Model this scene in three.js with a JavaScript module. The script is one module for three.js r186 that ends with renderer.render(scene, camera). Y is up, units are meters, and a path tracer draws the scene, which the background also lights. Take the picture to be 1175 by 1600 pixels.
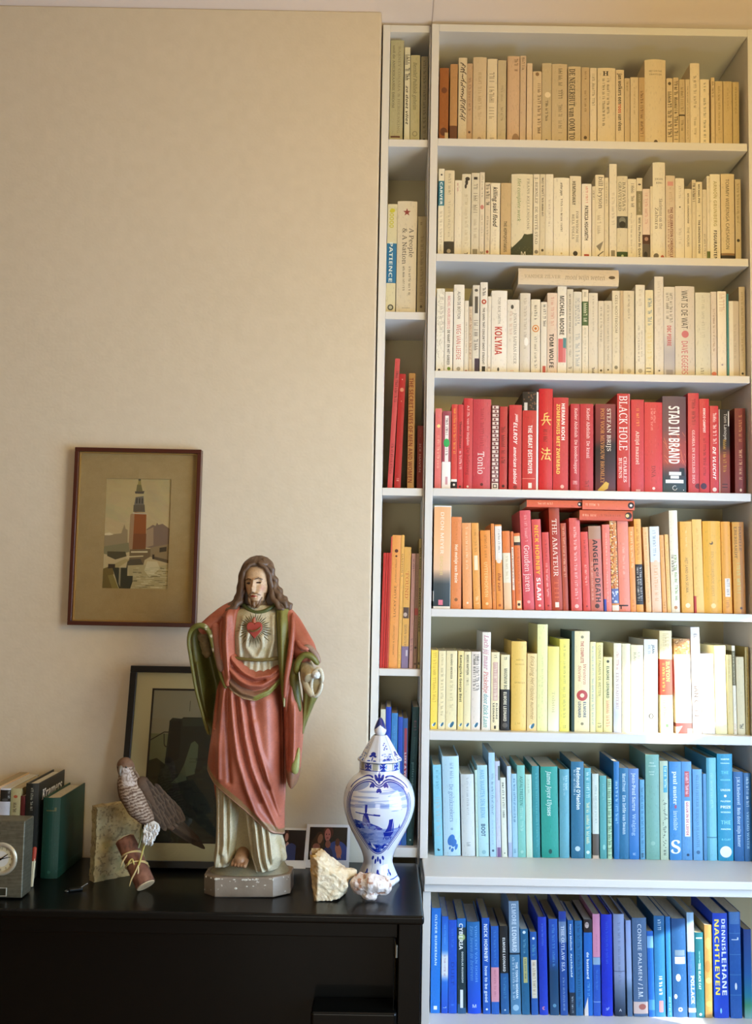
import * as THREE from 'three';
import { RoundedBoxGeometry } from 'three/addons/geometries/RoundedBoxGeometry.js';
import { mergeGeometries, mergeVertices } from 'three/addons/utils/BufferGeometryUtils.js';
import { RectAreaLightUniformsLib } from 'three/addons/lights/RectAreaLightUniformsLib.js';

// ---------------------------------------------------------------- camera, sky, sun, area lights, exposure
const W = 1175, H = 1600, F = 1450;
const PX0 = 609, PY0 = 825, PITCH = Math.atan(105 / F), ROLL = 0.0175, EYE = [0, 1.5, 2.07];
const scene = new THREE.Scene();
const camera = new THREE.PerspectiveCamera(2 * Math.atan(H / 2 / F) * 180 / Math.PI, W / H, 0.05, 30);
const fwd = new THREE.Vector3(0, Math.sin(PITCH), -Math.cos(PITCH));
const up0 = new THREE.Vector3(0, Math.cos(PITCH), Math.sin(PITCH));
const camR = new THREE.Vector3(Math.cos(ROLL), 0, 0).addScaledVector(up0, Math.sin(ROLL));
const camU = new THREE.Vector3(-Math.sin(ROLL), 0, 0).addScaledVector(up0, Math.cos(ROLL));
camera.position.set(...EYE);
camera.quaternion.setFromRotationMatrix(new THREE.Matrix4().makeBasis(camR, camU, fwd.clone().negate()));
camera.setViewOffset(W, H, W / 2 - PX0, H / 2 - PY0, W, H);
scene.add(camera);

const renderer = new THREE.WebGLRenderer({ antialias: true });
renderer.toneMapping = THREE.LinearToneMapping;
renderer.toneMappingExposure = 1.07;
renderer.shadowMap.enabled = true;
RectAreaLightUniformsLib.init();
scene.background = new THREE.Color(0.55, 0.7, 0.95);

// low sun that enters by the openings added in the right-hand wall
const SUN_AZ = 65 * Math.PI / 180, SUN_EL = 20 * Math.PI / 180;
const sun = new THREE.DirectionalLight(0xfff2df, 20);
sun.position.set(0.6 + 4 * Math.cos(SUN_EL) * Math.sin(SUN_AZ), 1.2 + 4 * Math.sin(SUN_EL), 4 * Math.cos(SUN_EL) * Math.cos(SUN_AZ));
sun.target.position.set(0.6, 1.2, 0);
sun.castShadow = true; sun.shadow.radius = 2;
sun.shadow.mapSize.set(2048, 2048);
Object.assign(sun.shadow.camera, { left: -3, right: 3, top: 3, bottom: -3, near: 0.1, far: 10 });
scene.add(sun, sun.target);

// daylight from the big frosted window beside the camera
const WIN = { z0: 0.5, z1: 1.95, y0: 0.7, y1: 1.85, x: 1.15 };
const dayColor = new THREE.Color(0.57, 0.84, 1.2);
const day = new THREE.RectAreaLight(dayColor, 6.8, WIN.z1 - WIN.z0, WIN.y1 - WIN.y0);
day.position.set(WIN.x - 0.012, (WIN.y0 + WIN.y1) / 2, (WIN.z0 + WIN.z1) / 2);
day.lookAt(day.position.x - 1, day.position.y, day.position.z);
scene.add(day);
// weak added fill light, set as an unseen low window behind the camera
const FILL = { x0: -0.8, x1: 0.3, y0: 0.3, y1: 1.2 }, fillColor = new THREE.Color(1, 0.98, 0.84);
const fill = new THREE.RectAreaLight(fillColor, 3.6, FILL.x1 - FILL.x0, FILL.y1 - FILL.y0);
fill.position.set((FILL.x0 + FILL.x1) / 2, (FILL.y0 + FILL.y1) / 2, 4.26);
fill.lookAt(fill.position.x, fill.position.y, 0);
scene.add(fill);
// added warm fill light, given the form of an unseen globe lamp
const warmFillLight = new THREE.PointLight(new THREE.Color(1, 0.83, 0.36), 3.0, 0, 2);
warmFillLight.position.set(0.93, 2.1, 1.3); warmFillLight.castShadow = true; warmFillLight.shadow.radius = 10;
scene.add(warmFillLight);

// ---------------------------------------------------------------- helpers
const V3 = (x, y, z) => new THREE.Vector3(x, y, z);
function U(px, py, z) {                                   // the point seen at (px, py) on the plane z
  const a = (px - PX0) / F, b = -(py - PY0) / F;
  const d = camR.clone().multiplyScalar(a).addScaledVector(camU, b).add(fwd);
  const t = (z - EYE[2]) / d.z;
  return V3(EYE[0] + d.x * t, EYE[1] + d.y * t, z);
}
function UY(px, py, y) {                                  // ... on the level y
  const a = (px - PX0) / F, b = -(py - PY0) / F;
  const d = camR.clone().multiplyScalar(a).addScaledVector(camU, b).add(fwd);
  const t = (y - EYE[1]) / d.y;
  return V3(EYE[0] + d.x * t, y, EYE[2] + d.z * t);
}
function rng(seed) { let s = seed >>> 0; return () => { s = (s + 0x6D2B79F5) >>> 0; let t = Math.imul(s ^ (s >>> 15), 1 | s); t = (t + Math.imul(t ^ (t >>> 7), 61 | t)) ^ t; return ((t ^ (t >>> 14)) >>> 0) / 4294967296; }; }
const R = rng(20240);
const lerp = (a, b, t) => a + (b - a) * t, clamp = (v, a, b) => Math.min(b, Math.max(a, v));
const smooth = (a, b, v) => { const t = clamp((v - a) / (b - a), 0, 1); return t * t * (3 - 2 * t); };
function hash3(x, y, z) { let h = Math.imul(x, 374761393) ^ Math.imul(y, 668265263) ^ Math.imul(z, 2147483647 ^ 5741); h = Math.imul(h ^ (h >>> 13), 1274126177); return ((h ^ (h >>> 16)) >>> 0) / 4294967296; }
function noise(x, y, z) {
  const X = Math.floor(x), Y = Math.floor(y), Z = Math.floor(z), f = t => t * t * (3 - 2 * t);
  const u = f(x - X), v = f(y - Y), w = f(z - Z), h = (i, j, k) => hash3(X + i, Y + j, Z + k);
  return lerp(lerp(lerp(h(0, 0, 0), h(1, 0, 0), u), lerp(h(0, 1, 0), h(1, 1, 0), u), v), lerp(lerp(h(0, 0, 1), h(1, 0, 1), u), lerp(h(0, 1, 1), h(1, 1, 1), u), v), w);
}
const fbm = (x, y, z) => (noise(x, y, z) + 0.5 * noise(2 * x + 7, 2 * y, 2 * z) + 0.25 * noise(4 * x, 4 * y + 3, 4 * z)) / 1.75;
const used = {};
function numbered(n) { const k = used[n] = (used[n] || 0) + 1; return k === 1 ? n : n + '_' + String(k - 1).padStart(3, '0'); }
function shade(o) { o.castShadow = o.receiveShadow = true; return o; }
function mesh(name, geo, mat, parent) { const m = shade(new THREE.Mesh(geo, mat)); m.name = numbered(name); (parent || scene).add(m); return m; }
function thing(name, label, category, pos, group) {
  const g = new THREE.Group(); g.name = numbered(name); g.userData = { label, category };
  if (group) g.userData.group = group;
  if (pos) g.position.copy(pos);
  scene.add(g); return g;
}
function struct(name, geo, mat) { const m = mesh(name, geo, mat); m.userData.kind = 'structure'; return m; }
function box(x0, x1, y0, y1, z0, z1, r = 0) {
  const g = r ? new RoundedBoxGeometry(x1 - x0, y1 - y0, z1 - z0, 2, r) : new THREE.BoxGeometry(x1 - x0, y1 - y0, z1 - z0);
  return g.translate((x0 + x1) / 2, (y0 + y1) / 2, (z0 + z1) / 2);
}
function std(color, rough = 0.6, extra = {}) { return new THREE.MeshStandardMaterial({ color, roughness: rough, ...extra }); }
function canvas(w, h) { const c = document.createElement('canvas'); c.width = w; c.height = h; return [c, c.getContext('2d')]; }
function tex(c, srgb = true) { const t = new THREE.CanvasTexture(c); if (srgb) t.colorSpace = THREE.SRGBColorSpace; t.anisotropy = 8; return t; }
function noiseTex(w, h, fn, srgb) {                      // fn(u, v) -> [r, g, b] 0..255
  const d = new Uint8Array(w * h * 4);
  for (let j = 0; j < h; j++) for (let i = 0; i < w; i++) { const c = fn(i / w, j / h); d.set([c[0], c[1], c[2], 255], (j * w + i) * 4); }
  const t = new THREE.DataTexture(d, w, h); t.magFilter = t.minFilter = THREE.LinearFilter; t.wrapS = t.wrapT = THREE.RepeatWrapping;
  if (srgb) t.colorSpace = THREE.SRGBColorSpace; t.needsUpdate = true; return t;
}
function boxUV(geo, s = 1) {                              // uv in metres by face direction
  const g = geo.index ? geo.toNonIndexed() : geo, p = g.attributes.position, n = g.attributes.normal, uv = new Float32Array(p.count * 2);
  for (let i = 0; i < p.count; i++) {
    const a = Math.abs(n.getX(i)), b = Math.abs(n.getY(i)), c = Math.abs(n.getZ(i));
    const q = a > b && a > c ? [p.getZ(i), p.getY(i)] : b > c ? [p.getX(i), p.getZ(i)] : [p.getX(i), p.getY(i)];
    uv[2 * i] = q[0] * s; uv[2 * i + 1] = q[1] * s;
  }
  g.setAttribute('uv', new THREE.BufferAttribute(uv, 2)); return g;
}

// ---------------------------------------------------------------- surface materials
const plasterBump = noiseTex(512, 512, (u, v) => { const n = 128 + 60 * (fbm(u * 40, v * 40, 1) - 0.5) + 60 * (noise(u * 160, v * 160, 4) - 0.5); return [n, n, n]; });
plasterBump.repeat.set(1.6, 1.6);
const wallMap = noiseTex(512, 512, (u, v) => { const n = (fbm(u * 6, v * 6, 9) - 0.5) * 3 + (noise(u * 90, v * 90, 2) - 0.5) * 4; return [219 + n, 204 + n, 178 + n * 1.1]; }, true);
wallMap.repeat.set(0.7, 0.7);
const M = {
  wall: new THREE.MeshStandardMaterial({ map: wallMap, roughness: 0.9, bumpMap: plasterBump, bumpScale: 0.0006 }),
  warmWall: new THREE.MeshStandardMaterial({ color: '#9a7638', roughness: 0.9, bumpMap: plasterBump, bumpScale: 0.0006 }),
  ceiling: new THREE.MeshStandardMaterial({ color: '#f2e4da', roughness: 0.92, bumpMap: plasterBump, bumpScale: 0.0005 }),
  white: new THREE.MeshStandardMaterial({ color: '#e0ddd7', roughness: 0.42, bumpMap: plasterBump, bumpScale: 0.00008 }),
  shadedBacking: new THREE.MeshStandardMaterial({ color: '#cdc09a', roughness: 0.8, bumpMap: plasterBump, bumpScale: 0.0002 }),  // back panels toned darker than the shelves to deepen the shade behind books
  black: new THREE.MeshPhysicalMaterial({ color: '#070807', roughness: 0.35, specularIntensity: 0.35, clearcoat: 0.25, clearcoatRoughness: 0.1 }),
};
const woodMap = noiseTex(512, 512, (u, v) => { const g = fbm(u * 60, v * 4, 3), n = fbm(u * 200, v * 10, 8); return [112 + 36 * g + 16 * n, 74 + 26 * g + 12 * n, 36 + 16 * g + 8 * n]; }, true);
M.floor = new THREE.MeshStandardMaterial({ map: woodMap, roughness: 0.45 });
const frameAround = (x0, x1, y0, y1, f) => mergeGeometries([box(x0 - f, x1 + f, y0 - f, y0, 0, 0.03), box(x0 - f, x1 + f, y1, y1 + f, 0, 0.03), box(x0 - f, x0, y0, y1, 0, 0.03), box(x1, x1 + f, y0, y1, 0, 0.03)]);
// ---------------------------------------------------------------- the setting
const WZ = 0.025, CEIL = U(598, 18, 0.025).y, XL = -2.2, XR = 1.15, ZB = 4.3, ALC = -0.24;
const wallEdge = U(587, 520, WZ).x;
struct('wall_front', boxUV(box(XL, wallEdge, 0, CEIL, ALC - 0.06, WZ, 0.004)), M.wall);
struct('wall_alcove', boxUV(box(wallEdge, XR, 0, CEIL, ALC - 0.06, ALC)), M.wall);
struct('wall_left', boxUV(box(XL - 0.08, XL, 0, CEIL, ALC - 0.06, ZB)), M.warmWall);
struct('wall_back', boxUV(box(XL, XR, 0, CEIL, ZB, ZB + 0.08)), M.warmWall);
struct('ceiling', boxUV(box(XL - 0.08, XR + 0.08, CEIL, CEIL + 0.1, ALC - 0.06, ZB + 0.08)), M.ceiling);
const seamX = U(677, 10, 0.03).x;
struct('trim_1', box(seamX, seamX + 0.006, CEIL - 0.002, CEIL + 0.01, ALC, 2.6), M.ceiling);
// floorboards
{
  const fl = struct('floor', boxUV(box(XL - 0.08, XR + 0.08, -0.1, -0.012, ALC - 0.06, ZB + 0.08)), M.floor);
  const boards = [];
  for (let i = 0, x = XL; x < XR; i++, x += 0.16) {
    const x1 = Math.min(x + 0.157, XR);
    boards.push(boxUV(box(x, x1, -0.012, 0, ALC, ZB, 0.002)).translate(0, 0, 0));
  }
  const fb = mesh('floorboards', mergeGeometries(boards), M.floor, fl); fb.userData.kind = 'stuff';
}
// right-hand wall with the frosted window and two added openings shaping the sun patches
const SL = [[0.115, 0.285, 1.38, 1.62], [0.235, 0.32, 0.8, 1.03]];
{
  const hole = (z0, z1, y0, y1) => new THREE.Path([[z0, y0], [z0, y1], [z1, y1], [z1, y0]].map(p => new THREE.Vector2(...p)));
  const s = new THREE.Shape([[ALC - 0.06, 0], [ZB + 0.08, 0], [ZB + 0.08, CEIL], [ALC - 0.06, CEIL]].map(p => new THREE.Vector2(...p)));
  for (const h of SL) s.holes.push(hole(...h));
  s.holes.push(hole(WIN.z0, WIN.z1, WIN.y0, WIN.y1));
  struct('wall_right', boxUV(new THREE.ExtrudeGeometry(s, { depth: 0.05, bevelEnabled: false }).rotateY(-Math.PI / 2).translate(XR + 0.05, 0, 0)), M.warmWall);
  const w1 = new THREE.Group(); w1.name = 'added_opening_1'; w1.userData = { kind: 'structure' }; scene.add(w1);
  for (const [z0, z1, y0, y1] of SL) mesh('opening_sill', box(XR - 0.02, XR + 0.05, y0 - 0.02, y0 - 0.001, z0 - 0.02, z1 + 0.02), M.white, w1);
  const w2 = new THREE.Group(); w2.name = 'window_2'; w2.userData = { kind: 'structure' }; scene.add(w2);
  mesh('window_pane', box(XR, XR + 0.02, WIN.y0, WIN.y1, WIN.z0, WIN.z1), new THREE.MeshStandardMaterial({ color: '#dfe6ee', roughness: 0.6, emissive: dayColor, emissiveIntensity: 1.2 }), w2);
  const fr = [], f = 0.04;
  fr.push(box(XR - 0.008, XR + 0.03, WIN.y0 - f, WIN.y0, WIN.z0 - f, WIN.z1 + f), box(XR - 0.008, XR + 0.03, WIN.y1, WIN.y1 + f, WIN.z0 - f, WIN.z1 + f),
    box(XR - 0.008, XR + 0.03, WIN.y0, WIN.y1, WIN.z0 - f, WIN.z0), box(XR - 0.008, XR + 0.03, WIN.y0, WIN.y1, WIN.z1, WIN.z1 + f));
  mesh('window_frame', mergeGeometries(fr), M.white, w2);
}
// glowing panel added for fill, framed as a window behind the camera
{
  const w3 = new THREE.Group(); w3.name = 'added_window_3'; w3.userData = { kind: 'structure' }; scene.add(w3);
  mesh('window_pane', box(FILL.x0, FILL.x1, FILL.y0, FILL.y1, ZB - 0.02, ZB - 0.004), new THREE.MeshStandardMaterial({ color: '#e6e8e0', roughness: 0.6, emissive: fillColor, emissiveIntensity: 1 }), w3);
  mesh('window_frame', frameAround(FILL.x0, FILL.x1, FILL.y0, FILL.y1, 0.04).translate(0, 0, ZB - 0.03), M.white, w3);
}
// added unseen baffle over the frosted window: keeps its daylight off the upper shelves
{
  const g = thing('light_baffle', 'added unseen wooden baffle over the window shading the upper shelves', 'light_baffle', V3(XR - 0.25, WIN.y1 + 0.06, (WIN.z0 + WIN.z1) / 2));
  const o = g.position, P = (n, geo) => mesh(n, geo.translate(-o.x, -o.y, -o.z), std('#7a5a30', 0.7), g);
  P('top_board', box(XR - 0.3, XR, WIN.y1 + 0.05, WIN.y1 + 0.075, WIN.z0 - 0.08, WIN.z1 + 0.12, 0.003));
  P('front_board', box(XR - 0.3, XR - 0.28, WIN.y1 - 0.03, WIN.y1 + 0.05, WIN.z0 - 0.08, WIN.z1 + 0.12, 0.003));
  P('side_board', box(XR - 0.28, XR, WIN.y1 - 0.03, WIN.y1 + 0.05, WIN.z0 - 0.08, WIN.z0 - 0.1, 0.003)); P('side_board', box(XR - 0.28, XR, WIN.y1 - 0.03, WIN.y1 + 0.05, WIN.z1 + 0.1, WIN.z1 + 0.12, 0.003));
}
// globe and stand added to carry the warm fill light
{
  const p = warmFillLight.position;
  const g = thing('added_lamp', 'added unseen globe lamp on a tall stand giving warm fill light', 'lamp', V3(p.x, 0, p.z));
  mesh('globe', new THREE.SphereGeometry(0.2, 32, 20).translate(0, p.y, 0), new THREE.MeshStandardMaterial({ color: '#fff0d8', emissive: 0xffb46a, emissiveIntensity: 1.5 }), g);
  mesh('pole', new THREE.CylinderGeometry(0.012, 0.012, p.y - 0.2, 16).translate(0, (p.y - 0.2) / 2 + 0.004, 0), M.black, g);
  mesh('base', new THREE.CylinderGeometry(0.14, 0.15, 0.02, 40).translate(0, 0.011, 0), M.black, g);
}

// ---------------------------------------------------------------- bookcases
const shelfPx = [[215.1, 227.4, 684, 224, 235.7, 1164], [396.1, 408.4, 682, 403.3, 415, 1167], [579.7, 591, 680, 586, 598.1, 1168],
  [762.3, 774.7, 677, 770.9, 783.5, 1170], [951, 963.3, 674, 959.6, 972, 1173], [1141, 1155.5, 671, 1151.7, 1166, 1175]];
const SH = shelfPx.map(s => ({ t: (U(s[2], s[0], 0).y + U(s[5], s[3], 0).y) / 2, b: (U(s[2], s[1], 0).y + U(s[5], s[4], 0).y) / 2 }));
const mxl = (U(674.8, 38, 0).x + U(658.5, 1160, 0).x) / 2, mil = (U(685.7, 47, 0).x + U(671.5, 1160, 0).x) / 2;
const mir = (U(1168.2, 60, 0).x + U(1174, 600, 0).x) / 2, mxr = mir + 0.018;
const mTop = (U(675, 35.2, 0).y + U(1170, 47.2, 0).y) / 2, mTopB = (U(686, 47.3, 0).y + U(1165, 58, 0).y) / 2;
const ledgeZ = 0.13, ledgeT = U(900, 1373.5, ledgeZ).y, ledgeB = U(900, 1386.5, ledgeZ).y, apronB = U(900, 1398, 0.12).y, lowZ = 0.115;
const lowFloor = (U(690, 1583, 0.03).y + U(800, 1586, 0.03).y) / 2;
const DEEP = -0.19;
{
  const g = thing('bookcase', 'wide white bookcase filled with books sorted by colour', 'bookcase', V3((mxl + mxr) / 2, ledgeT, 0));
  const o = g.position, P = (n, geo) => mesh(n, boxUV(geo).translate(-o.x, -o.y, -o.z), n === 'back_panel' ? M.shadedBacking : M.white, g);
  P('side_panel', box(mxl, mil, ledgeT, mTop, DEEP - 0.006, 0, 0.0012)); P('side_panel', box(mir, mxr, ledgeT, mTop, DEEP - 0.006, 0, 0.0012));
  P('top_panel', box(mil, mir, mTopB, mTop, DEEP, -0.0004, 0.0012));
  SH.forEach(s => P('shelf', box(mil, mir - 0.003, s.b, s.t, DEEP, -0.001, 0.0015)));
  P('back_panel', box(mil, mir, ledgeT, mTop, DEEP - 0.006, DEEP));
}
{
  const x0 = U(663, 1371, ledgeZ).x, xs0 = U(659.5, 1480, lowZ).x, xs1 = U(672, 1480, lowZ).x, x1 = XR - 0.03;
  const g = thing('base_bookcase', 'white lower bookcase with a deep ledge, holding the royal blue books', 'bookcase', V3((x0 + x1) / 2, 0, 0));
  const o = g.position, P = (n, geo) => mesh(n, boxUV(geo).translate(-o.x, -o.y, -o.z), n === 'back_panel' ? M.shadedBacking : M.white, g);
  P('ledge_board', box(x0, x1, ledgeB, ledgeT, DEEP - 0.006, ledgeZ, 0.002));
  P('apron', box(x0, x1, apronB, ledgeB, 0.1, 0.12, 0.0015));
  P('side_panel', box(xs0, xs1, 0, apronB, DEEP, lowZ, 0.0012)); P('side_panel', box(x1 - 0.018, x1, 0, apronB, DEEP, lowZ, 0.0012));
  P('bottom_shelf', box(xs1, x1 - 0.018, lowFloor - 0.018, lowFloor, DEEP, lowZ - 0.001, 0.0015));
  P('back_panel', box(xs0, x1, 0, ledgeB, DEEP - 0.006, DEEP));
  P('plinth_board', box(xs1, x1 - 0.018, 0, 0.07, lowZ - 0.05, lowZ - 0.032));
}
const NZ = -0.012, NS = [[217.5, 229], [487, 499], [762.5, 774.5], [1045.5, 1056.5], [1325, 1340]].map(a => ({ t: U(635, a[0], NZ).y, b: U(635, a[1], NZ).y }));
const nxl = (U(598, 40, NZ).x + U(578.7, 1090, NZ).x) / 2 + 0.0008, nil = (U(610, 60, NZ).x + U(592, 1045, NZ).x) / 2, nir = mxl - 0.001, nTop = U(635, 39, NZ).y, nTopB = U(635, 50, NZ).y;
{
  const g = thing('narrow_bookcase', 'narrow white bookcase squeezed between the wall and the wide bookcase', 'bookcase', V3((nxl + nir) / 2, 0, NZ));
  const o = g.position, P = (n, geo) => mesh(n, boxUV(geo).translate(-o.x, -o.y, -o.z), n === 'back_panel' ? M.shadedBacking : M.white, g);
  P('side_panel', box(nxl, nil, 0, nTop, DEEP - 0.006, NZ, 0.0012)); P('side_panel', box(nir - 0.003, nir, 0, nTop, DEEP - 0.006, NZ - 0.004, 0.0012));
  P('top_panel', box(nil, nir - 0.003, nTopB, nTop, DEEP, NZ - 0.0004, 0.0012));
  NS.forEach(s => P('shelf', box(nil, nir - 0.003, s.b, s.t, DEEP, NZ - 0.0006, 0.0012)));
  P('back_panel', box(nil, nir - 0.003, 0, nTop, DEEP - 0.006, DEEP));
}
// ---------------------------------------------------------------- books
const pageMats = ['#d9cbae', '#cdbb98', '#e6dcc6', '#bfa980'].map((c, k) => {
  const t = noiseTex(256, 64, (u, v) => { const n = 225 + 30 * (noise(u * 128, v * 3, k * 9) - 0.5) + 14 * (noise(u * 40, v * 20, 3) - 0.5); return [n, n, n]; }, true);
  return new THREE.MeshStandardMaterial({ color: c, map: t, roughness: 0.95 });
});
const SC = 3.5;
class Atlas {
  constructor(w, h, rough = 0.5) { [this.c, this.g] = canvas(w, h); this.w = w; this.h = h; this.x = 4; this.y = 4; this.rowH = 0; this.g.fillStyle = '#888'; this.g.fillRect(0, 0, w, h); this.rough = rough; }
  place(w, h) { if (this.x + w + 8 > this.w) { this.x = 4; this.y += this.rowH + 8; this.rowH = 0; } const r = { x: this.x, y: this.y, w, h }; this.x += w + 6; this.rowH = Math.max(this.rowH, h); if (this.y + h > this.h) console.log('atlas overflow', this.y + h, this.h); return r; }
  material() { if (!this.m) this.m = new THREE.MeshPhysicalMaterial({ roughness: this.rough, clearcoat: 0.12, clearcoatRoughness: 0.3 }); return this.m; }
  finish() { this.m.map = tex(this.c); }
}
const FONTS = { s: 'serif', m: 'monospace' };
function spineText(g, r, str, y0, y1, col, fl = '', across = 0.5, hf = 0.6) {
  const L = (y1 - y0) * r.h, size = r.w * hf, fam = fl.includes('s') ? 'serif' : fl.includes('m') ? 'monospace' : 'sans-serif';
  g.save(); g.fillStyle = col; g.textAlign = 'center'; g.textBaseline = 'middle';
  g.font = `${fl.includes('i') ? 'italic ' : ''}${fl.includes('b') ? 'bold ' : ''}${Math.max(6, Math.round(size))}px ${fam}`;
  g.translate(r.x + r.w * across, r.y + (y0 + y1) / 2 * r.h);
  if (!fl.includes('h')) g.rotate(fl.includes('u') ? -Math.PI / 2 : Math.PI / 2);
  const wd = g.measureText(str).width || 1, goal = fl.includes('h') ? r.w * hf : L;
  if (fl.includes('h')) { const k = goal / wd; g.scale(k, Math.min(k, L / size)); } else g.scale(clamp(goal / wd, 0.2, 2.2), 1);
  g.fillText(str, 0, size * 0.04); g.restore();
}
function illegible(g, r, y0, y1, col, rnd, across = 0.5, hf = 0.4) {          // lettering too small to read: letter-like strokes
  const cw = Math.max(3, r.w * hf * 0.55), n = Math.floor((y1 - y0) * r.h / cw); g.fillStyle = col;
  const x0 = r.x + r.w * (across - hf / 2), w = r.w * hf; let gap = 3 + Math.floor(rnd() * 6);
  for (let i = 0; i < n; i++) {
    if (--gap === 0) { gap = 3 + Math.floor(rnd() * 7); continue; }
    const y = r.y + y0 * r.h + i * cw, t = Math.max(1, cw * 0.22), k = rnd();
    if (k < 0.7) g.fillRect(x0, y, w, t);
    if (k > 0.25) g.fillRect(x0, y + cw * 0.5, w * (k > 0.6 ? 1 : 0.6), t);
    if (k > 0.4) g.fillRect(x0 + (k > 0.7 ? w * 0.8 : w * 0.4), y, w * 0.2, cw * 0.6);
  }
}
const EXTRA = {};                                        // special pictures on a few spines, keyed by name
function paintSpine(g, r, base, ops, rnd) {
  g.save(); g.beginPath(); g.rect(r.x - 2, r.y - 2, r.w + 4, r.h + 4); g.clip();
  g.fillStyle = base; g.fillRect(r.x - 2, r.y - 2, r.w + 4, r.h + 4);
  for (let i = 0; i < r.h * r.w / 260; i++) {            // rubbed specks of the cover
    g.fillStyle = rnd() < 0.5 ? 'rgba(255,255,255,0.05)' : 'rgba(0,0,0,0.05)';
    g.fillRect(r.x + rnd() * r.w, r.y + rnd() * r.h, 1 + rnd() * 5, 1 + rnd() * 16);
  }
  for (const o of ops) {
    if (typeof o[0] === 'number') { g.fillStyle = o[2]; const a = o[3] ?? 0, b = o[4] ?? 1; g.fillRect(r.x + a * r.w - (a ? 0 : 2), r.y + o[0] * r.h - (o[0] ? 0 : 2), (b - a) * r.w + (a ? 0 : 2) + (b < 1 ? 0 : 2), (o[1] - o[0]) * r.h + (o[1] < 1 ? 0 : 3)); }
    else if (o[0] === '~') illegible(g, r, o[1], o[2], o[3], rnd, o[4], o[5]);
    else if (o[0] === 'o') { g.fillStyle = o[2]; g.beginPath(); g.ellipse(r.x + r.w * (o[4] ?? 0.5), r.y + o[1] * r.h, r.w * (o[3] || 0.2), r.w * (o[3] || 0.2) * (o[5] || 1), 0, 0, 7); g.fill(); }
    else if (o[0] === 'g') { const lg = g.createLinearGradient(0, r.y, 0, r.y + r.h); o.slice(1).forEach(s => lg.addColorStop(s[0], s[1])); g.fillStyle = lg; g.fillRect(r.x - 2, r.y - 2, r.w + 4, r.h + 4); }
    else if (o[0] === 'x') EXTRA[o[1]](g, r, rnd);
    else spineText(g, r, ...o);
  }
  g.restore();
}
// a book: a wrapped cover (boards and a slightly rounded back) around a page block. Origin: foot of the spine, middle of its width; depth runs to -z
function bookGeo(w, h, d, atlas, r, round, tb) {
  const out = [], inn = [], n = 7, bulge = round * w;
  out.push([-w / 2, -d]); 
  for (let i = 0; i <= n; i++) { const t = i / n, a = Math.sin(Math.PI * t); out.push([-w / 2 + w * t, -bulge * (1 - a)]); }
  out.push([w / 2, -d]);
  const it = tb; inn.push([-w / 2 + it, -d]);
  for (let i = 0; i <= n; i++) { const t = i / n, a = Math.sin(Math.PI * t); inn.push([(-w / 2 + w * t) * (1 - 2 * it / w), -bulge * (1 - a) - it]); }
  inn.push([w / 2 - it, -d]);
  const pos = [], uv = [], idx = [];
  const u0 = (r.x + 0.5) / atlas.w, u1 = (r.x + r.w - 0.5) / atlas.w, v0 = 1 - (r.y + r.h - 0.5) / atlas.h, v1 = 1 - (r.y + 0.5) / atlas.h;
  const N = out.length, U_ = i => i === 0 ? u0 : i === N - 1 ? u1 : lerp(u0, u1, (i - 1) / n);
  const quad = (a, b, c, e, ua, ub, va, vb) => { const k = pos.length / 3; pos.push(...a, ...b, ...c, ...e); uv.push(ua, va, ub, va, ub, vb, ua, vb); idx.push(k, k + 1, k + 2, k, k + 2, k + 3); };
  for (let i = 0; i < N - 1; i++) {
    const a = out[i], b = out[i + 1], c = inn[i], e = inn[i + 1], ua = U_(i), ub = U_(i + 1);
    quad([a[0], 0, a[1]], [b[0], 0, b[1]], [b[0], h, b[1]], [a[0], h, a[1]], ua, ub, v0, v1);
    quad([e[0], 0, e[1]], [c[0], 0, c[1]], [c[0], h, c[1]], [e[0], h, e[1]], ub, ua, v0, v1);
    quad([a[0], h, a[1]], [b[0], h, b[1]], [e[0], h, e[1]], [c[0], h, c[1]], ua, ub, v1, v1);
    quad([b[0], 0, b[1]], [a[0], 0, a[1]], [c[0], 0, c[1]], [e[0], 0, e[1]], ub, ua, v0, v0);
  }
  for (const [p, q, u, s] of [[out[0], inn[0], u0, 1], [out[N - 1], inn[N - 1], u1, -1]]) {
    const A = [p[0], 0, p[1]], B = [q[0], 0, q[1]], C = [q[0], h, q[1]], D = [p[0], h, p[1]];
    s > 0 ? quad(B, A, D, C, u, u, v0, v1) : quad(A, B, C, D, u, u, v0, v1);
  }
  const g = new THREE.BufferGeometry();
  g.setAttribute('position', new THREE.Float32BufferAttribute(pos, 3)); g.setAttribute('uv', new THREE.Float32BufferAttribute(uv, 2)); g.setIndex(idx);
  g.computeVertexNormals(); return g;
}
let bookSeed = 1;
function makeBook(atlas, { w, h, d, hp, wp, col, ops, label, group, hard, rough }) {
  const rnd = rng(bookSeed++ * 7919);
  const r = atlas.place(Math.max(10, Math.round(wp * SC)), Math.round(hp * SC));
  paintSpine(atlas.g, r, col, ops, rnd);
  const g = thing('book', label, 'book', null, group);
  const tb = hard ? 0.0022 : 0.0007, over = hard ? 0.0035 : 0.0004;
  mesh('cover', bookGeo(w, h, d, atlas, r, hard ? 0.09 : 0.05, Math.min(tb, w * 0.2)), atlas.material(), g);
  const pw = w - 2 * Math.min(tb, w * 0.2) - 0.0004, pd = d - 2 * over - w * 0.09 - tb;
  const pg = boxUV(new THREE.BoxGeometry(pw, h - 2 * over - 0.0006, pd).translate(0, h / 2, -w * 0.09 - tb - 0.0004 - pd / 2), 30);
  mesh('page_block', pg, pageMats[Math.floor(rnd() * 4)], g);
  return g;
}
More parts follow.
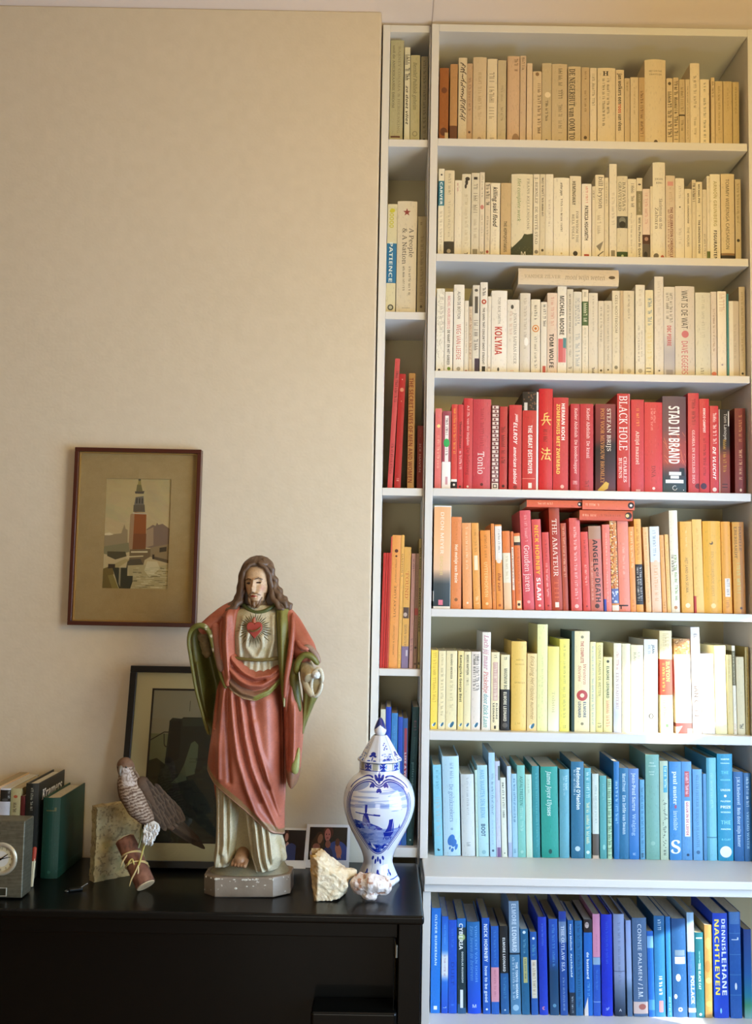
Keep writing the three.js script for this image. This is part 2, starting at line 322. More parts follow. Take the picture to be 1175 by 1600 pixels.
const ORD = ['zeroth', 'just', 'second', 'third', 'fourth', 'fifth', 'sixth', 'seventh', 'eighth', 'ninth', 'tenth', 'eleventh', 'twelfth'];
// a row: [left, right, top (pixels of the photograph, at the foot of the spine), lean (pixels that the head stands aside), colour, description, landmark name or 0, ...print]
function bookRow({ rows, atlas, yl, z, shelfY, place, group, depth = 0.135, maxX = 9 }) {
  const marks = rows.map((b, i) => [b[6], i]).filter(m => m[0]);
  let prev = null;
  rows.forEach((b, i) => {
    const [xl, xr, yt, lean, col, desc, lm, ...ops] = b;
    const xm = (xl + xr) / 2, yb = yl(xm), A = U(xl, yb, z), B = U(xr, yb, z), T = U(xm, yt, z); B.x = Math.min(B.x, maxX);
    const w = B.x - A.x - 0.0004, h = T.y - shelfY - 0.0004;
    let label;
    if (lm) label = `${desc} on the ${place}`;
    else {
      const left = marks.filter(m => m[1] < i).pop(), m = left || marks.find(q => q[1] > i), k = Math.abs(i - m[1]);
      label = `${desc}, ${ORD[k]} ${left ? 'right' : 'left'} of the ${m[0]}, ${place}`;
    }
    const words = t => t.split(/\s+/).length;
    if (words(label) > 16) label = label.replace(`, ${place}`, '').replace(' at the end of the row', ' ending the row');
    label = label.replace('the the ', 'the ');
    if (words(label) > 16) console.log('LONG', words(label), label);
    const hard = desc.includes('hardback');
    const d = Math.min(depth + 0.012, Math.max(0.095, Math.min(depth, h * 0.66) + (hard ? 0.012 : 0)));
    const g = makeBook(atlas, { w, h, d, hp: yb - yt, wp: xr - xl, col, ops, label, group, hard });
    const s = (EYE[2] - z) / F; let ang = -lean * s / h;
    if (prev) { const y = Math.min(h, prev.h), gap = Math.max(0, A.x - prev.x); ang = Math.min(ang, prev.ang + gap / y); }
    if (ang < 0 && B.x - Math.tan(ang) * h > maxX) ang = -Math.atan(Math.max(0, maxX - B.x) / h);
    prev = { ang, h, x: B.x };
    const px = ang > 0 ? A.x + 0.0002 : B.x - 0.0002, off = ang > 0 ? w / 2 : -w / 2;
    g.rotation.z = ang;                                   // turned about the lower corner that it stands on
    g.position.set(px + off * Math.cos(ang), shelfY + off * Math.sin(ang) + 0.0002, z - (b.back || 0));
  });
}
const lineY = (x0, y0, x1, y1) => x => lerp(y0, y1, (x - x0) / (x1 - x0));
const P1 = 'top shelf', P2 = 'second shelf', P3 = 'third shelf', P4 = 'red shelf', P5 = 'orange shelf', P6 = 'yellow shelf', P7 = 'turquoise shelf', P8 = 'bottom blue shelf';
const DK = '#4b4237', GR = '#8b8069', LG = '#aaa08c', BK = '#26231f', RD = '#b5362c', WH = '#f4efe6';
const rows1 = [
  [685.8, 700.3, 106, 0, '#9a5a22', 'rust-brown old book', 'rust-brown book', ['o', .3, '#6d3b16', .3], ['o', .85, '#5e3212', .4], [.86, 1, '#c9b48c', .62, 1]],
  [702.3, 714.1, 100, 0, '#b98a55', 'tan book with a dark brown foot', 'dark-footed tan book', [.78, 1, '#6a4020']],
  [715.4, 728.7, 90, 0, '#d8c7a3', 'worn cream book with ragged dark handwriting-like lettering', 'ragged-lettered book', ['x', 'scrawl']],
  [728.7, 737.6, 99, 0, '#c2a27c', 'thin pinkish-tan paperback', 0, ['~', .18, .6, '#8d6b4c', .5, .4], ['o', .86, '#5d4330', .2]],
  [738.3, 759.5, 89, 0, '#d3bd98', 'thick beige paperback with faint lettering', 0, ['~', .18, .72, '#b69d78', .5, .25], ['o', .95, '#a1896a', .16]],
  [760.5, 776.3, 91.6, 0, '#e3d3b2', 'pale cream paperback with a grey block title', 'grey-block-titled book', ['~', .16, .76, '#a59475', .45, .5], ['~', .93, .98, '#85755a', .5, .4]],
  [777, 790.4, 94, 0, '#c6b591', 'plain grey-beige paperback', 0, ['~', .3, .5, '#a39274', .5, .25], ['~', .56, .75, '#8d7d61', .5, .25]],
  [792, 811.4, 87.4, 0, '#d3b391', 'tall pinkish-beige paperback with a dark stain at its foot', 'tall stained-foot book', ['~', .03, .2, '#8b6f53', .7, .3], [0, 1, 'rgba(170,130,95,.35)', 0, .12], ['o', .95, '#9b7c5e', .3, .7, 1.6]],
  [812, 821.5, 87, 0, '#d0b696', 'thin tall beige paperback lettered at its head', 0, ['~', .02, .18, '#7c664c', .5, .45]],
  [822.7, 831.4, 98.5, 0, '#dcc4a4', 'thin plain pinkish-cream paperback', 0],
  [832, 846, 111.3, 0, '#d6bf9a', 'short cream paperback with one bold dark line of lettering', 'bold-lined short book', ['~', .17, .86, '#4e3a26', .72, .35], ['o', .04, '#8c6f4d', .2], ['~', .95, .99, '#6b4b30', .5, .5]],
  [846.4, 861.5, 98.5, 0, '#c7b48f', 'grey-cream paperback with a pale worn patch', 'pale-patched book', ['o', .39, '#ead9b9', .3, .6, .9], ['~', .46, .72, '#594e3c', .5, .28], ['o', .95, '#463b2c', .14]],
  [862, 886, 99.6, 0, '#cbb792', 'wide beige paperback with grey capitals', 'wide grey-lettered book', ['~', .06, .46, '#6d604a', .55, .26], ['~', .5, .9, '#93836a', .55, .26], ['o', .96, '#453b2c', .12]],
  [887.6, 907.6, 103.6, 0, '#cfbb95', 'beige paperback with heavy black slab letters', 'slab-lettered book', ['DE NEGERHUT van OOM TOM', .03, .99, '#332a1e', 'bs', .32, .62]],
  [908.3, 921, 105, 0, '#c5ad86', 'tan paperback with tiny lettering', 0, ['~', .05, .16, '#765f42', .5, .2], ['~', .3, .6, '#8b7350', .5, .25], ['o', .9, '#594730', .2]],
  [921.7, 932.4, 106, 0, '#e2d3b4', 'thin bright cream paperback with a grey title', 0, ['~', .08, .5, '#95886c', .5, .4], ['~', .93, .98, '#6d614c', .5, .5]],
  [933.7, 961.9, 105.8, 0, '#e0cfac', 'wide cream paperback with a black letter block at its head', 'black-blocked wide book', ['H', .03, .11, '#1d1813', 'hbs', .45, .34], ['~', .14, .62, '#6f634d', .58, .14], ['~', .14, .76, '#6f634d', .34, .14]],
  [962.4, 975.3, 109, 0, '#ddcaa6', 'cream paperback with one red word among black ones', 'red-worded book', ['jan wolkers een', .05, .45, '#2d251b', 'b', .5, .62], ['roos', .45, .57, '#b43a22', 'b', .5, .62], ['van vlees', .58, .8, '#2d251b', 'b', .5, .62]],
  [975.8, 984.4, 122, 0, '#cab58e', 'thin short beige paperback', 0, ['~', .05, .2, '#86734f', .5, .3], ['~', .94, .99, '#3c3122', .5, .5]],
  [985, 997.8, 120.5, 0, '#d8c5a1', 'short cream paperback with a faint title', 0, ['~', .15, .55, '#ab9775', .5, .2], ['o', .96, '#6b5a40', .16]],
  [998.3, 1007.6, 121, 0, '#c3a679', 'thin short brown-lettered paperback', 0, ['~', .2, .9, '#6a4a28', .5, .5]],
  [1008.2, 1041.2, 92.4, 0, '#dfcda9', 'thickest cream hardback with a dark lily emblem', 'thick lily-emblemed hardback', ['~', .095, .115, '#8d7c5d', .5, .3], ['HET GOD VAN', .12, .15, '#7a6a4e', 'hs', .5, .62], ['TRAGELIJK', .16, .185, '#7a6a4e', 'hs', .5, .6], ['o', .955, '#4b3e2b', .1, .5, 1.3], ['o', .965, '#4b3e2b', .16, .5, .3]],
  [1041.8, 1051.4, 122, 0, '#d8c49d', 'thin short cream paperback with a bold black title', 0, ['o', .08, '#5d5038', .25], ['~', .2, .92, '#3d3323', .5, .62]],
  [1052, 1061, 121, 0, '#d2bd94', 'thin short beige paperback with bold black lettering', 0, ['~', .05, .92, '#3d3323', .5, .6]],
  [1061.6, 1070.7, 124, 0, '#c9b48c', 'thin beige paperback with a cracked label', 0, ['~', .12, .5, '#8c7a58', .5, .5], [.52, .54, '#3d3323'], ['~', .6, .78, '#6c5c40', .5, .4]],
  [1071.3, 1078.5, 124, 0, '#d6c29b', 'very thin cream paperback', 0, ['~', .1, .9, '#a4926e', .5, .3]],
  [1078.8, 1093.8, 98.6, 0, '#e6d7b8', 'taller pale cream paperback with a pencil-grey title', 'taller pale book', ['~', .15, .55, '#8e8064', .5, .28], ['~', .64, .85, '#a0926f', .5, .24]],
  [1094.3, 1108.8, 123.8, 0, '#eadcbc', 'short bright cream paperback with green-grey lettering', 0, ['~', .05, .2, '#6b6a55', .5, .2], ['~', .28, .96, '#77765f', .5, .26]],
  [1111.5, 1117.4, 121, 0, '#d6c096', 'very thin beige paperback beside a dark gap', 0, ['~', .06, .3, '#7d6a45', .5, .5]],
  [1118, 1130, 126.7, 0, '#cdb688', 'short tan paperback with a dark foot emblem', 0, ['~', .08, .75, '#8d7547', .5, .22], ['o', .97, '#3d3120', .2]],
  [1130.8, 1144.7, 127, 0, '#c9b17f', 'short plain tan paperback', 0, ['~', .1, .45, '#a38a5a', .5, .18]],
  [1145.3, 1155.5, 128, 0, '#bfa876', 'short olive-tan paperback at the end of the row', 0, ['~', .08, .5, '#8c7747', .5, .26], ['o', .97, '#2f2617', .25]],
];
const rows2 = [
  [683.8, 693, 263.4, 0, '#e6ddc4', 'thin white paperback with a broad teal band', 'teal-banded book', [.14, .42, '#2d7488'], ['CARVER', .15, .41, '#e6eef0', 'b', .5, .6], ['~', .48, .95, '#b5ab92', .5, .4], ['o', .07, '#33302a', .15]],
  [693.2, 709, 266, 0, '#ded2b2', 'cream paperback with a dark picture at its foot', 'dark-footed book', ['~', .04, .3, '#a3977a', .5, .26], ['~', .36, .78, '#b0a486', .5, .22], [.82, 1, '#3a3427'], ['o', .93, '#a79a80', .2]],
  [709.5, 720.8, 281.5, 0, '#e9e0c8', 'short white paperback with one pink line', 0, ['~', .04, .16, '#b9807a', .4, .2]],
  [720.8, 734.9, 271.6, 0, '#e0d8bf', 'tall cream paperback with black scribbles at its head', 'scribble-headed book', ['o', .06, '#3a342b', .25, .6, .8], ['o', .1, '#3a342b', .16, .5, 2], ['o', .15, '#3a342b', .12, .4, 2], ['~', .25, .85, '#c4b896', .5, .3], ['~', .94, .99, '#4c4434', .5, .4]],
  [735.6, 748.4, 270, 0, '#dcd4bd', 'cream paperback with a small black label at its head', 0, [.05, .08, '#302a22', .28, .72], ['~', .13, .5, '#8d8470', .5, .5], ['~', .55, .8, '#b9ad92', .5, .35], [.9, .99, '#8f866f', .2, .8]],
  [748.6, 756.4, 269, 0, '#e1d7c1', 'thin cream paperback with a pink blot', 'pink-blotted book', ['~', .04, .3, '#9c907a', .5, .3], ['o', .41, '#c98478', .36, .5, 1.2], ['~', .5, .75, '#a89a80', .5, .3], ['M', .91, .97, '#5a5140', 'hb', .5, .6]],
  [757, 765.5, 285, 0, '#dccfb4', 'thin short paperback with bold black lettering at its head', 0, ['~', .02, .33, '#2f2a22', .5, .62], ['~', .45, .8, '#8e8166', .5, .3], ['o', .92, '#a04a3c', .25]],
  [766, 780.8, 285.7, 0, '#ebe2ca', 'white paperback lettered killing suki flood', 'suki flood book', ['killing suki flood', .05, .58, '#1e1b17', 'bi', .5, .62], ['~', .62, .9, '#c0b59b', .5, .2], ['o', .98, '#2a251f', .16]],
  [781.8, 798.2, 285.7, 0, '#cdb489', 'tan paperback with tall narrow grey letters', 'tan narrow-lettered book', ['THE HIPPOPOTAMUS', .51, .92, '#5d4e37', 'b', .45, .42]],
  [798.5, 832.4, 271.6, 0, '#e2d9bd', 'wide cream book with a dark green hillside at its foot', 'green-hillside book', ['x', 'hill']],
  [833, 842.8, 272, 0, '#e6dec7', 'thin white paperback with spaced grey capitals', 0, ['J. BERNLEF  DE WITTE STAD', .04, .83, '#6e6658', 's', .5, .58], ['o', .92, '#8a8271', .3]],
  [843, 851.8, 272, 0, '#d9cfb4', 'thin cream paperback with small black lettering at its head', 0, ['~', .04, .26, '#3a342a', .5, .3], ['~', .28, .5, '#3a342a', .5, .3], ['o', .9, '#4c4433', .22]],
  [852, 864.3, 272, 0, '#ebe4d0', 'white paperback with a pale grey title', 0, ['~', .3, .62, '#bdb3a4', .5, .25], ['o', .98, '#8d8573', .1]],
  [864.8, 889.6, 277.5, 0, '#efe8d4', 'wide plain white book with a fine black line of italics', 'wide white italic book', ['arthur japin', .06, .22, '#403a30', 'bi', .5, .2], ['~', .26, .68, '#57503f', .5, .12], ['o', .93, '#c9b989', .06]],
  [890, 908, 274.9, 0, '#e5dcc4', 'white paperback with a dark narrow block name and two grey lines', 'two-grey-lined book', ['HEMINGWAY', .06, .35, '#4a4234', 'b', .38, .4], ['FOR WHOM THE', .42, .8, '#5a5243', 's', .66, .26], ['BELL TOLLS', .46, .76, '#5a5243', 's', .3, .26], ['o', .93, '#3a342a', .2], [.97, 1, '#2e2820']],
  [908.8, 924.3, 287, 0, '#efe8d8', 'short white paperback with a red tag at its foot', 'red-tagged white book', ['~', .04, .26, '#c2564a', .5, .22], ['PATRICIA HIGHSMITH', .29, .75, '#27231e', 'b', .5, .5], [.93, 1, '#b34a3e', .25, .75]],
  [925, 930, 291, 0, '#e4d9c0', 'very thin white paperback', 0, ['~', .06, .2, '#5f5644', .5, .5]],
  [930.2, 944.3, 273, 0, '#e6dcc2', 'cream paperback with a large dark lower-case name', 'large lower-case book', ['bill bryson', .02, .4, '#463f33', 's', .6, .62], ['~', .48, .7, '#b4a88c', .4, .4], ['x', 'tri']],
  [944.5, 951, 277.5, 0, '#dfd3b6', 'thin cream paperback', 0, ['~', .05, .35, '#a2967a', .5, .4], ['o', .97, '#3c3426', .3]],
  [952, 963.8, 256, 0, '#e7dfca', 'tallest thin pale book', 'tallest thin book', ['~', .3, .65, '#bfb7a6', .5, .36], [.9, .96, '#8a8370', .25, .75]],
  [964.2, 981, 274.9, 0, '#dcd3ba', 'grey-cream book with a square picture and a green foot', 'green-footed book', ["BATAVIA'S", .07, .42, '#6a6556', 's', .66, .36], ['GRAVEYARD', .07, .42, '#6a6556', 's', .28, .36], [.48, .62, '#4b4d46'], ['o', .53, '#7d7f76', .3], ['o', .58, '#23241f', .3], [.9, 1, '#2c4a22'], ['o', .95, '#b9c79a', .12]],
  [981.2, 994.7, 279.4, 0, '#e6ddc4', 'white paperback with a grey name and title', 0, ['~', .06, .36, '#8a8371', .55, .4], ['~', .42, .92, '#a39a83', .4, .16]],
  [994.9, 1004, 278, 0, '#e0d6bc', 'thin paperback with an olive-grey band and black title', 'olive-banded book', [.16, .45, '#8a8263'], ['~', .2, .42, '#d8d0b6', .5, .3], ['Will You Please Be Quiet', .48, .96, '#3a352b', 'b', .5, .5], ['o', .08, '#4a4336', .25, .5, .5]],
  [1004.2, 1016, 295, 0, '#e6d3c4', 'short pinkish paperback with a dark picture at its foot', 'dark-pictured pink book', ['~', .06, .5, '#d3a79b', .5, .4], [.64, .77, '#4b2a20'], ['o', .7, '#b08a78', .25], [.77, 1, '#5c5349'], ['o', .92, '#231f1b', .25, .4, 1.6]],
  [1016.3, 1020.3, 291, 0, '#e4dac2', 'very thin white paperback beside a rounded spine', 0],
  [1020.6, 1040.2, 253.4, 0, '#e9e2cf', 'tall rounded white hardback with a stacked name at its head', 'tall rounded hardback', ['DEAN', .155, .185, '#57503f', 'hs', .5, .62], ['KING', .195, .225, '#57503f', 'hs', .5, .5], ['Skeletons on the', .37, .68, '#6a6353', 's', .62, .34], ['Zahara', .46, .68, '#6a6353', 's', .3, .34], ['o', .95, '#6e675a', .2, .25, 1], ['o', .97, '#b3624a', .16, .75, 1.4]],
  [1040.7, 1055.4, 274.3, 0, '#d9c9b2', 'beige-pink paperback with a dark red title', 'dark red titled book', [.07, .12, '#d79a92', .2, .8], ['~', .14, .32, '#c2ab93', .5, .3], ['THE CELEBRATION CHRONICLES', .37, .98, '#6b2b26', 'b', .62, .42], ['~', .4, .95, '#8d5b50', .3, .2]],
  [1055.7, 1069.8, 278.3, 0, '#e9e1cf', 'plain white paperback with a faint grey title', 0, ['~', .1, .26, '#b9b0a2', .5, .26], ['o', .35, '#57503f', .08], ['~', .6, .82, '#c5bcaa', .5, .3]],
  [1070, 1081.5, 295, 0, '#e6dcc2', 'short cream paperback with a spaced black title', 0, ['MICHAEL CUNNINGHAM', .06, .48, '#4a4436', 'b', .5, .28], ['THE HOURS', .53, .8, '#6b6453', '', .5, .42], ['~', .97, 1, '#4a4436', .5, .6]],
  [1081.7, 1088, 281, 0, '#ddd2b8', 'very thin cream paperback with black lettering', 0, ['~', .04, .28, '#3a342a', .5, .6]],
  [1088.2, 1098, 284, 0, '#e4dabe', 'thin cream paperback lettered the drowning room', 'drowning room book', ['MICHAEL PYE', .03, .27, '#2d2821', 'b', .5, .45], ['THE DROWNING ROOM', .48, .9, '#2d2821', 'b', .5, .45], ['~', .42, .45, '#2d2821', .5, .2]],
  [1098.2, 1104.8, 296, 0, '#ddd3bb', 'short thin grey-lettered paperback', 0, ['~', .62, .92, '#8a8271', .5, .4]],
  [1105, 1110, 275, 0, '#e6ddc8', 'taller very thin white book with a green foot', 0, [.88, 1, '#5c6b34']],
  [1110.2, 1126.2, 272, 0, '#ebe3cb', 'white book with gold-grey capitals over a black title', 'gold-and-black titled book', ['ARNON GRUNBERG', .08, .6, '#b7ad7c', 'b', .5, .44], ['FIGURANTEN', .64, .98, '#26221b', 'b', .5, .42]],
  [1127.3, 1148.5, 271.4, 0, '#d6c39c', 'wide tan book with a black foot', 'wide black-footed book', ['TOMMY WIERINGA CAESARION', .06, .86, '#4e4534', '', .48, .34], [.9, .925, '#8a6a45'], [.925, 1, '#211b14'], ['o', .98, '#cfc4a8', .06, .5, 2]],
  [1149.5, 1158.6, 280, 0, '#bfae88', 'short brownish paperback with a black dot', 0, ['~', .05, .55, '#8d7c58', .5, .4], ['o', .74, '#302819', .25]],
];
const rows3 = [
  [681, 693.6, 450.7, 0, '#e4dfd0', 'white paperback with scratchy grey drawing', 'scratchy-drawn book', ['x', 'scratch'], ['o', .965, '#4a4844', .16, .4]],
  [694, 707, 455.7, 0, '#ebe6da', 'white paperback with a pink name and a small green emblem', 'green-emblemed book', ['MICHEL HOUELLEBECQ', .05, .46, '#c4646a', '', .5, .42], ['DE KAART EN HET GEBIED', .47, .9, '#3a382f', 'b', .5, .42], ['o', .945, '#6d8a2e', .2, .55]],
  [708, 724.5, 444.6, 0, '#eeeadf', 'white book with a red title weg van liefde', 'weg van liefde book', ['ALAIN DE BOTTON', .08, .39, '#3d3a33', '', .5, .36], ['WEG VAN LIEFDE', .45, .85, '#c4564a', '', .5, .56], ['o', .95, '#a9a59a', .18]],
  [724.8, 731.5, 469.7, 0, '#e6dfcf', 'thin short white paperback', 0, ['~', .3, .75, '#a7a08e', .5, .3], ['o', .97, '#a4685a', .3]],
  [731.7, 737.3, 478.6, 0, '#d9c8ae', 'very thin short brownish paperback', 0, ['~', .05, .8, '#8a5b48', .5, .5]],
  [737.5, 748.4, 445.3, 0, '#ddd8cb', 'tall paperback with grey print and a purple foot', 'purple-footed book', ['o', .06, '#5f5b55', .25, .5, .8], [.13, .32, '#55504a', .3, .75], ['~', .4, .75, '#77726a', .5, .6], [.83, 1, '#3d2f45', .35, 1]],
  [749.3, 761, 440.8, 0, '#eae5da', 'tall white paperback with a red badge and a long black title', 'red-badged book', ['~', .06, .16, '#34302a', .5, .4], ['o', .215, '#b8503c', .32], ['o', .215, '#eae5da', .14], ["THE GANG THAT COULDN'T SHOOT STRAIGHT", .28, .9, '#34302a', 'b', .5, .4], [.92, .99, '#2d2a25', .3, .75]],
  [761.2, 766.8, 463, 0, '#e9e3d6', 'thin plain white paperback', 0, ['o', .92, '#b9a89b', .3]],
  [767.3, 791.8, 453.9, 0, '#efebe2', 'wide white book lettered kolyma in big red capitals', 'kolyma book', ['TOM ROB SMITH', .08, .4, '#8b8880', '', .5, .22], ['KOLYMA', .43, .77, '#c03a2e', 'b', .45, .62], ['o', .945, '#3a382f', .06, .45, 2]],
  [792, 811.2, 468, 0, '#ebe6db', 'white paperback with a grey serif name', 'grey serif named book', ['o', .1, '#4f4c45', .12, .4, 1.4], ['~', .16, .5, '#d8c0b0', .3, .24], ['JONATHAN SAFRAN FOER', .18, .86, '#8a867c', 's', .66, .32], ['~', .95, .98, '#c98a78', .4, .3]],
  [812, 828.3, 457.6, 0, '#dcd6ca', 'rounded grey-white hardback with a pale title', 'rounded grey-white hardback', ['~', .07, .7, '#b4aca0', .5, .26], ['o', .6, '#f1eee8', .2, .6, 2]],
  [829, 844, 467.5, 0, '#e6dfcd', 'white paperback with an orange ring', 'orange-ringed book', ['~', .08, .28, '#5d584c', .5, .3], ['o', .39, '#d3843e', .36], ['o', .39, '#e6dfcd', .26], ['o', .39, '#c9762f', .14], ['~', .5, .92, '#8c8779', .5, .26]],
  [844.7, 854.4, 471.7, 0, '#e6e0d2', 'thin white paperback with a small red tag', 0, ['~', .04, .36, '#55514a', .6, .4], [.88, .98, '#c2544a', .3, .8]],
  [854.8, 870.4, 457.4, 0, '#e2cfbf', 'pale pinkish paperback with big black capitals', 'big black capitals book', ['~', .05, .42, '#d19a88', .5, .3], ['TOM WOLFE', .5, .92, '#24211c', 'b', .45, .58]],
  [870.8, 885.3, 444.9, 0, '#ece7dc', 'tall white book with black name and pink and teal title', 'pink-and-teal titled book', ['MICHAEL MOORE', .12, .56, '#1f1d19', 'b', .5, .66], [.59, .71, '#4f8d94', .6, .95], [.6, .86, '#d46a70', .1, .6], [.7, .86, '#d98088', .6, .9]],
  [885.6, 895.5, 451.6, 0, '#d9d3c4', 'thin paperback with small black capitals', 0, ['MY MERCEDES IS NOT FOR SALE', .06, .52, '#3a362e', '', .5, .42], ['~', .55, .8, '#a6a092', .5, .3], ['~', .9, .98, '#6a655a', .5, .5]],
  [895.8, 908.8, 455.6, 0, '#e0ddd2', 'white paperback with grey-blue lettering', 0, ['~', .08, .4, '#7e8894', .6, .3], ['~', .08, .42, '#8e949a', .3, .2], ['~', .5, .9, '#a9b0b4', .5, .5]],
  [909.4, 919.2, 452.4, 0, '#e6dfce', 'thin white paperback with a dark green block', 'green-blocked book', ['~', .03, .1, '#8a8474', .5, .4], [.14, .42, '#4c6a42'], ['~', .16, .4, '#e3e6d6', .5, .6], ['~', .45, .9, '#b9b8a4', .5, .3]],
  [919.6, 934.1, 457.5, 0, '#dfd8c8', 'cream paperback with a fine grey line', 0, ['~', .04, .48, '#a39c8c', .5, .16], ['~', .9, .98, '#55504a', .5, .3]],
  [934.5, 943.8, 470, 0, '#dcd3c0', 'thin short cream paperback', 0, ['~', .08, .55, '#8d8674', .5, .3], ['o', .93, '#4a4539', .18]],
  [944.1, 956.3, 469.8, 0, '#d9d0bd', 'short cream paperback with a grey line of lettering', 0, ['~', .06, .86, '#968f7d', .5, .2], ['o', .92, '#3a352b', .1]],
  [956.6, 968.8, 454, 0, '#e2d9c2', 'cream paperback with grey capitals and a round emblem', 'round-emblemed cream book', ['CEES NOOTEBOOM', .05, .5, '#7b755f', '', .55, .42], ['~', .55, .75, '#c2b99e', .5, .3], ['o', .9, '#8a836c', .22]],
  [969, 974, 454, 0, '#cdb694', 'very thin brownish paperback', 0],
  [974.3, 991.4, 454, 0, '#ded3ba', 'plain cream paperback with a pale monogram', 0, ['~', .05, .35, '#a69c82', .5, .18], ['o', .94, '#b9ae94', .2]],
  [993.2, 1008, 444.9, 0, '#e6e0d0', 'taller cream paperback with fine grey lines', 0, ['~', .05, .25, '#c9c0ac', .5, .3], ['~', .45, .85, '#aaa394', .35, .2], ['~', .5, .8, '#aaa394', .65, .14], ['o', .94, '#b0a998', .22]],
  [1008.6, 1021.2, 453, 0, '#e9dfbd', 'pale yellow paperback with blue script', 'blue-scripted book', ['~', .1, .46, '#7f97a0', .55, .5], ['~', .5, .86, '#e2d08e', .5, .5], ['~', .9, .95, '#3d3a30', .4, .6], ['~', .94, .99, '#3d3a30', .4, .6]],
  [1023, 1037.3, 432, 0, '#e4ddd2', 'tallest pale white book', 'tallest pale book', ['~', .05, .5, '#cfc7bb', .5, .34], ['~', .55, .85, '#d3ccc1', .5, .2], ['o', .94, '#77726a', .1]],
  [1037.6, 1055, 448, 0, '#dcd6d2', 'grey-lilac paperback with a red name and grey foot', 'grey-lilac book', ['g', [0, '#e2dccf'], [.5, '#dcd6d2'], [.75, '#b9b6bd'], [1, '#c5c2c6']], ['~', .07, .4, '#7a756d', .66, .26], ['~', .07, .38, '#7a756d', .34, .26], ['DBC PIERRE', .43, .66, '#c2525c', 'b', .5, .5], [.92, .99, '#9f9aa2', .2, .8]],
  [1055.7, 1086.3, 447, 0, '#ddd5ca', 'wide white book with black and pink capitals, what is the what', 'widest black-and-pink book', ['WAT IS DE WAT', .05, .47, '#27241f', '', .48, .42], ['o', .53, '#d27a84', .18], ['DAVE EGGERS', .6, .97, '#c75a68', '', .48, .42]],
  [1087.3, 1111.2, 457, 0, '#dcdacb', 'wide greenish-grey paperback with a faint title', 0, ['~', .06, .55, '#c0bfb0', .5, .2], ['~', .89, .99, '#77756a', .42, .2]],
  [1111.5, 1120.4, 455.6, 0, '#e0d5ca', 'thin paperback with a small red creature at its foot', 'red-creature book', ['~', .2, .7, '#a58f80', .5, .34], ['o', .955, '#d27566', .42, .5, .8]],
  [1121.7, 1135.8, 455, 0, '#f0e9dc', 'bright white paperback with dotted head', 0, ['~', .03, .25, '#d9c6b6', .5, .6], ['o', .85, '#a99fa9', .1]],
  [1136.6, 1139.4, 459, 0, '#3f8d90', 'very thin teal booklet', 'thin teal booklet'],
  [1139.8, 1155.4, 470.3, 0, '#e2dccf', 'short two-toned white and beige paperback', 0, [0, 1, '#c9bba6', .42, 1], ['~', .3, .75, '#b0a591', .6, .25]],  // right part tinted darker: shade of the bookcase side painted in
  [1155.7, 1165.4, 448, 0, '#bfae92', 'brownish paperback at the end of the row', 0, ['~', .06, .75, '#9a8a6e', .5, .36], ['o', .95, '#2b2519', .18]],
];
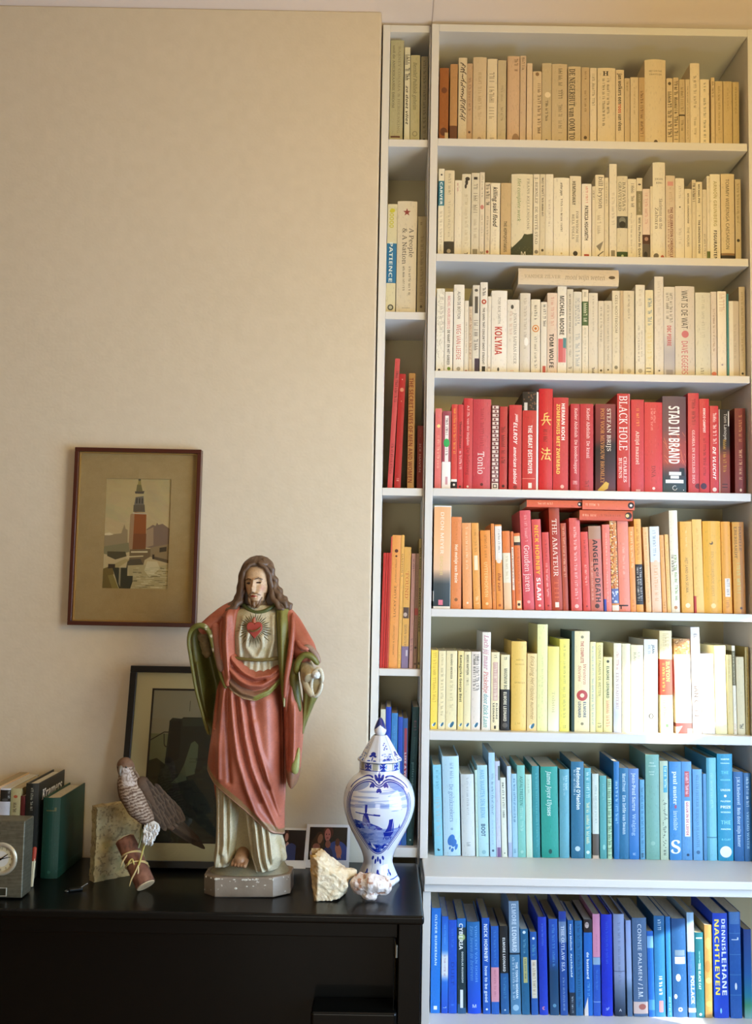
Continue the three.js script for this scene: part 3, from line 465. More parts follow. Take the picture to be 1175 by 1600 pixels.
const rows4 = [
  [678.8, 689.3, 638, 0, '#d86e68', 'pale red paperback with a yellow emblem', 'yellow-emblemed book', ['o', .22, '#f0d68c', .26], ['~', .34, .76, '#e6b9a0', .5, .36]],
  [690, 703.8, 642, 0, '#a04856', 'wine-red paperback with white label and white foot', 'white-footed wine-red book', [.06, .65, '#f0e6e0', .3, .72], ['~', .09, .32, '#5a4448', .5, .26], ['o', .41, '#2fae5a', .34, .5, 1.4], ['~', .48, .58, '#5a4448', .5, .24], [.65, 1, '#f2ece8'], [.84, .94, '#cf9aa2', .4, .66]],
  [704.5, 713.8, 631.5, 0, '#d2443e', 'red paperback with yellow script and a black square', 'yellow-scripted book', ['~', .05, .6, '#f0b64a', .5, .4], [.88, .91, '#f2ece4'], [.91, .985, '#1d1a1a'], ['o', .945, '#e9e2da', .2]],
  [714, 723.1, 632, 0, '#cf3a40', 'thin red paperback with black and white lettering', 0, ['Theodor Holman', .2, .52, '#3a1414', 'bs', .5, .5], ['~', .55, .78, '#f0dcd8', .5, .4], ['o', .965, '#5a1414', .2]],
  [723.5, 737.8, 622, 0, '#cc363c', 'red hardback with a white serif name', 'white serif named hardback', ['A.F.Th. van der Heijden', .08, .52, '#f4dcd8', 's', .5, .34], ['De helleveeg', .54, .84, '#7a1d24', 's', .5, .48], ['o', .965, '#f0d0cc', .12]],
  [738.2, 766.6, 623.3, 0, '#cc4852', 'broad pink-red hardback with a large white title near its foot', 'broad pink-red hardback', ['~', .1, .54, '#a8323e', .5, .2], ['Tonio', .58, .83, '#f8efec', 's', .46, .5], ['o', .94, '#5f1a20', .08]],
  [767, 779.5, 632.7, 0, '#6a2b2c', 'dark red book covered with small white tiles', 'white-tiled book', ['x', 'tiles']],
  [780, 792.2, 635, 0, '#c03a38', 'red paperback with tall dark letters', 0, ['~', .24, .73, '#6f1f1f', .45, .5], ['o', .95, '#4b1414', .18]],
  [794.8, 814.8, 632.5, 0, '#cc3a3c', 'red book with slanted white lettering', 'slanted-lettered book', ['JAMES', .11, .2, '#f6eeea', 'bi', .6, .26], ['ELLROY', .2, .45, '#f6eeea', 'bi', .5, .42], ['american tabloid', .49, .92, '#f6eeea', 'bi', .5, .36], ['o', .96, '#8d2226', .15], ['~', .02, .05, '#7a1d20', .5, .4]],
  [815.8, 840.8, 612, 0, '#c83230', 'red book lettered the great destroyer under a dark photograph', 'great destroyer book', ['x', 'destroyer'], ['THE GREAT DESTROYER', .34, .83, '#f6efe8', 'b', .5, .36], ['~', .22, .25, '#7a1a1a', .5, .6]],
  [841.7, 863.4, 607, 0, '#d0242a', 'tall rounded bright red hardback with gold characters', 'gold-charactered hardback', ['~', .08, .1, '#f0b8a0', .5, .4], ['~', .12, .14, '#f0b8a0', .5, .4], ['x', 'hanzi'], ['~', .4, .54, '#8d1418', .45, .3]],
  [864, 888, 621, 0, '#cc3338', 'red book with a white name beside a yellow title', 'white-and-yellow lettered book', ['HERMAN KOCH', .06, .46, '#f8f2ec', 'b', .66, .32], ['ZOMERHUIS MET ZWEMBAD', .07, .82, '#f2d66a', 'b', .34, .32], ['o', .95, '#e9b4a8', .12, .6]],
  [891.4, 905.8, 630.8, 0, '#c23a42', 'dull red hardback with white serif lettering', 0, ['Kader Abdolah  De boodschapper', .05, .8, '#f0d6d2', 's', .6, .42], ['~', .88, .95, '#e2b0ac', .5, .5]],
  [906.4, 927.4, 630.8, 0, '#c43a40', 'wider dull red hardback with a white serif title', 'wider serif-titled hardback', ['Kader Abdolah  De kraai', .05, .62, '#f0d6d2', 's', .6, .34], ['~', .87, .96, '#8f2830', .5, .3]],
  [930.5, 962.5, 631, 0, '#7d2a30', 'broad dark maroon book with a golden ribbon at its foot', 'golden-ribboned book', ['x', 'brijs'], ['STEFAN BRIJS', .05, .54, '#f2e6d6', 's', .66, .26], ['POST VOOR MEVROUW BROMLEY', .05, .9, '#e09a4e', 's', .34, .24]],
  [964.5, 984.8, 614.7, 0, '#c93436', 'tall red book with huge white letters black hole', 'black hole book', ['BLACK HOLE', .02, .58, '#f6eeee', 's', .5, .84], ['CHARLES', .64, .9, '#f0d2ce', 'bs', .62, .36], ['BURNS', .65, .86, '#f0d2ce', 'bs', .26, .34], [0, .95, 'rgba(240,200,196,.5)', .9, 1]],
  [986.6, 1006.8, 624.3, 0, '#cf3a42', 'red book with the cream title altijd mazzel', 'altijd mazzel book', ['~', .1, .3, '#f0a050', .5, .22], ['Altijd mazzel', .34, .7, '#f4e4d6', 's', .5, .36], [.965, .985, '#e6b0ae', .35, .7]],
  [1007.5, 1035.6, 628.3, 0, '#d43a40', 'broad plain red book with three small dark letters', 'broad plain red book', ['~', .07, .25, '#ee9c98', .55, .12], ['~', .07, .33, '#ee9c98', .4, .12], ['DNA', .7, .83, '#7a1a20', 's', .5, .28], ['o', .95, '#f4d6d2', .08]],
  [1036, 1073, 619, 0, '#6b4a52', 'broad dark book lettered stad in brand over flames', 'stad in brand book', ['x', 'brand'], ['STAD IN BRAND', .1, .7, '#f6f0ee', 'b', .5, .64]],
  [1075.8, 1093, 614, 0, '#cf4048', 'tall pinkish red book with a dark flower at its foot', 'dark-flowered book', ['~', .06, .34, '#8f2530', .5, .34], ['GLORIA IN EXCELSIS DEO', .37, .9, '#f6e0dc', 's', .5, .34], ['o', .925, '#6a141c', .3, .9, .8]],
  [1093.4, 1109.1, 623, 0, '#d2323c', 'bright red book with a white name and dark title', 0, ['REMCO CAMPERT', .1, .36, '#f8e6e4', 'b', .5, .3], ['~', .42, .82, '#8f1822', .5, .26], ['o', .92, '#4a2a4a', .3, .4, 1]],
  [1110, 1123.6, 634, 0, '#cf363e', 'red paperback lettered de vlucht in white', 'de vlucht book', ['~', .08, .44, '#f6e2de', .55, .4], ['DE VLUCHT', .46, .83, '#f8f0ec', 'bi', .5, .5], ['o', .95, '#f4e6e2', .24]],
  [1124.4, 1141.3, 639.6, 0, '#5a3028', 'black and brown book with torn white edges', 'torn-edged black book', ['g', [0, '#1b1715'], [.42, '#2b201b'], [.55, '#8d3a28'], [1, '#8a3430']], [0, 1, '#e6d2c8', 0, .07], [.02, .2, '#e0d8d0', .84, .95], ['Tom Lanoye', .05, .36, '#ddd6cc', '', .6, .36], ['~', .36, .76, '#c9962e', .5, .3], ['~', .88, .97, '#2b1512', .5, .5]],
  [1149, 1166.3, 637.7, 0, '#7d2420', 'dark red book with tan capitals at the end of the row', 0, [0, 1, 'rgba(60,8,8,.45)', .7, 1], ['~', .08, .42, '#c08250', .5, .28], ['~', .48, .86, '#d3a67c', .5, .28], ['o', .95, '#e0c0a8', .1, .5, 1.4]],  // dark right edge: painted shade from the bookcase side panel
];
const rows5 = [
  [676.6, 703.6, 790, 0, '#f2ece2', 'broad white-edged book fading from peach to dark blue', 'peach-to-blue book', ['x', 'spoor'], ['DEON MEYER', .06, .47, '#f6ead8', '', .48, .26], ['SPOOR', .49, .68, '#d9c07c', '', .45, .22]],
  [704.3, 720.6, 807.5, -2, '#e58a4e', 'orange paperback with a white title', 'white-titled orange book', ['~', .05, .26, '#c9743a', .5, .14], ['Het meisje van Rosie', .3, .72, '#f6e4cc', 'b', .5, .42], ['o', .9, '#8d5a34', .16]],
  [723.3, 738, 817, -4, '#f0a468', 'light orange paperback', 0, ['~', .05, .55, '#f8d8b0', .5, .26], ['o', .93, '#f8e2c6', .12]],
  [740, 751.4, 817, -5, '#eda552', 'yellow-orange paperback with a white block', 'white-blocked book', ['~', .08, .35, '#b9803e', .5, .3], [.38, .55, '#f2e2bc', .25, .75], ['~', .85, .95, '#f4dca8', .5, .4]],
  [753.4, 769.2, 828.7, -4.5, '#eb9440', 'orange paperback with big cream letters', 0, ['~', .06, .36, '#b86f2c', .5, .26], ['UYTTERHOEVEN', .4, .85, '#f4cf92', '', .5, .48], ['o', .93, '#f4cf92', .14]],
  [770, 775.4, 818, -4.5, '#e48a3e', 'thin orange paperback', 0, ['~', .12, .8, '#b5632a', .5, .4]],
  [775.8, 786.4, 819.4, -4, '#ea943e', 'orange paperback with a white upper half, lettered the van', 'the van book', [.02, .42, '#f0e6da'], ['~', .06, .35, '#8b8078', .6, .32], ['o', .43, '#e8dccd', .36], ['the van', .57, .78, '#8d3a1c', 'bi', .5, .6], ['o', .95, '#b35a24', .2]],
  [788, 800, 829.7, -4.5, '#e67e3c', 'orange paperback with a cream middle', 'cream-middled book', [.28, .66, '#ece0c4'], [.66, 1, '#eec69a'], ['~', .32, .62, '#d0bd96', .5, .3]],
  [801, 805.8, 830.5, -4.5, '#e2763a', 'very thin orange paperback with a white strip', 0, [.2, .75, '#f0e0cc', .2, .8], ['~', .22, .72, '#7b6a5c', .5, .4]],
  [806.4, 816, 833, -4.5, '#e0702f', 'orange paperback with a beige square and a small ringed bird', 'beige-squared book', [.04, .12, '#e6cfa6'], [.12, .16, '#3a241a'], ['~', .2, .8, '#b84c1c', .6, .3], [.88, .98, '#f0cf9a', .2, .85], ['o', .93, '#3a241a', .22]],
  [818.3, 835.4, 797.6, -7.5, '#d9545a', 'pink-red book lettered gouden jaren', 'gouden jaren book', ['~', .05, .32, '#f2b0ac', .5, .26], ['Gouden jaren', .35, .82, '#f6dcd4', 's', .5, .66], ['o', .92, '#eaa6a0', .14]],
  [836.6, 850.8, 811.5, -7, '#db4e4c', 'red-pink book with yellow and white bold lettering', 'yellow-and-white bold book', ['NICK HORNBY', .06, .61, '#f0b22e', 'b', .5, .62], ['SLAM', .64, .9, '#f8f0e6', 'b', .5, .62], ['o', .95, '#f3c4b4', .14]],
  [851.8, 862.6, 831.7, -6, '#d84a44', 'short red paperback with small white lettering', 0, ['~', .1, .35, '#a52c28', .5, .3], ['~', .4, .85, '#f2c8be', .5, .3], ['o', .94, '#8d2420', .14]],
  [863, 879.6, 793.4, -6.5, '#b8402a', 'tall brown-red book lettered the amateur', 'the amateur book', ['g', [0, '#a8401e'], [.3, '#b03020'], [.7, '#c04a30'], [1, '#b4401e']], ['THE AMATEUR', .11, .67, '#f4e2d2', 's', .5, .6], ['THE', .7, .92, '#d9643a', 's', .5, .56], [.92, .97, '#f2e2d2', .3, .66]],
  [880, 888.6, 817.5, -5, '#b64a2c', 'thin red-brown paperback', 0, ['~', .04, .62, '#e6b08c', .5, .4]],
  [893, 910.2, 809.4, -4.5, '#de5e56', 'pink-red paperback with a white line of lettering', 0, ['~', .1, .88, '#f4c6bc', .5, .26], ['o', .95, '#f4c6bc', .18]],
  [911.7, 923.2, 831, -5, '#dc4c40', 'short red paperback', 0, ['~', .1, .35, '#a8302a', .5, .3], ['~', .42, .68, '#f0b8a8', .5, .3], ['o', .94, '#8d2420', .12]],
  [923.8, 943.4, 822, -5, '#cd6f5c', 'dusty pink book lettered angels of death in black', 'angels of death book', [0, .16, '#b3866c'], ['ANGELS', .16, .54, '#2a1a16', 'b', .5, .5], ['OF', .54, .6, '#2a1a16', 'b', .6, .3], ['DEATH', .61, .9, '#2a1a16', 'b', .62, .56], ['~', .42, .88, '#f0c8b6', .18, .14], ['o', .94, '#4a2a22', .18]],
  [944.5, 956.3, 819.6, -4, '#ea7a68', 'pink paperback with a blue strip at its foot', 'blue-stripped book', ['~', .1, .9, '#f6c8b4', .5, .2], [.86, 1, '#3a52b0', 0, .3]],
  [957, 967.8, 813.7, -5.5, '#d9883c', 'book with a speckled orange mosaic and blue foot', 'mosaic book', ['x', 'mosaic']],
  [968.2, 985.4, 813.7, -4, '#ec8a70', 'salmon paperback with a black twig mark', 0, ['~', .25, .6, '#f4b8a0', .5, .2], [.925, .94, '#2a1714', 0, .8], [.93, .97, '#2a1714', .1, .2]],
  [985.7, 994.6, 823, -5, '#ee9648', 'orange paperback', 0, ['~', .06, .5, '#f8d8a2', .5, .36], ['~', .86, .96, '#c86a26', .5, .4]],
  [995, 1006, 810.8, -4.5, '#efa848', 'orange book with a black band of white capitals', 'black-banded book', ['~', .06, .46, '#c9802a', .45, .4], [.49, .92, '#1f1712'], ['~', .52, .89, '#f0e6d6', .32, .3], ['~', .52, .89, '#f0e6d6', .72, .3]],
  [1010, 1018.4, 823.6, -5.5, '#f0bf82', 'pale orange paperback', 0, ['~', .06, .9, '#dc9a54', .5, .3]],
  [1019.5, 1034.6, 822.8, -4.5, '#f2c9a4', 'peach book with a pale blue-white upper half', 'blue-white topped book', [0, .42, '#dfe6ea'], ['~', .05, .36, '#8fa0ac', .45, .3], ['o', .41, '#f2c9a4', .2, .55, .8], ['~', .46, .9, '#e0a070', .5, .36]],
  [1035.6, 1042.3, 836, -5, '#eeaa5c', 'thin orange paperback', 0, ['~', .1, .3, '#c98438', .5, .4], ['~', .86, .95, '#c98438', .5, .5]],
  [1043, 1049, 835, -4.5, '#f2c070', 'thin yellow-orange paperback', 0, ['~', .1, .85, '#e0a04c', .5, .3]],
  [1049.8, 1063, 797.6, -4, '#f3ead2', 'tall cream hardback with green lettering near its foot', 'tall cream hardback', ['~', .44, .62, '#4a4a3a', .3, .3], ['~', .44, .9, '#7d9440', .62, .34], ['o', .95, '#c98a54', .2]],
  [1066, 1084.5, 814.8, -3, '#f0b44e', 'yellow-orange book with dark spaced capitals', 'dark-capitals yellow book', ['HET LAND VAN SELMA', .4, .78, '#7d5a20', '', .5, .3], ['o', .92, '#f8e2b0', .2], ['~', .1, .28, '#f8d890', .5, .12]],
  [1085.8, 1101, 811.6, -4, '#f5c468', 'light yellow book with a red foot strip', 0, [.82, 1, '#c8433c', 0, .2], ['~', .1, .36, '#e8ab48', .5, .24]],
  [1101.3, 1129.4, 814.2, -2.2, '#f0b440', 'broad plain yellow hardback with a gold title', 'broad gold-titled hardback', ['o', .24, '#6b4a1c', .1, .45], ['o', .23, '#f0b440', .07, .41], ['EEN ONGERIJMDE GEEST', .33, .82, '#c98f2e', '', .5, .2], ['o', .92, '#f8d68c', .14]],
  [1130, 1145, 815, -3.5, '#eea63e', 'orange hardback with a white label', 0, [.62, .82, '#efe2d4', .28, .82], ['~', .63, .81, '#9a8a84', .6, .3], ['~', .86, .96, '#c47826', .5, .3]],
  [1147.4, 1166, 815.6, -2.5, '#dc9a2e', 'dark yellow book with a black serif name', 0, [0, 1, 'rgba(120,60,0,.45)', .6, 1], ['ISABELLE', .05, .32, '#53330e', 's', .66, .3], ['EBERHARDT', .05, .4, '#53330e', 's', .3, .3], ['~', .45, .8, '#c8c070', .45, .3], ['o', .94, '#4a2a08', .1, .6]],  // right part darkened with painted shade from the side panel
];
const rows6 = [
  [672.2, 683.2, 1015.5, 0, '#f0cf52', 'bright yellow paperback', 'bright yellow paperback', ['~', .03, .7, '#c9a53a', .5, .5], ['x', 'bird']],
  [684, 695.6, 1016.8, 0, '#efdfae', 'pale cream-yellow paperback with a grey title', 0, ['~', .04, .2, '#b5a57a', .5, .26], ['~', .22, .85, '#b9a97e', .5, .34], ['x', 'bird']],
  [696, 713.2, 1016.8, 0, '#f0e2b0', 'pale yellow paperback with small dark capitals', 0, ['EDUARDO MENDOZA', .04, .36, '#5a5138', 'b', .5, .24], ['~', .38, .78, '#cbbd8c', .5, .3], ['x', 'bird']],
  [714.6, 723.6, 1017, 0, '#f2de94', 'thin yellow paperback with black bold lettering', 0, ['Kamagurka George Best', .05, .65, '#2f2a1c', 'b', .5, .56], ['x', 'bird']],
  [724, 735.3, 1018, 0, '#efe2b2', 'pale yellow paperback with a short black name', 0, ['MIEKE KAPTEIN', .04, .3, '#3b3524', 'b', .5, .4], ['~', .34, .46, '#8d8260', .5, .3], ['x', 'bird']],
  [735.7, 750.3, 1018, 0, '#ece0d0', 'pinkish-white paperback with two black lines', 'two-lined pinkish-white book', ['~', .04, .52, '#3c372e', .66, .3], ['~', .04, .52, '#3c372e', .32, .3], ['x', 'bird']],
  [752.4, 765.8, 987.6, 0, '#efe8da', 'tall white book with colourful hand lettering', 'hand-lettered tall book', ['Lach jij maar', .03, .38, '#c05a80', 'is', .5, .7], ['Pinkeltje', .4, .62, '#cc4640', 'is', .5, .7], ['door', .63, .73, '#3f8f96', 'is', .5, .66], ['Dick Laan', .74, .97, '#2f9a92', 'is', .5, .7]],
  [766.5, 779.8, 1019, 0, '#f1e3b6', 'cream-yellow paperback with a pink grid panel', 'pink-gridded book', ['~', .04, .09, '#4a4028', .5, .3], [.13, .62, '#c98f84', .26, .78], [.135, .615, '#e6cdb6', .32, .72], ['~', .15, .6, '#cb9a90', .52, .4], ['ELMORE', .65, .86, '#3a3222', 'b', .7, .28], ['LEONARD', .65, .9, '#3a3222', 'b', .34, .28], [.94, .98, '#3a3222', .4, .62]],
  [782, 795.8, 1023, 0, '#efe2b0', 'book with a cream upper and black lower half', 'half-black book', ['MAXIMUM BOB', .18, .48, '#4a4a3c', 'b', .55, .5], [.46, 1, '#201d1a'], ['ELMORE LEONARD', .49, .88, '#efe6c8', 'b', .5, .5], ['~', .03, .07, '#4a4028', .5, .3], ['o', .93, '#5b554c', .3]],
  [798.5, 822.4, 1002, 0, '#efc766', 'broad amber hardback with tiny level lettering', 'broad amber hardback', ['MARTEN', .2, .22, '#b98c3a', 'h', .55, .5], ['KOORDEN', .25, .27, '#b98c3a', 'h', .55, .6], ['SPINOZA', .45, .475, '#b98c3a', 'h', .55, .7], ['M', .9, .93, '#c9962e', 'h', .5, .2]],
  [823.2, 838.6, 1021, 0, '#ecd08e', 'tan-yellow paperback with brown italics', 0, ['Erica Jong Het ritsloze nummer', .03, .85, '#a37840', 'i', .55, .5], ['x', 'bird']],
  [839, 855.2, 975.3, 0, '#f0eda6', 'tallest lemon book with a faint title', 'tallest lemon book', ['~', .3, .75, '#d6d38e', .5, .16]],
  [855.8, 873.6, 1010, 0, '#f2ea9a', 'lemon book turning white at its foot', 0, ['g', [0, '#f0e27c'], [.55, '#f2ea9a'], [1, '#f4f0d8']], ['Tolstoi', .53, .78, '#d3c68a', 's', .5, .36]],
  [874, 889.6, 998.3, 0, '#f3e872', 'bright lemon book with grey lettering', 0, ['~', .06, .5, '#b7ad5e', .5, .22], ['~', .52, .86, '#c4ba68', .5, .26], ['~', .93, .97, '#a89d50', .5, .3]],
  [893, 921.6, 986, 0, '#f0e2ae', 'broad cream book with western lettering and a red badge', 'red-badged western book', [0, 1, '#35504e', 0, .16], ['THE COMPLETE', .1, .32, '#b8483c', 'b', .58, .24], ['Western', .32, .53, '#c45a48', 'is', .72, .24], ['Stories', .34, .5, '#c45a48', 'is', .44, .22], ['o', .64, '#c2463e', .3, .58], ['o', .64, '#efd8b4', .12, .58], ['ELMORE', .7, .86, '#3d4660', 'b', .72, .22], ['LEONARD', .7, .86, '#3d4660', 'b', .44, .22], ['o', .92, '#8d8460', .08, .58], ['o', .06, '#8d8460', .08, .58]],
  [922, 930.8, 1003, 0, '#f1eab0', 'thin pale yellow paperback with green-blue lettering', 0, ['~', .05, .92, '#9fb0a0', .5, .4]],
  [931.2, 942.2, 1004, 0, '#f2e494', 'yellow paperback with thin brown capitals', 0, ['CONNIE PALMEN DE WETTEN', .03, .6, '#8a7a46', '', .55, .46], ['~', .9, .97, '#7a6c40', .5, .5]],
  [943, 956.8, 1026.5, 0, '#f2e8a4', 'short yellow paperback with black and red lettering', 'black-and-red lettered short book', ['o', .06, '#4a4a34', .16], ['ELMORE LEONARD', .12, .55, '#34402f', 'b', .5, .4], ['~', .58, .95, '#e08a64', .5, .4]],
  [959, 971.2, 1005, 0, '#f2ead2', 'pale cream book with a blue foot', 0, ['g', [0, '#efe6c6'], [.6, '#f1ecdc'], [.8, '#d8dcea'], [1, '#eceaf0']], ['~', .1, .3, '#cf8a78', .5, .3], ['EEN STADTERU', .33, .74, '#b98a80', 's', .5, .46]],  // bluish foot is shadow painted into the spine gradient
  [972, 985.4, 1005.6, 0, '#efe5c0', 'plain pale cream hardback', 0],
  [986, 1005.6, 1007.7, 0, '#f4ecc0', 'white-yellow book with two lines of spaced grey capitals', 'two-line spaced book', ['CHARLOTTE MUTSAERS', .08, .75, '#b9ad86', 's', .66, .28], ['RACHELS ROKJE', .08, .56, '#b9ad86', 's', .34, .26], ['M', .89, .95, '#b7ab88', 'h', .5, .3]],
  [1006.7, 1028.2, 998.9, 0, '#e9e8e2', 'broad grey-white book with a round zero emblem', 'zero-emblemed book', ['JEAN PAUL SARTRE', .06, .42, '#4a4c44', 'b', .68, .24], ['DE TEKEN DER ONGELUKKEN', .06, .6, '#8a98a0', 's', .4, .22], ['o', .82, '#3e3e2e', .18, .5, 1.1], ['o', .82, '#e9e8e2', .09, .5, 1.6]],
  [1033, 1052.3, 985.5, -2, '#f0dfa8', 'cream book with a red label of yellow letters', 'red-labelled book', [.28, .63, '#cf4a30'], ['BATON', .3, .5, '#f0c65a', 'bs', .64, .4], ['~', .32, .6, '#f0c65a', .28, .2], ['~', .03, .25, '#d8be88', .5, .5], ['CARLE', .68, .84, '#8d8468', '', .66, .26], ['~', .68, .86, '#8d8468', .34, .26], [.91, .94, '#5f9a58', .4, .62]],
  [1057, 1082.2, 998.3, -3.5, '#f3ead8', 'broad white book with a brown marbled head and foot', 'brown-headed broad book', ['x', 'marble']],
  [1083, 1097, 980, -3, '#efe9e2', 'tall white book with childish black lettering', 'childish-lettered tall book', ['ELMORE', .06, .23, '#4a4440', '', .5, .44], [.55, .84, '#b0a59c', .1, .9], ['o', .76, '#f0ece6', .45, .5, 1.6], ['GAN GABIE', .52, .88, '#5a5048', '', .5, .6], ['o', .94, '#8d8880', .08]],
  [1098.6, 1118.4, 1021.7, -2.5, '#f4eee2', 'short broad white hardback', 0, ['~', .87, .89, '#c5b48c', .5, .7]],
  [1119, 1137.3, 1008.8, -2, '#f3ebb4', 'broad pale yellow hardback', 0, ['~', .4, .75, '#dfcf86', .5, .2]],
  [1137.7, 1146.6, 1023, -2.5, '#e0c882', 'tan-yellow paperback', 0, ['~', .06, .3, '#c2a762', .5, .3]],
  [1146.9, 1152, 1008.8, -2.5, '#e6dcc0', 'thin paperback with an olive upper part', 'olive-topped thin book', [.06, .45, '#6d6238'], ['~', .08, .44, '#d8cda0', .5, .4], ['~', .88, .98, '#d8a080', .5, .5]],
  [1152.8, 1165.4, 1026.5, -2, '#d6c79c', 'short beige paperback with black print at its foot', 0, ['~', .86, .97, '#3d3422', .5, .5]],
  [1166, 1172, 1011, -1, '#b8a662', 'olive-tan paperback at the end of the row', 0, ['~', .1, .8, '#7a6c3a', .5, .3]],
];
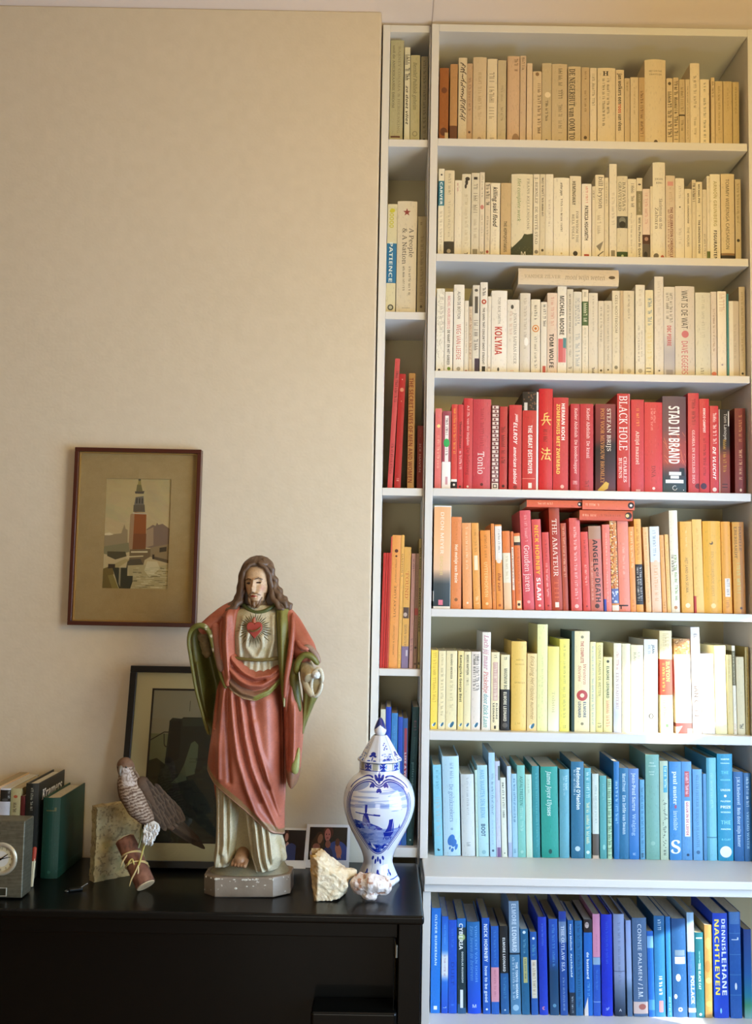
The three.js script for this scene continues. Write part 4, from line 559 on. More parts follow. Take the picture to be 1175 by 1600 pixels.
const rows7 = [
  [679.3, 692.4, 1195, -5, '#86c9dd', 'light cyan paperback with a small dark crescent', 'crescent-marked cyan book', ['~', .06, .27, '#5f9fb6', .5, .3], ['~', .36, .8, '#a8b8bc', .5, .5], ['o', .93, '#1c3a4c', .16, .5], ['o', .92, '#86c9dd', .12, .58]],
  [693.7, 720.1, 1182, -5, '#b9dcec', 'broad pale blue hardback with a blue serif title and blue blot', 'blue-blotted hardback', ['~', .07, .25, '#7fa2c0', .55, .22], ['De gelukzoekers', .28, .66, '#6a8db4', 's', .52, .34], ['o', .73, '#8db0cc', .08], ['x', 'blot']],
  [722, 743, 1210, -4, '#cfd8d8', 'short grey-white hardback', 0, ['~', .04, .5, '#9fa9ac', .5, .16], ['~', .83, .93, '#8d9a9e', .5, .3]],
  [744.2, 748, 1203, -4, '#bfe0d2', 'very thin pale green booklet', 0],
  [748.3, 764.4, 1195.7, -5, '#b2dbe2', 'pale blue-green paperback with tall light letters', 'tall-lettered pale book', ['HANS MAARTEN DEN BRINK', .05, .58, '#7fb6d6', 'b', .5, .6], ['BOOT', .64, .78, '#1f4a74', 'b', .5, .56], ['o', .95, '#8fc0cc', .2]],
  [765.7, 775.5, 1176, -4, '#add4e8', 'tall light blue paperback with small dark lettering', 'tall light blue paperback', ['~', .2, .6, '#6a8ca8', .55, .36], ['~', .64, .9, '#8db2ca', .5, .24], ['o', .94, '#3a5a78', .18, .5]],
  [775.8, 783.5, 1189.5, -4, '#c3cbe0', 'pale lilac paperback with a purple foot', 0, [.05, .2, '#4a5a50', .6, 1], [.9, 1, '#7d5f90', .2, .9]],
  [784.5, 793, 1215, -4, '#e0e6d6', 'short cream paperback with dark lettering', 'short cream paperback', ['D&T', .06, .14, '#2c4038', 'b', .5, .5], ['~', .16, .52, '#54645c', .5, .4], ['o', .95, '#8d9a90', .14]],
  [794.4, 800.7, 1197, -3.5, '#c2d6ea', 'thin pale blue-lilac paperback', 0, [.84, 1, '#a9b8d4']],
  [801, 809.5, 1209, -3, '#9fcbe2', 'light blue paperback with fine blue lettering', 0, ['~', .06, .6, '#3f6f94', .5, .36], ['~', .9, .97, '#5f8fae', .5, .5]],
  [809.7, 822, 1195.7, -3, '#7cc4b8', 'sea-green paperback with dark spaced capitals', 'dark-capitals sea-green book', ['ASFALTREIZEN', .12, .44, '#27685f', '', .5, .5], ['~', .46, .72, '#a5d8cc', .5, .4], ['o', .94, '#a5d8cc', .2]],
  [822.7, 832.6, 1210, -3, '#c6e2cc', 'pale green paperback', 0, ['~', .06, .25, '#9fbfa6', .5, .26]],
  [833, 844.4, 1197, -3, '#2f8f96', 'dark teal paperback with faint lettering', 0, ['~', .08, .9, '#5fb2b4', .6, .26]],
  [846.7, 873.6, 1198, -3, '#1f9a8c', 'broad sea-green book with white italics', 'white-italic sea-green book', ['James Joyce Ulysses', .05, .54, '#eef6f2', 'is', .5, .34], ['o', .93, '#0f4f4a', .1, .5, 1.4]],
  [874.7, 890.1, 1202, -1, '#5fa4b4', 'grey-teal hardback with small white lettering', 0, ['~', .07, .26, '#d3e8ec', .68, .2], ['~', .08, .3, '#b9dbe2', .45, .18]],
  [892.7, 912.8, 1190, -1, '#1f6b8e', 'dark blue-green book with a bold white name', 'bold-named blue-green book', ["Redmond O'Hanlon", .06, .5, '#f2f6f6', 'b', .56, .4], ['~', .08, .36, '#d2e4ea', .28, .18], ['o', .9, '#c2dae2', .2]],
  [913.6, 924.1, 1200, -1, '#5aa9b4', 'teal paperback with cream lettering', 0, ['~', .05, .34, '#cfe8e8', .5, .5], ['~', .38, .86, '#e6dfae', .5, .5], ['o', .93, '#dceeee', .26]],
  [926.2, 936.2, 1209, -1, '#ccd8d0', 'grey-white paperback with a dark brown foot', 'brown-footed paperback', ['~', .14, .6, '#9fb0a4', .55, .3], [.71, .96, '#5b5248'], [.96, 1, '#d0b8a0']],
  [937.7, 948.4, 1212, -1, '#4f9fa0', 'green-teal paperback', 0, ['~', .1, .3, '#7fbfbc', .5, .26], ['o', .86, '#8fcac4', .2, .6, 2]],
  [949.8, 956.5, 1217, -1, '#a9cfae', 'thin patterned green paperback', 0, ['~', .02, .98, '#3f6a4c', .5, .8]],
  [959.7, 968.4, 1190, -1, '#1470b0', 'strong blue book with white fine lettering', 'strong blue book', ['~', .2, .42, '#d0e6f2', .5, .4], ['~', .44, .66, '#9cc8e4', .5, .5]],
  [968.6, 983.2, 1200, -1, '#1a6c98', 'dark teal-blue paperback with a white serif title', 0, ['Marcel Proust', .06, .26, '#eef4f4', 's', .5, .46], ['Een liefde van Swann', .3, .73, '#eef4f4', 's', .5, .46]],
  [983.5, 999.2, 1201, -1, '#3a72b6', 'violet-blue paperback with a pale serif title', 0, ['g', [0, '#5a82be'], [.5, '#3f74b6'], [1, '#1f74bc']], ['Jean-Paul Sartre', .05, .47, '#e6eef6', 's', .5, .46], ['Walging', .5, .74, '#bcd4ec', 's', .5, .44], ['~', .93, .98, '#cfe0f0', .5, .3]],
  [1000.7, 1008.2, 1218, -1, '#5d9fc4', 'thin blue patterned paperback', 0, ['~', .1, .9, '#2f6f98', .5, .5], ['~', .92, .99, '#12303f', .5, .6]],
  [1010, 1031.4, 1179, -1, '#74a89a', 'tall sage-green book with tiny level white lettering', 'tall sage-green book', ['Nico', .07, .09, '#dcebe4', 'hs', .45, .35], ['Scheepmaker', .1, .12, '#dcebe4', 'hs', .5, .56], ['Het hele', .155, .175, '#dcebe4', 'hs', .45, .4], ['werk', .18, .2, '#dcebe4', 'hs', .45, .3], ['o', .845, '#8fbcae', .16]],
  [1032.4, 1045.2, 1189, -1, '#b9cbb0', 'beige-green book with a cyan label and rough black lettering', 'rough-lettered book', [.05, .32, '#3fa0bc', .42, .9], ['~', .06, .3, '#d6ecec', .66, .3], ['x', 'rough'], ['~', .9, .98, '#3a443a', .55, .36]],
  [1047, 1066.2, 1190, -1, '#3d8ccc', 'blue book with a huge white letter s', 'huge white s book', ['paul auster', .1, .44, '#f2f8fc', 'bs', .5, .44], ['o', .46, '#a04a6a', .1, .5, 1.6], ['invisible', .5, .7, '#dcecf8', 's', .5, .44], ['S', .72, 1, '#f6fafc', 'hbs', .5, .9]],
  [1066.4, 1082.4, 1190, -1, '#5a9ad0', 'light blue book with red and white labels', 'red-and-white labelled book', [.1, .36, '#c4565c', .3, .76], ['~', .12, .34, '#f0d2d4', .52, .3], [.4, .76, '#f2f0f0', .28, .8], ['GELUK IN DE LIEFDE', .41, .75, '#c4444a', 'b', .54, .32], ['o', .945, '#1d3a5c', .13, .55]],
  [1083.9, 1098.8, 1202, -1, '#6aa8d8', 'sky-blue paperback with darker blue lettering', 0, ['WILLEM FREDERIK HERMANS DE LAATSTE', .06, .86, '#3f6f9c', 's', .5, .36], ['o', .91, '#3a6a98', .2]],
  [1100, 1105.3, 1209, -1, '#4f90c0', 'thin blue booklet', 0],
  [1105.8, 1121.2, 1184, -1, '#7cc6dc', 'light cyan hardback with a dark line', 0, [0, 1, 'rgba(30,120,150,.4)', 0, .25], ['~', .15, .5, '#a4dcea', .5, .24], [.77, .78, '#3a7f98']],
  [1122.7, 1146.8, 1178, -1, '#1a95bd', 'bright cyan book with stacked capitals and a white disc', 'white-disc book', ['HARPER', .035, .065, '#d6f2f8', 'hb', .52, .56], ['PERENNIAL', .075, .1, '#d6f2f8', 'hb', .52, .6], ['THE', .15, .2, '#5fc8e0', 'hb', .5, .5], ['MODERN', .22, .27, '#7fd4e6', 'hb', .52, .66], ['UNION', .32, .36, '#e6f6fa', 'hb', .52, .66], ['o', .395, '#f2fafc', .09], ['PULITZER', .43, .46, '#e6f6fa', 'hb', .52, .66], ['PRIZE', .47, .525, '#f2fafc', 'hb', .52, .7], ['WINNING', .535, .56, '#d6f2f8', 'hb', .52, .66], ['THE', .6, .68, '#7fd4e6', 'hb', .52, .66], ['AMAZING', .69, .72, '#d6f2f8', 'hb', .52, .66], ['& CLAY', .78, .82, '#7fd4e6', 'hb', .52, .6], ['o', .915, '#f4f6f4', .38]],
  [1148, 1163.4, 1206, -1, '#135f9c', 'dark blue paperback with a white serif title', 0, ['J.M.A.Biesheuvel', .06, .37, '#dcebf4', 's', .5, .42], ['Reis door mijn kamer', .4, .84, '#dcebf4', 's', .5, .42]],
  [1164, 1176, 1207.6, -1, '#1c5f94', 'dark blue paperback with two lines, at the end of the row', 0, ['~', .05, .4, '#cfe4f0', .5, .36], ['VREEMD WATER', .44, .86, '#9fc6de', 's', .5, .42]],
];
const rows8 = [
  [672.6, 687.6, 1418.7, -.5, '#1f7ad6', 'blue book with a small white square at its foot', 'white-squared blue book', ['OLIVER BURKEMAN', .06, .55, '#d2e8fa', 'b', .5, .3], [.93, .965, '#f2f8fc', .32, .68]],
  [689.4, 699.8, 1431.6, -1, '#1c62cc', 'blue paperback with a white glow in the middle', 'white-glow book', ['g', [0, '#1c62cc'], [.35, '#3a86dc'], [.42, '#dfe6ee'], [.6, '#dfe6ee'], [.68, '#2a74d8'], [1, '#1650c4']], ['~', .08, .3, '#5aa0e6', .5, .3], ['~', .4, .64, '#b09aa4', .5, .3], ['~', .93, .96, '#cfe2f6', .5, .5]],
  [700.4, 713.8, 1437.3, -1.5, '#1a56cc', 'royal blue paperback with darker letters', 0, ['DUET', .42, .72, '#123fa0', '', .5, .5], ['~', .1, .3, '#3a78dc', .5, .3], ['~', .9, .94, '#4a86e0', .5, .4]],
  [714.7, 728.3, 1435, -2, '#12343f', 'dark green-blue book with bold white lettering', 'bold white cyber book', [0, .1, '#1f72c0'], ['CYBERIA', .05, .33, '#eef4f0', 'b', .45, .6], ['o', .2, '#a9bf7a', .4, .5, 1], ['CYBERIA', .05, .33, '#f6f8f4', 'b', .45, .6], ['DOUGLAS RUSHKOFF', .35, .68, '#e6eee8', 'b', .6, .28], [.75, .94, '#e2eaec', .32, .66], [.9, 1, '#2a5a86', 0, .3], [.94, 1, '#2a5a86', .3, 1]],
  [731.2, 751.8, 1440.8, -3.5, '#1663d2', 'broad blue hardback with light blue two-line lettering', 'two-line broad blue hardback', ['g', [0, '#2473b4'], [.55, '#1d63cc'], [1, '#0f4fdc']], ['VINCENT VAN GOGH', .04, .66, '#7fb4e6', 's', .7, .24], ['Een leven in brieven', .04, .64, '#6aa6e0', 'is', .36, .3], ['M', .89, .94, '#e6f0fa', 'h', .5, .34]],
  [754.9, 766.8, 1434.3, -3.5, '#1b5cc0', 'blue paperback with bold white lettering', 0, ['NICK HORNBY', .06, .46, '#f0f6fc', 'b', .5, .62], ['how to be good', .5, .88, '#e6f0fa', 'b', .5, .5], ['o', .95, '#eaf2fa', .14]],
  [768, 780.4, 1447, -2.5, '#1f60bc', 'blue book with a pink block', 'pink-blocked blue book', ['~', .05, .45, '#4f94d8', .5, .26], [.47, .86, '#dd9aaa'], ['~', .5, .82, '#c07888', .5, .26]],
  [783, 795.8, 1447, -3.5, '#1f5f9c', 'short book with a black upper half', 'black-topped book', [0, .54, '#161d22'], ['ELMORE LEONARD', .13, .52, '#eef2f0', 'b', .5, .42], ['~', .58, .84, '#4f98c4', .5, .3], ['o', .95, '#cfe0ea', .1]],
  [798.5, 814.4, 1408, -5, '#4f86ae', 'tallest grey-blue book with pale capitals', 'tallest grey-blue book', [0, .46, '#7f9fba'], ['ELMORE LEONARD', .02, .45, '#dcebf4', 'b', .5, .6], [.46, .475, '#12283a'], ['THE TONTO WOMAN', .54, .86, '#e6f2f8', 'b', .66, .3], ['~', .5, .88, '#cfe4f0', .34, .24], ['o', .94, '#9fc6dc', .3]],
  [815.8, 828.2, 1451.6, -4, '#1a6490', 'blue-teal book with a yellow-green block', 'yellow-green blocked book', ['o', .04, '#dcebf0', .2], ['~', .12, .3, '#7fb0c6', .5, .3], [.33, .63, '#b9b678', .3, .8], ['~', .35, .6, '#3a5a5a', .55, .2]],
  [830.7, 841.3, 1456, -3.5, '#1f5cae', 'short blue paperback with a cream block', 'cream-blocked blue book', ['o', .08, '#e6eef4', .2], ['~', .16, .3, '#5fa6b8', .5, .5], [.34, .8, '#ded6c0', .1, .9], ['~', .37, .77, '#a08a6a', .5, .4]],
  [843.4, 857, 1433, -4, '#153cc0', 'deep royal blue hardback with a pink crescent', 'pink-crescent hardback', ['~', .07, .3, '#5f86dc', .5, .2], ['o', .93, '#cf7f9c', .2, .5], ['o', .93, '#153cc0', .12, .6]],
  [860, 873.8, 1436, -3.5, '#1a50b4', 'blue paperback turning dark teal below', 0, ['g', [0, '#1f56bc'], [.4, '#174fa8'], [.55, '#12446c'], [1, '#164a74']], ['~', .06, .5, '#5f9ad0', .5, .3], ['o', .9, '#5f94b4', .2]],
  [876, 887.8, 1424, -4, '#1f4f9e', 'blue book lettered outlaw sea in white', 'outlaw sea book', [0, .08, '#1c3fa0'], [.1, .3, '#6f8cb4'], ['THE OUTLAW SEA', .14, .58, '#f0f4f6', 's', .5, .56], ['~', .64, .97, '#9fb4cc', .5, .26]],
  [890.5, 899.5, 1437.8, -4, '#1a62aa', 'blue book with white lettering and dark foot', 0, ['Harry Mulisch', .04, .32, '#eef4f8', 'b', .5, .42], ['Archibald', .35, .6, '#eef4f8', 'b', .5, .42], [.76, 1, '#12283c'], ['~', .8, .98, '#dce6ee', .5, .3]],
  [900, 911.6, 1438.6, -2.5, '#1c6aa4', 'teal-blue paperback with dark letters', 0, ['~', .04, .92, '#0f3f70', .5, .36]],
  [913.6, 926.8, 1436.7, -2, '#1668c4', 'blue book with a photographed face at its head', 'face-headed book', ['x', 'face'], ['de bastaard', .34, .62, '#f2f8fc', 'b', .45, .36], ['~', .65, .82, '#6fb0e2', .5, .3]],
  [927.6, 939.1, 1428, -2, '#1f56be', 'book with a pink upper half over blue', 'half-pink blue book', [0, .43, '#d98fae'], ['~', .2, .4, '#c07898', .5, .2], [.43, .5, '#8db0d0'], ['~', .55, .75, '#4f8cd6', .5, .26], [.86, .865, '#a9c8ea']],
  [941, 958.3, 1429, -2, '#1030c8', 'broad deep royal blue hardback', 'broad royal blue hardback', ['~', .07, .5, '#3f66d6', .5, .2], ['~', .91, .96, '#a9c0f0', .5, .3]],
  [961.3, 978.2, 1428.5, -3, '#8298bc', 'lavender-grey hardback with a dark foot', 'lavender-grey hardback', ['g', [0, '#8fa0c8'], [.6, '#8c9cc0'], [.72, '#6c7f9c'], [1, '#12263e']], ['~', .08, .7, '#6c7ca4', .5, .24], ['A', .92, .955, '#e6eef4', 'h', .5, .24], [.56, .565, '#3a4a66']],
  [980.7, 988.8, 1438, -3, '#8faad6', 'thin light lavender booklet with a dark foot', 0, ['g', [0, '#94aadc'], [.6, '#9cb4dc'], [.75, '#5a7898'], [1, '#4f6f96']]],
  [990.8, 1013.3, 1434.4, -3, '#4f6f96', 'broad slate-blue book with large white initials', 'slate-blue book', ['CONNIE PALMEN', .06, .64, '#e2eaf2', '', .5, .36], ['/ I.M.', .66, .82, '#eef4f8', '', .5, .46], [.85, .97, '#d9c2ba'], ['o', .9, '#b5685c', .25, .6, .8]],
  [1014, 1023.8, 1454.7, -3, '#1a62be', 'short blue paperback with paler bands', 0, [.06, .2, '#6fa8de'], [.8, .92, '#3f86cc']],
  [1024, 1040.7, 1431, -2, '#1c6498', 'dark blue-green book with a pink tag at its foot', 'pink-tagged book', ['~', .04, .16, '#dcebf0', .5, .3], ['~', .6, .8, '#f2f8fa', .55, .3], [.84, .95, '#d0727c', .4, .76]],
  [1043.2, 1050.8, 1432, -3, '#1f6eb4', 'thin blue booklet', 0, ['~', .8, .98, '#9cc4e2', .5, .4]],
  [1052.6, 1074.8, 1435.5, -3, '#1b4f86', 'broad navy book with white marks and a ring', 'ringed navy book', [.32, .38, '#5f7890', .2, .9], [.39, .46, '#dce6ea', .2, .9], ['o', .6, '#e6eef0', .16, .4, 1.6], ['o', .79, '#e6eef0', .1, .2, 1.6], ['o', .92, '#e6eef4', .15], ['o', .92, '#1b4f86', .07], ['~', .965, .985, '#e6eef4', .5, .5]],
  [1076.7, 1087.8, 1425.7, -3, '#2c62a8', 'blue book with a white-topped spine and bold serif capitals', 'bold serif capitals book', [0, .38, '#9cc0dc'], ['~', .36, .6, '#4f6a8a', .4, .3], ['POLLACK', .6, .87, '#f2f6f8', 'bs', .6, .6], [.91, .95, '#e2eaf0']],  // pale head is a sun patch painted onto the spine
  [1088.4, 1101.5, 1457, -2, '#12606e', 'short dark teal book lettered the black cat', 'black cat book', [.06, .075, '#dcebee', .15, .85], ['~', .22, .4, '#9fc8cc', .5, .12], ['THE BLACK CAT', .36, .67, '#e2eeee', 's', .5, .36], ['o', .96, '#dcebee', .16]],
  [1102.4, 1113.8, 1445, -1, '#a8844a', 'tan leather book', 'tan leather book', ['o', .2, '#b8965c', .4, .5, 2], ['o', .45, '#95723e', .4, .4, 2], ['o', .6, '#c0a068', .4, .5, 1], ['o', .85, '#b8965c', .4, .5, 1]],
  [1116.5, 1139.8, 1427, -2, '#1546c6', 'broad royal blue book with yellow and white block letters', 'yellow-and-white lettered book', ['DENNIS', .05, .36, '#f4f8fa', 'b', .72, .34], ['LEHANE', .36, .79, '#f4f8fa', 'b', .72, .44], ['NACHTLEVEN', .05, .79, '#f0dc5a', 'b', .28, .42], ['o', .93, '#8fd0f4', .06, .45, 3]],
  [1142, 1160.2, 1425, -2, '#1a58a8', 'worn dark blue cloth book with ruled white lines', 0, ['~', .055, .075, '#cfe0ec', .5, .6], [.2, .205, '#4f86bc'], ['~', .24, .3, '#cfe0ec', .5, .6], [.4, .405, '#4f86bc'], [.59, .595, '#4f86bc'], ['~', .61, .63, '#cfe0ec', .5, .6], ['o', .7, '#dce8f0', .1, .5, 3], ['~', .8, .815, '#cfe0ec', .5, .6], [.78, .785, '#4f86bc'], [0, .12, 'rgba(160,190,215,.35)', .1, .9]],
  [1164, 1176, 1452, -1, '#14447c', 'navy book with a green landscape low on it', 0, ['g', [0, '#163a80'], [.5, '#1a5aa0'], [.75, '#1a7a98'], [.85, '#3a8a6a'], [1, '#7fa6a8']]],
];
// pictures on single spines
Object.assign(EXTRA, {
  star(g, r) { g.fillStyle = '#8d3a30'; g.beginPath(); for (let i = 0; i < 10; i++) { const a = -Math.PI / 2 + i * Math.PI / 5, q = i % 2 ? .08 : .2; g.lineTo(r.x + r.w * (.48 + Math.cos(a) * q), r.y + r.h * .1 + Math.sin(a) * q * r.w); } g.fill(); },
  found(g, r) { g.fillStyle = '#5a4640'; g.fillRect(r.x + r.w * .1, r.y + r.h * .5, r.w * .8, r.h * .09); g.fillStyle = '#d0c2ba'; g.beginPath(); g.ellipse(r.x + r.w * .4, r.y + r.h * .56, r.w * .26, r.w * .3, 0, 0, 7); g.fill(); g.fillStyle = '#8f7fa4'; g.fillRect(r.x - 2, r.y + r.h * .82, r.w + 4, r.h * .2); g.fillStyle = '#d6d0dc'; g.fillRect(r.x + r.w * .6, r.y + r.h * .85, r.w * .25, r.h * .05); },
  scrawl(g, r, rnd) { g.strokeStyle = '#4a3826'; g.lineWidth = r.w * 0.09; for (let i = 0; i < 26; i++) { const y = r.y + r.h * (0.06 + i * 0.026); g.beginPath(); g.moveTo(r.x + r.w * (0.15 + rnd() * 0.3), y); g.quadraticCurveTo(r.x + r.w * (0.5 + rnd() * 0.5), y + 8 * rnd(), r.x + r.w * (0.3 + rnd() * 0.6), y + 14); g.stroke(); } },
  hill(g, r) {
    spineText(g, r, 'FRANS KELLENDONK', 0.05, 0.66, '#7f7c6a', 's', 0.78, 0.15); spineText(g, r, 'Het complete werk', 0.05, 0.56, '#5f7d3c', 'is', 0.36, 0.2);
    g.fillStyle = '#3b4128'; g.beginPath(); const P = (x, y) => g.lineTo(r.x + x * r.w, r.y + y * r.h); g.moveTo(r.x, r.y + r.h); P(0, .88); P(.18, .84); P(.34, .8); P(.5, .76); P(.6, .71); P(.75, .715); P(1, .7); P(1, 1); g.fill();
    g.fillStyle = '#4f5634'; for (let i = 0; i < 30; i++) g.fillRect(r.x + r.w * ((i * 37 % 100) / 100), r.y + r.h * (0.86 + (i * 53 % 13) / 100), 5, 4);
    spineText(g, r, 'M', 0.91, 0.97, '#eeeade', 'h', 0.56, 0.26);
  },
  tri(g, r) { g.fillStyle = '#8a8270'; g.beginPath(); g.moveTo(r.x + r.w * .1, r.y + r.h * .84); g.lineTo(r.x + r.w * .9, r.y + r.h * .78); g.lineTo(r.x + r.w * .5, r.y + r.h * .9); g.fill(); g.strokeStyle = '#3a342a'; g.lineWidth = 4; g.beginPath(); g.moveTo(r.x + r.w * .9, r.y + r.h * .9); g.lineTo(r.x + r.w * .3, r.y + r.h * .95); g.lineTo(r.x + r.w * .9, r.y + r.h); g.stroke(); },
  scratch(g, r, rnd) { g.strokeStyle = '#a9a597'; g.lineWidth = 1.6; for (let i = 0; i < 60; i++) { const y = r.y + r.h * rnd() * 0.9, x = r.x + r.w * rnd(); g.beginPath(); g.moveTo(x, y); g.lineTo(x + (rnd() - .5) * r.w * .7, y + rnd() * 26); g.stroke(); } illegible(g, r, 0.1, 0.55, '#b9b4a6', rnd, 0.6, 0.5); },
  tiles(g, r) { for (let i = 0; i < 19; i++) { const y = r.y + r.h * (0.01 + i * 0.0475); g.fillStyle = '#e2d2c8'; g.fillRect(r.x + r.w * .12, y, r.w * .76, r.h * .034); g.fillStyle = '#7a3434'; g.fillRect(r.x + r.w * (.3 + (i % 3) * .12), y + 3, r.w * .22, r.h * .022); } g.fillStyle = '#e8dccc'; g.fillRect(r.x + r.w * .1, r.y + r.h * .915, r.w * .8, r.h * .075); g.strokeStyle = '#3a2420'; g.lineWidth = 4; g.strokeRect(r.x + r.w * .3, r.y + r.h * .935, r.w * .4, r.h * .035); },
  destroyer(g, r, rnd) { g.fillStyle = '#2a211a'; g.fillRect(r.x, r.y, r.w, r.h * .19); g.fillStyle = '#6b4a34'; for (let i = 0; i < 24; i++) g.fillRect(r.x + rnd() * r.w * .8, r.y + rnd() * r.h * .17, 8, 8); g.fillStyle = '#d9d4cc'; g.fillRect(r.x + r.w * .1, r.y + r.h * .11, r.w * .2, r.h * .08); g.fillStyle = '#ece6e0'; g.fillRect(r.x + r.w * .88, r.y, r.w * .12, r.h); g.fillStyle = '#f2ece6'; g.fillRect(r.x + r.w * .38, r.y + r.h * .92, r.w * .22, r.h * .055); g.fillStyle = '#e8a08c'; g.fillRect(r.x, r.y + r.h * .875, r.w * .8, 3); },
  hanzi(g, r) {                                        // two brush-written characters in gold
    g.strokeStyle = '#f0cf72'; g.lineCap = 'round';
    const s = (k, list) => { for (const l of list) { g.lineWidth = r.w * 0.075; g.beginPath(); l.forEach((p, i) => { const X = r.x + r.w * (0.18 + p[0] * 0.68), Y = r.y + r.h * k + p[1] * r.w * 0.9; i ? g.lineTo(X, Y) : g.moveTo(X, Y); }); g.stroke(); } };
    s(.24, [[[.62, 0], [.3, .1]], [[.32, .08], [.26, .55]], [[.3, .28], [.78, .26]], [[.62, .28], [.6, .56]], [[0, .58], [1, .54]], [[.36, .66], [.1, .95]], [[.64, .64], [.92, .92]]]);
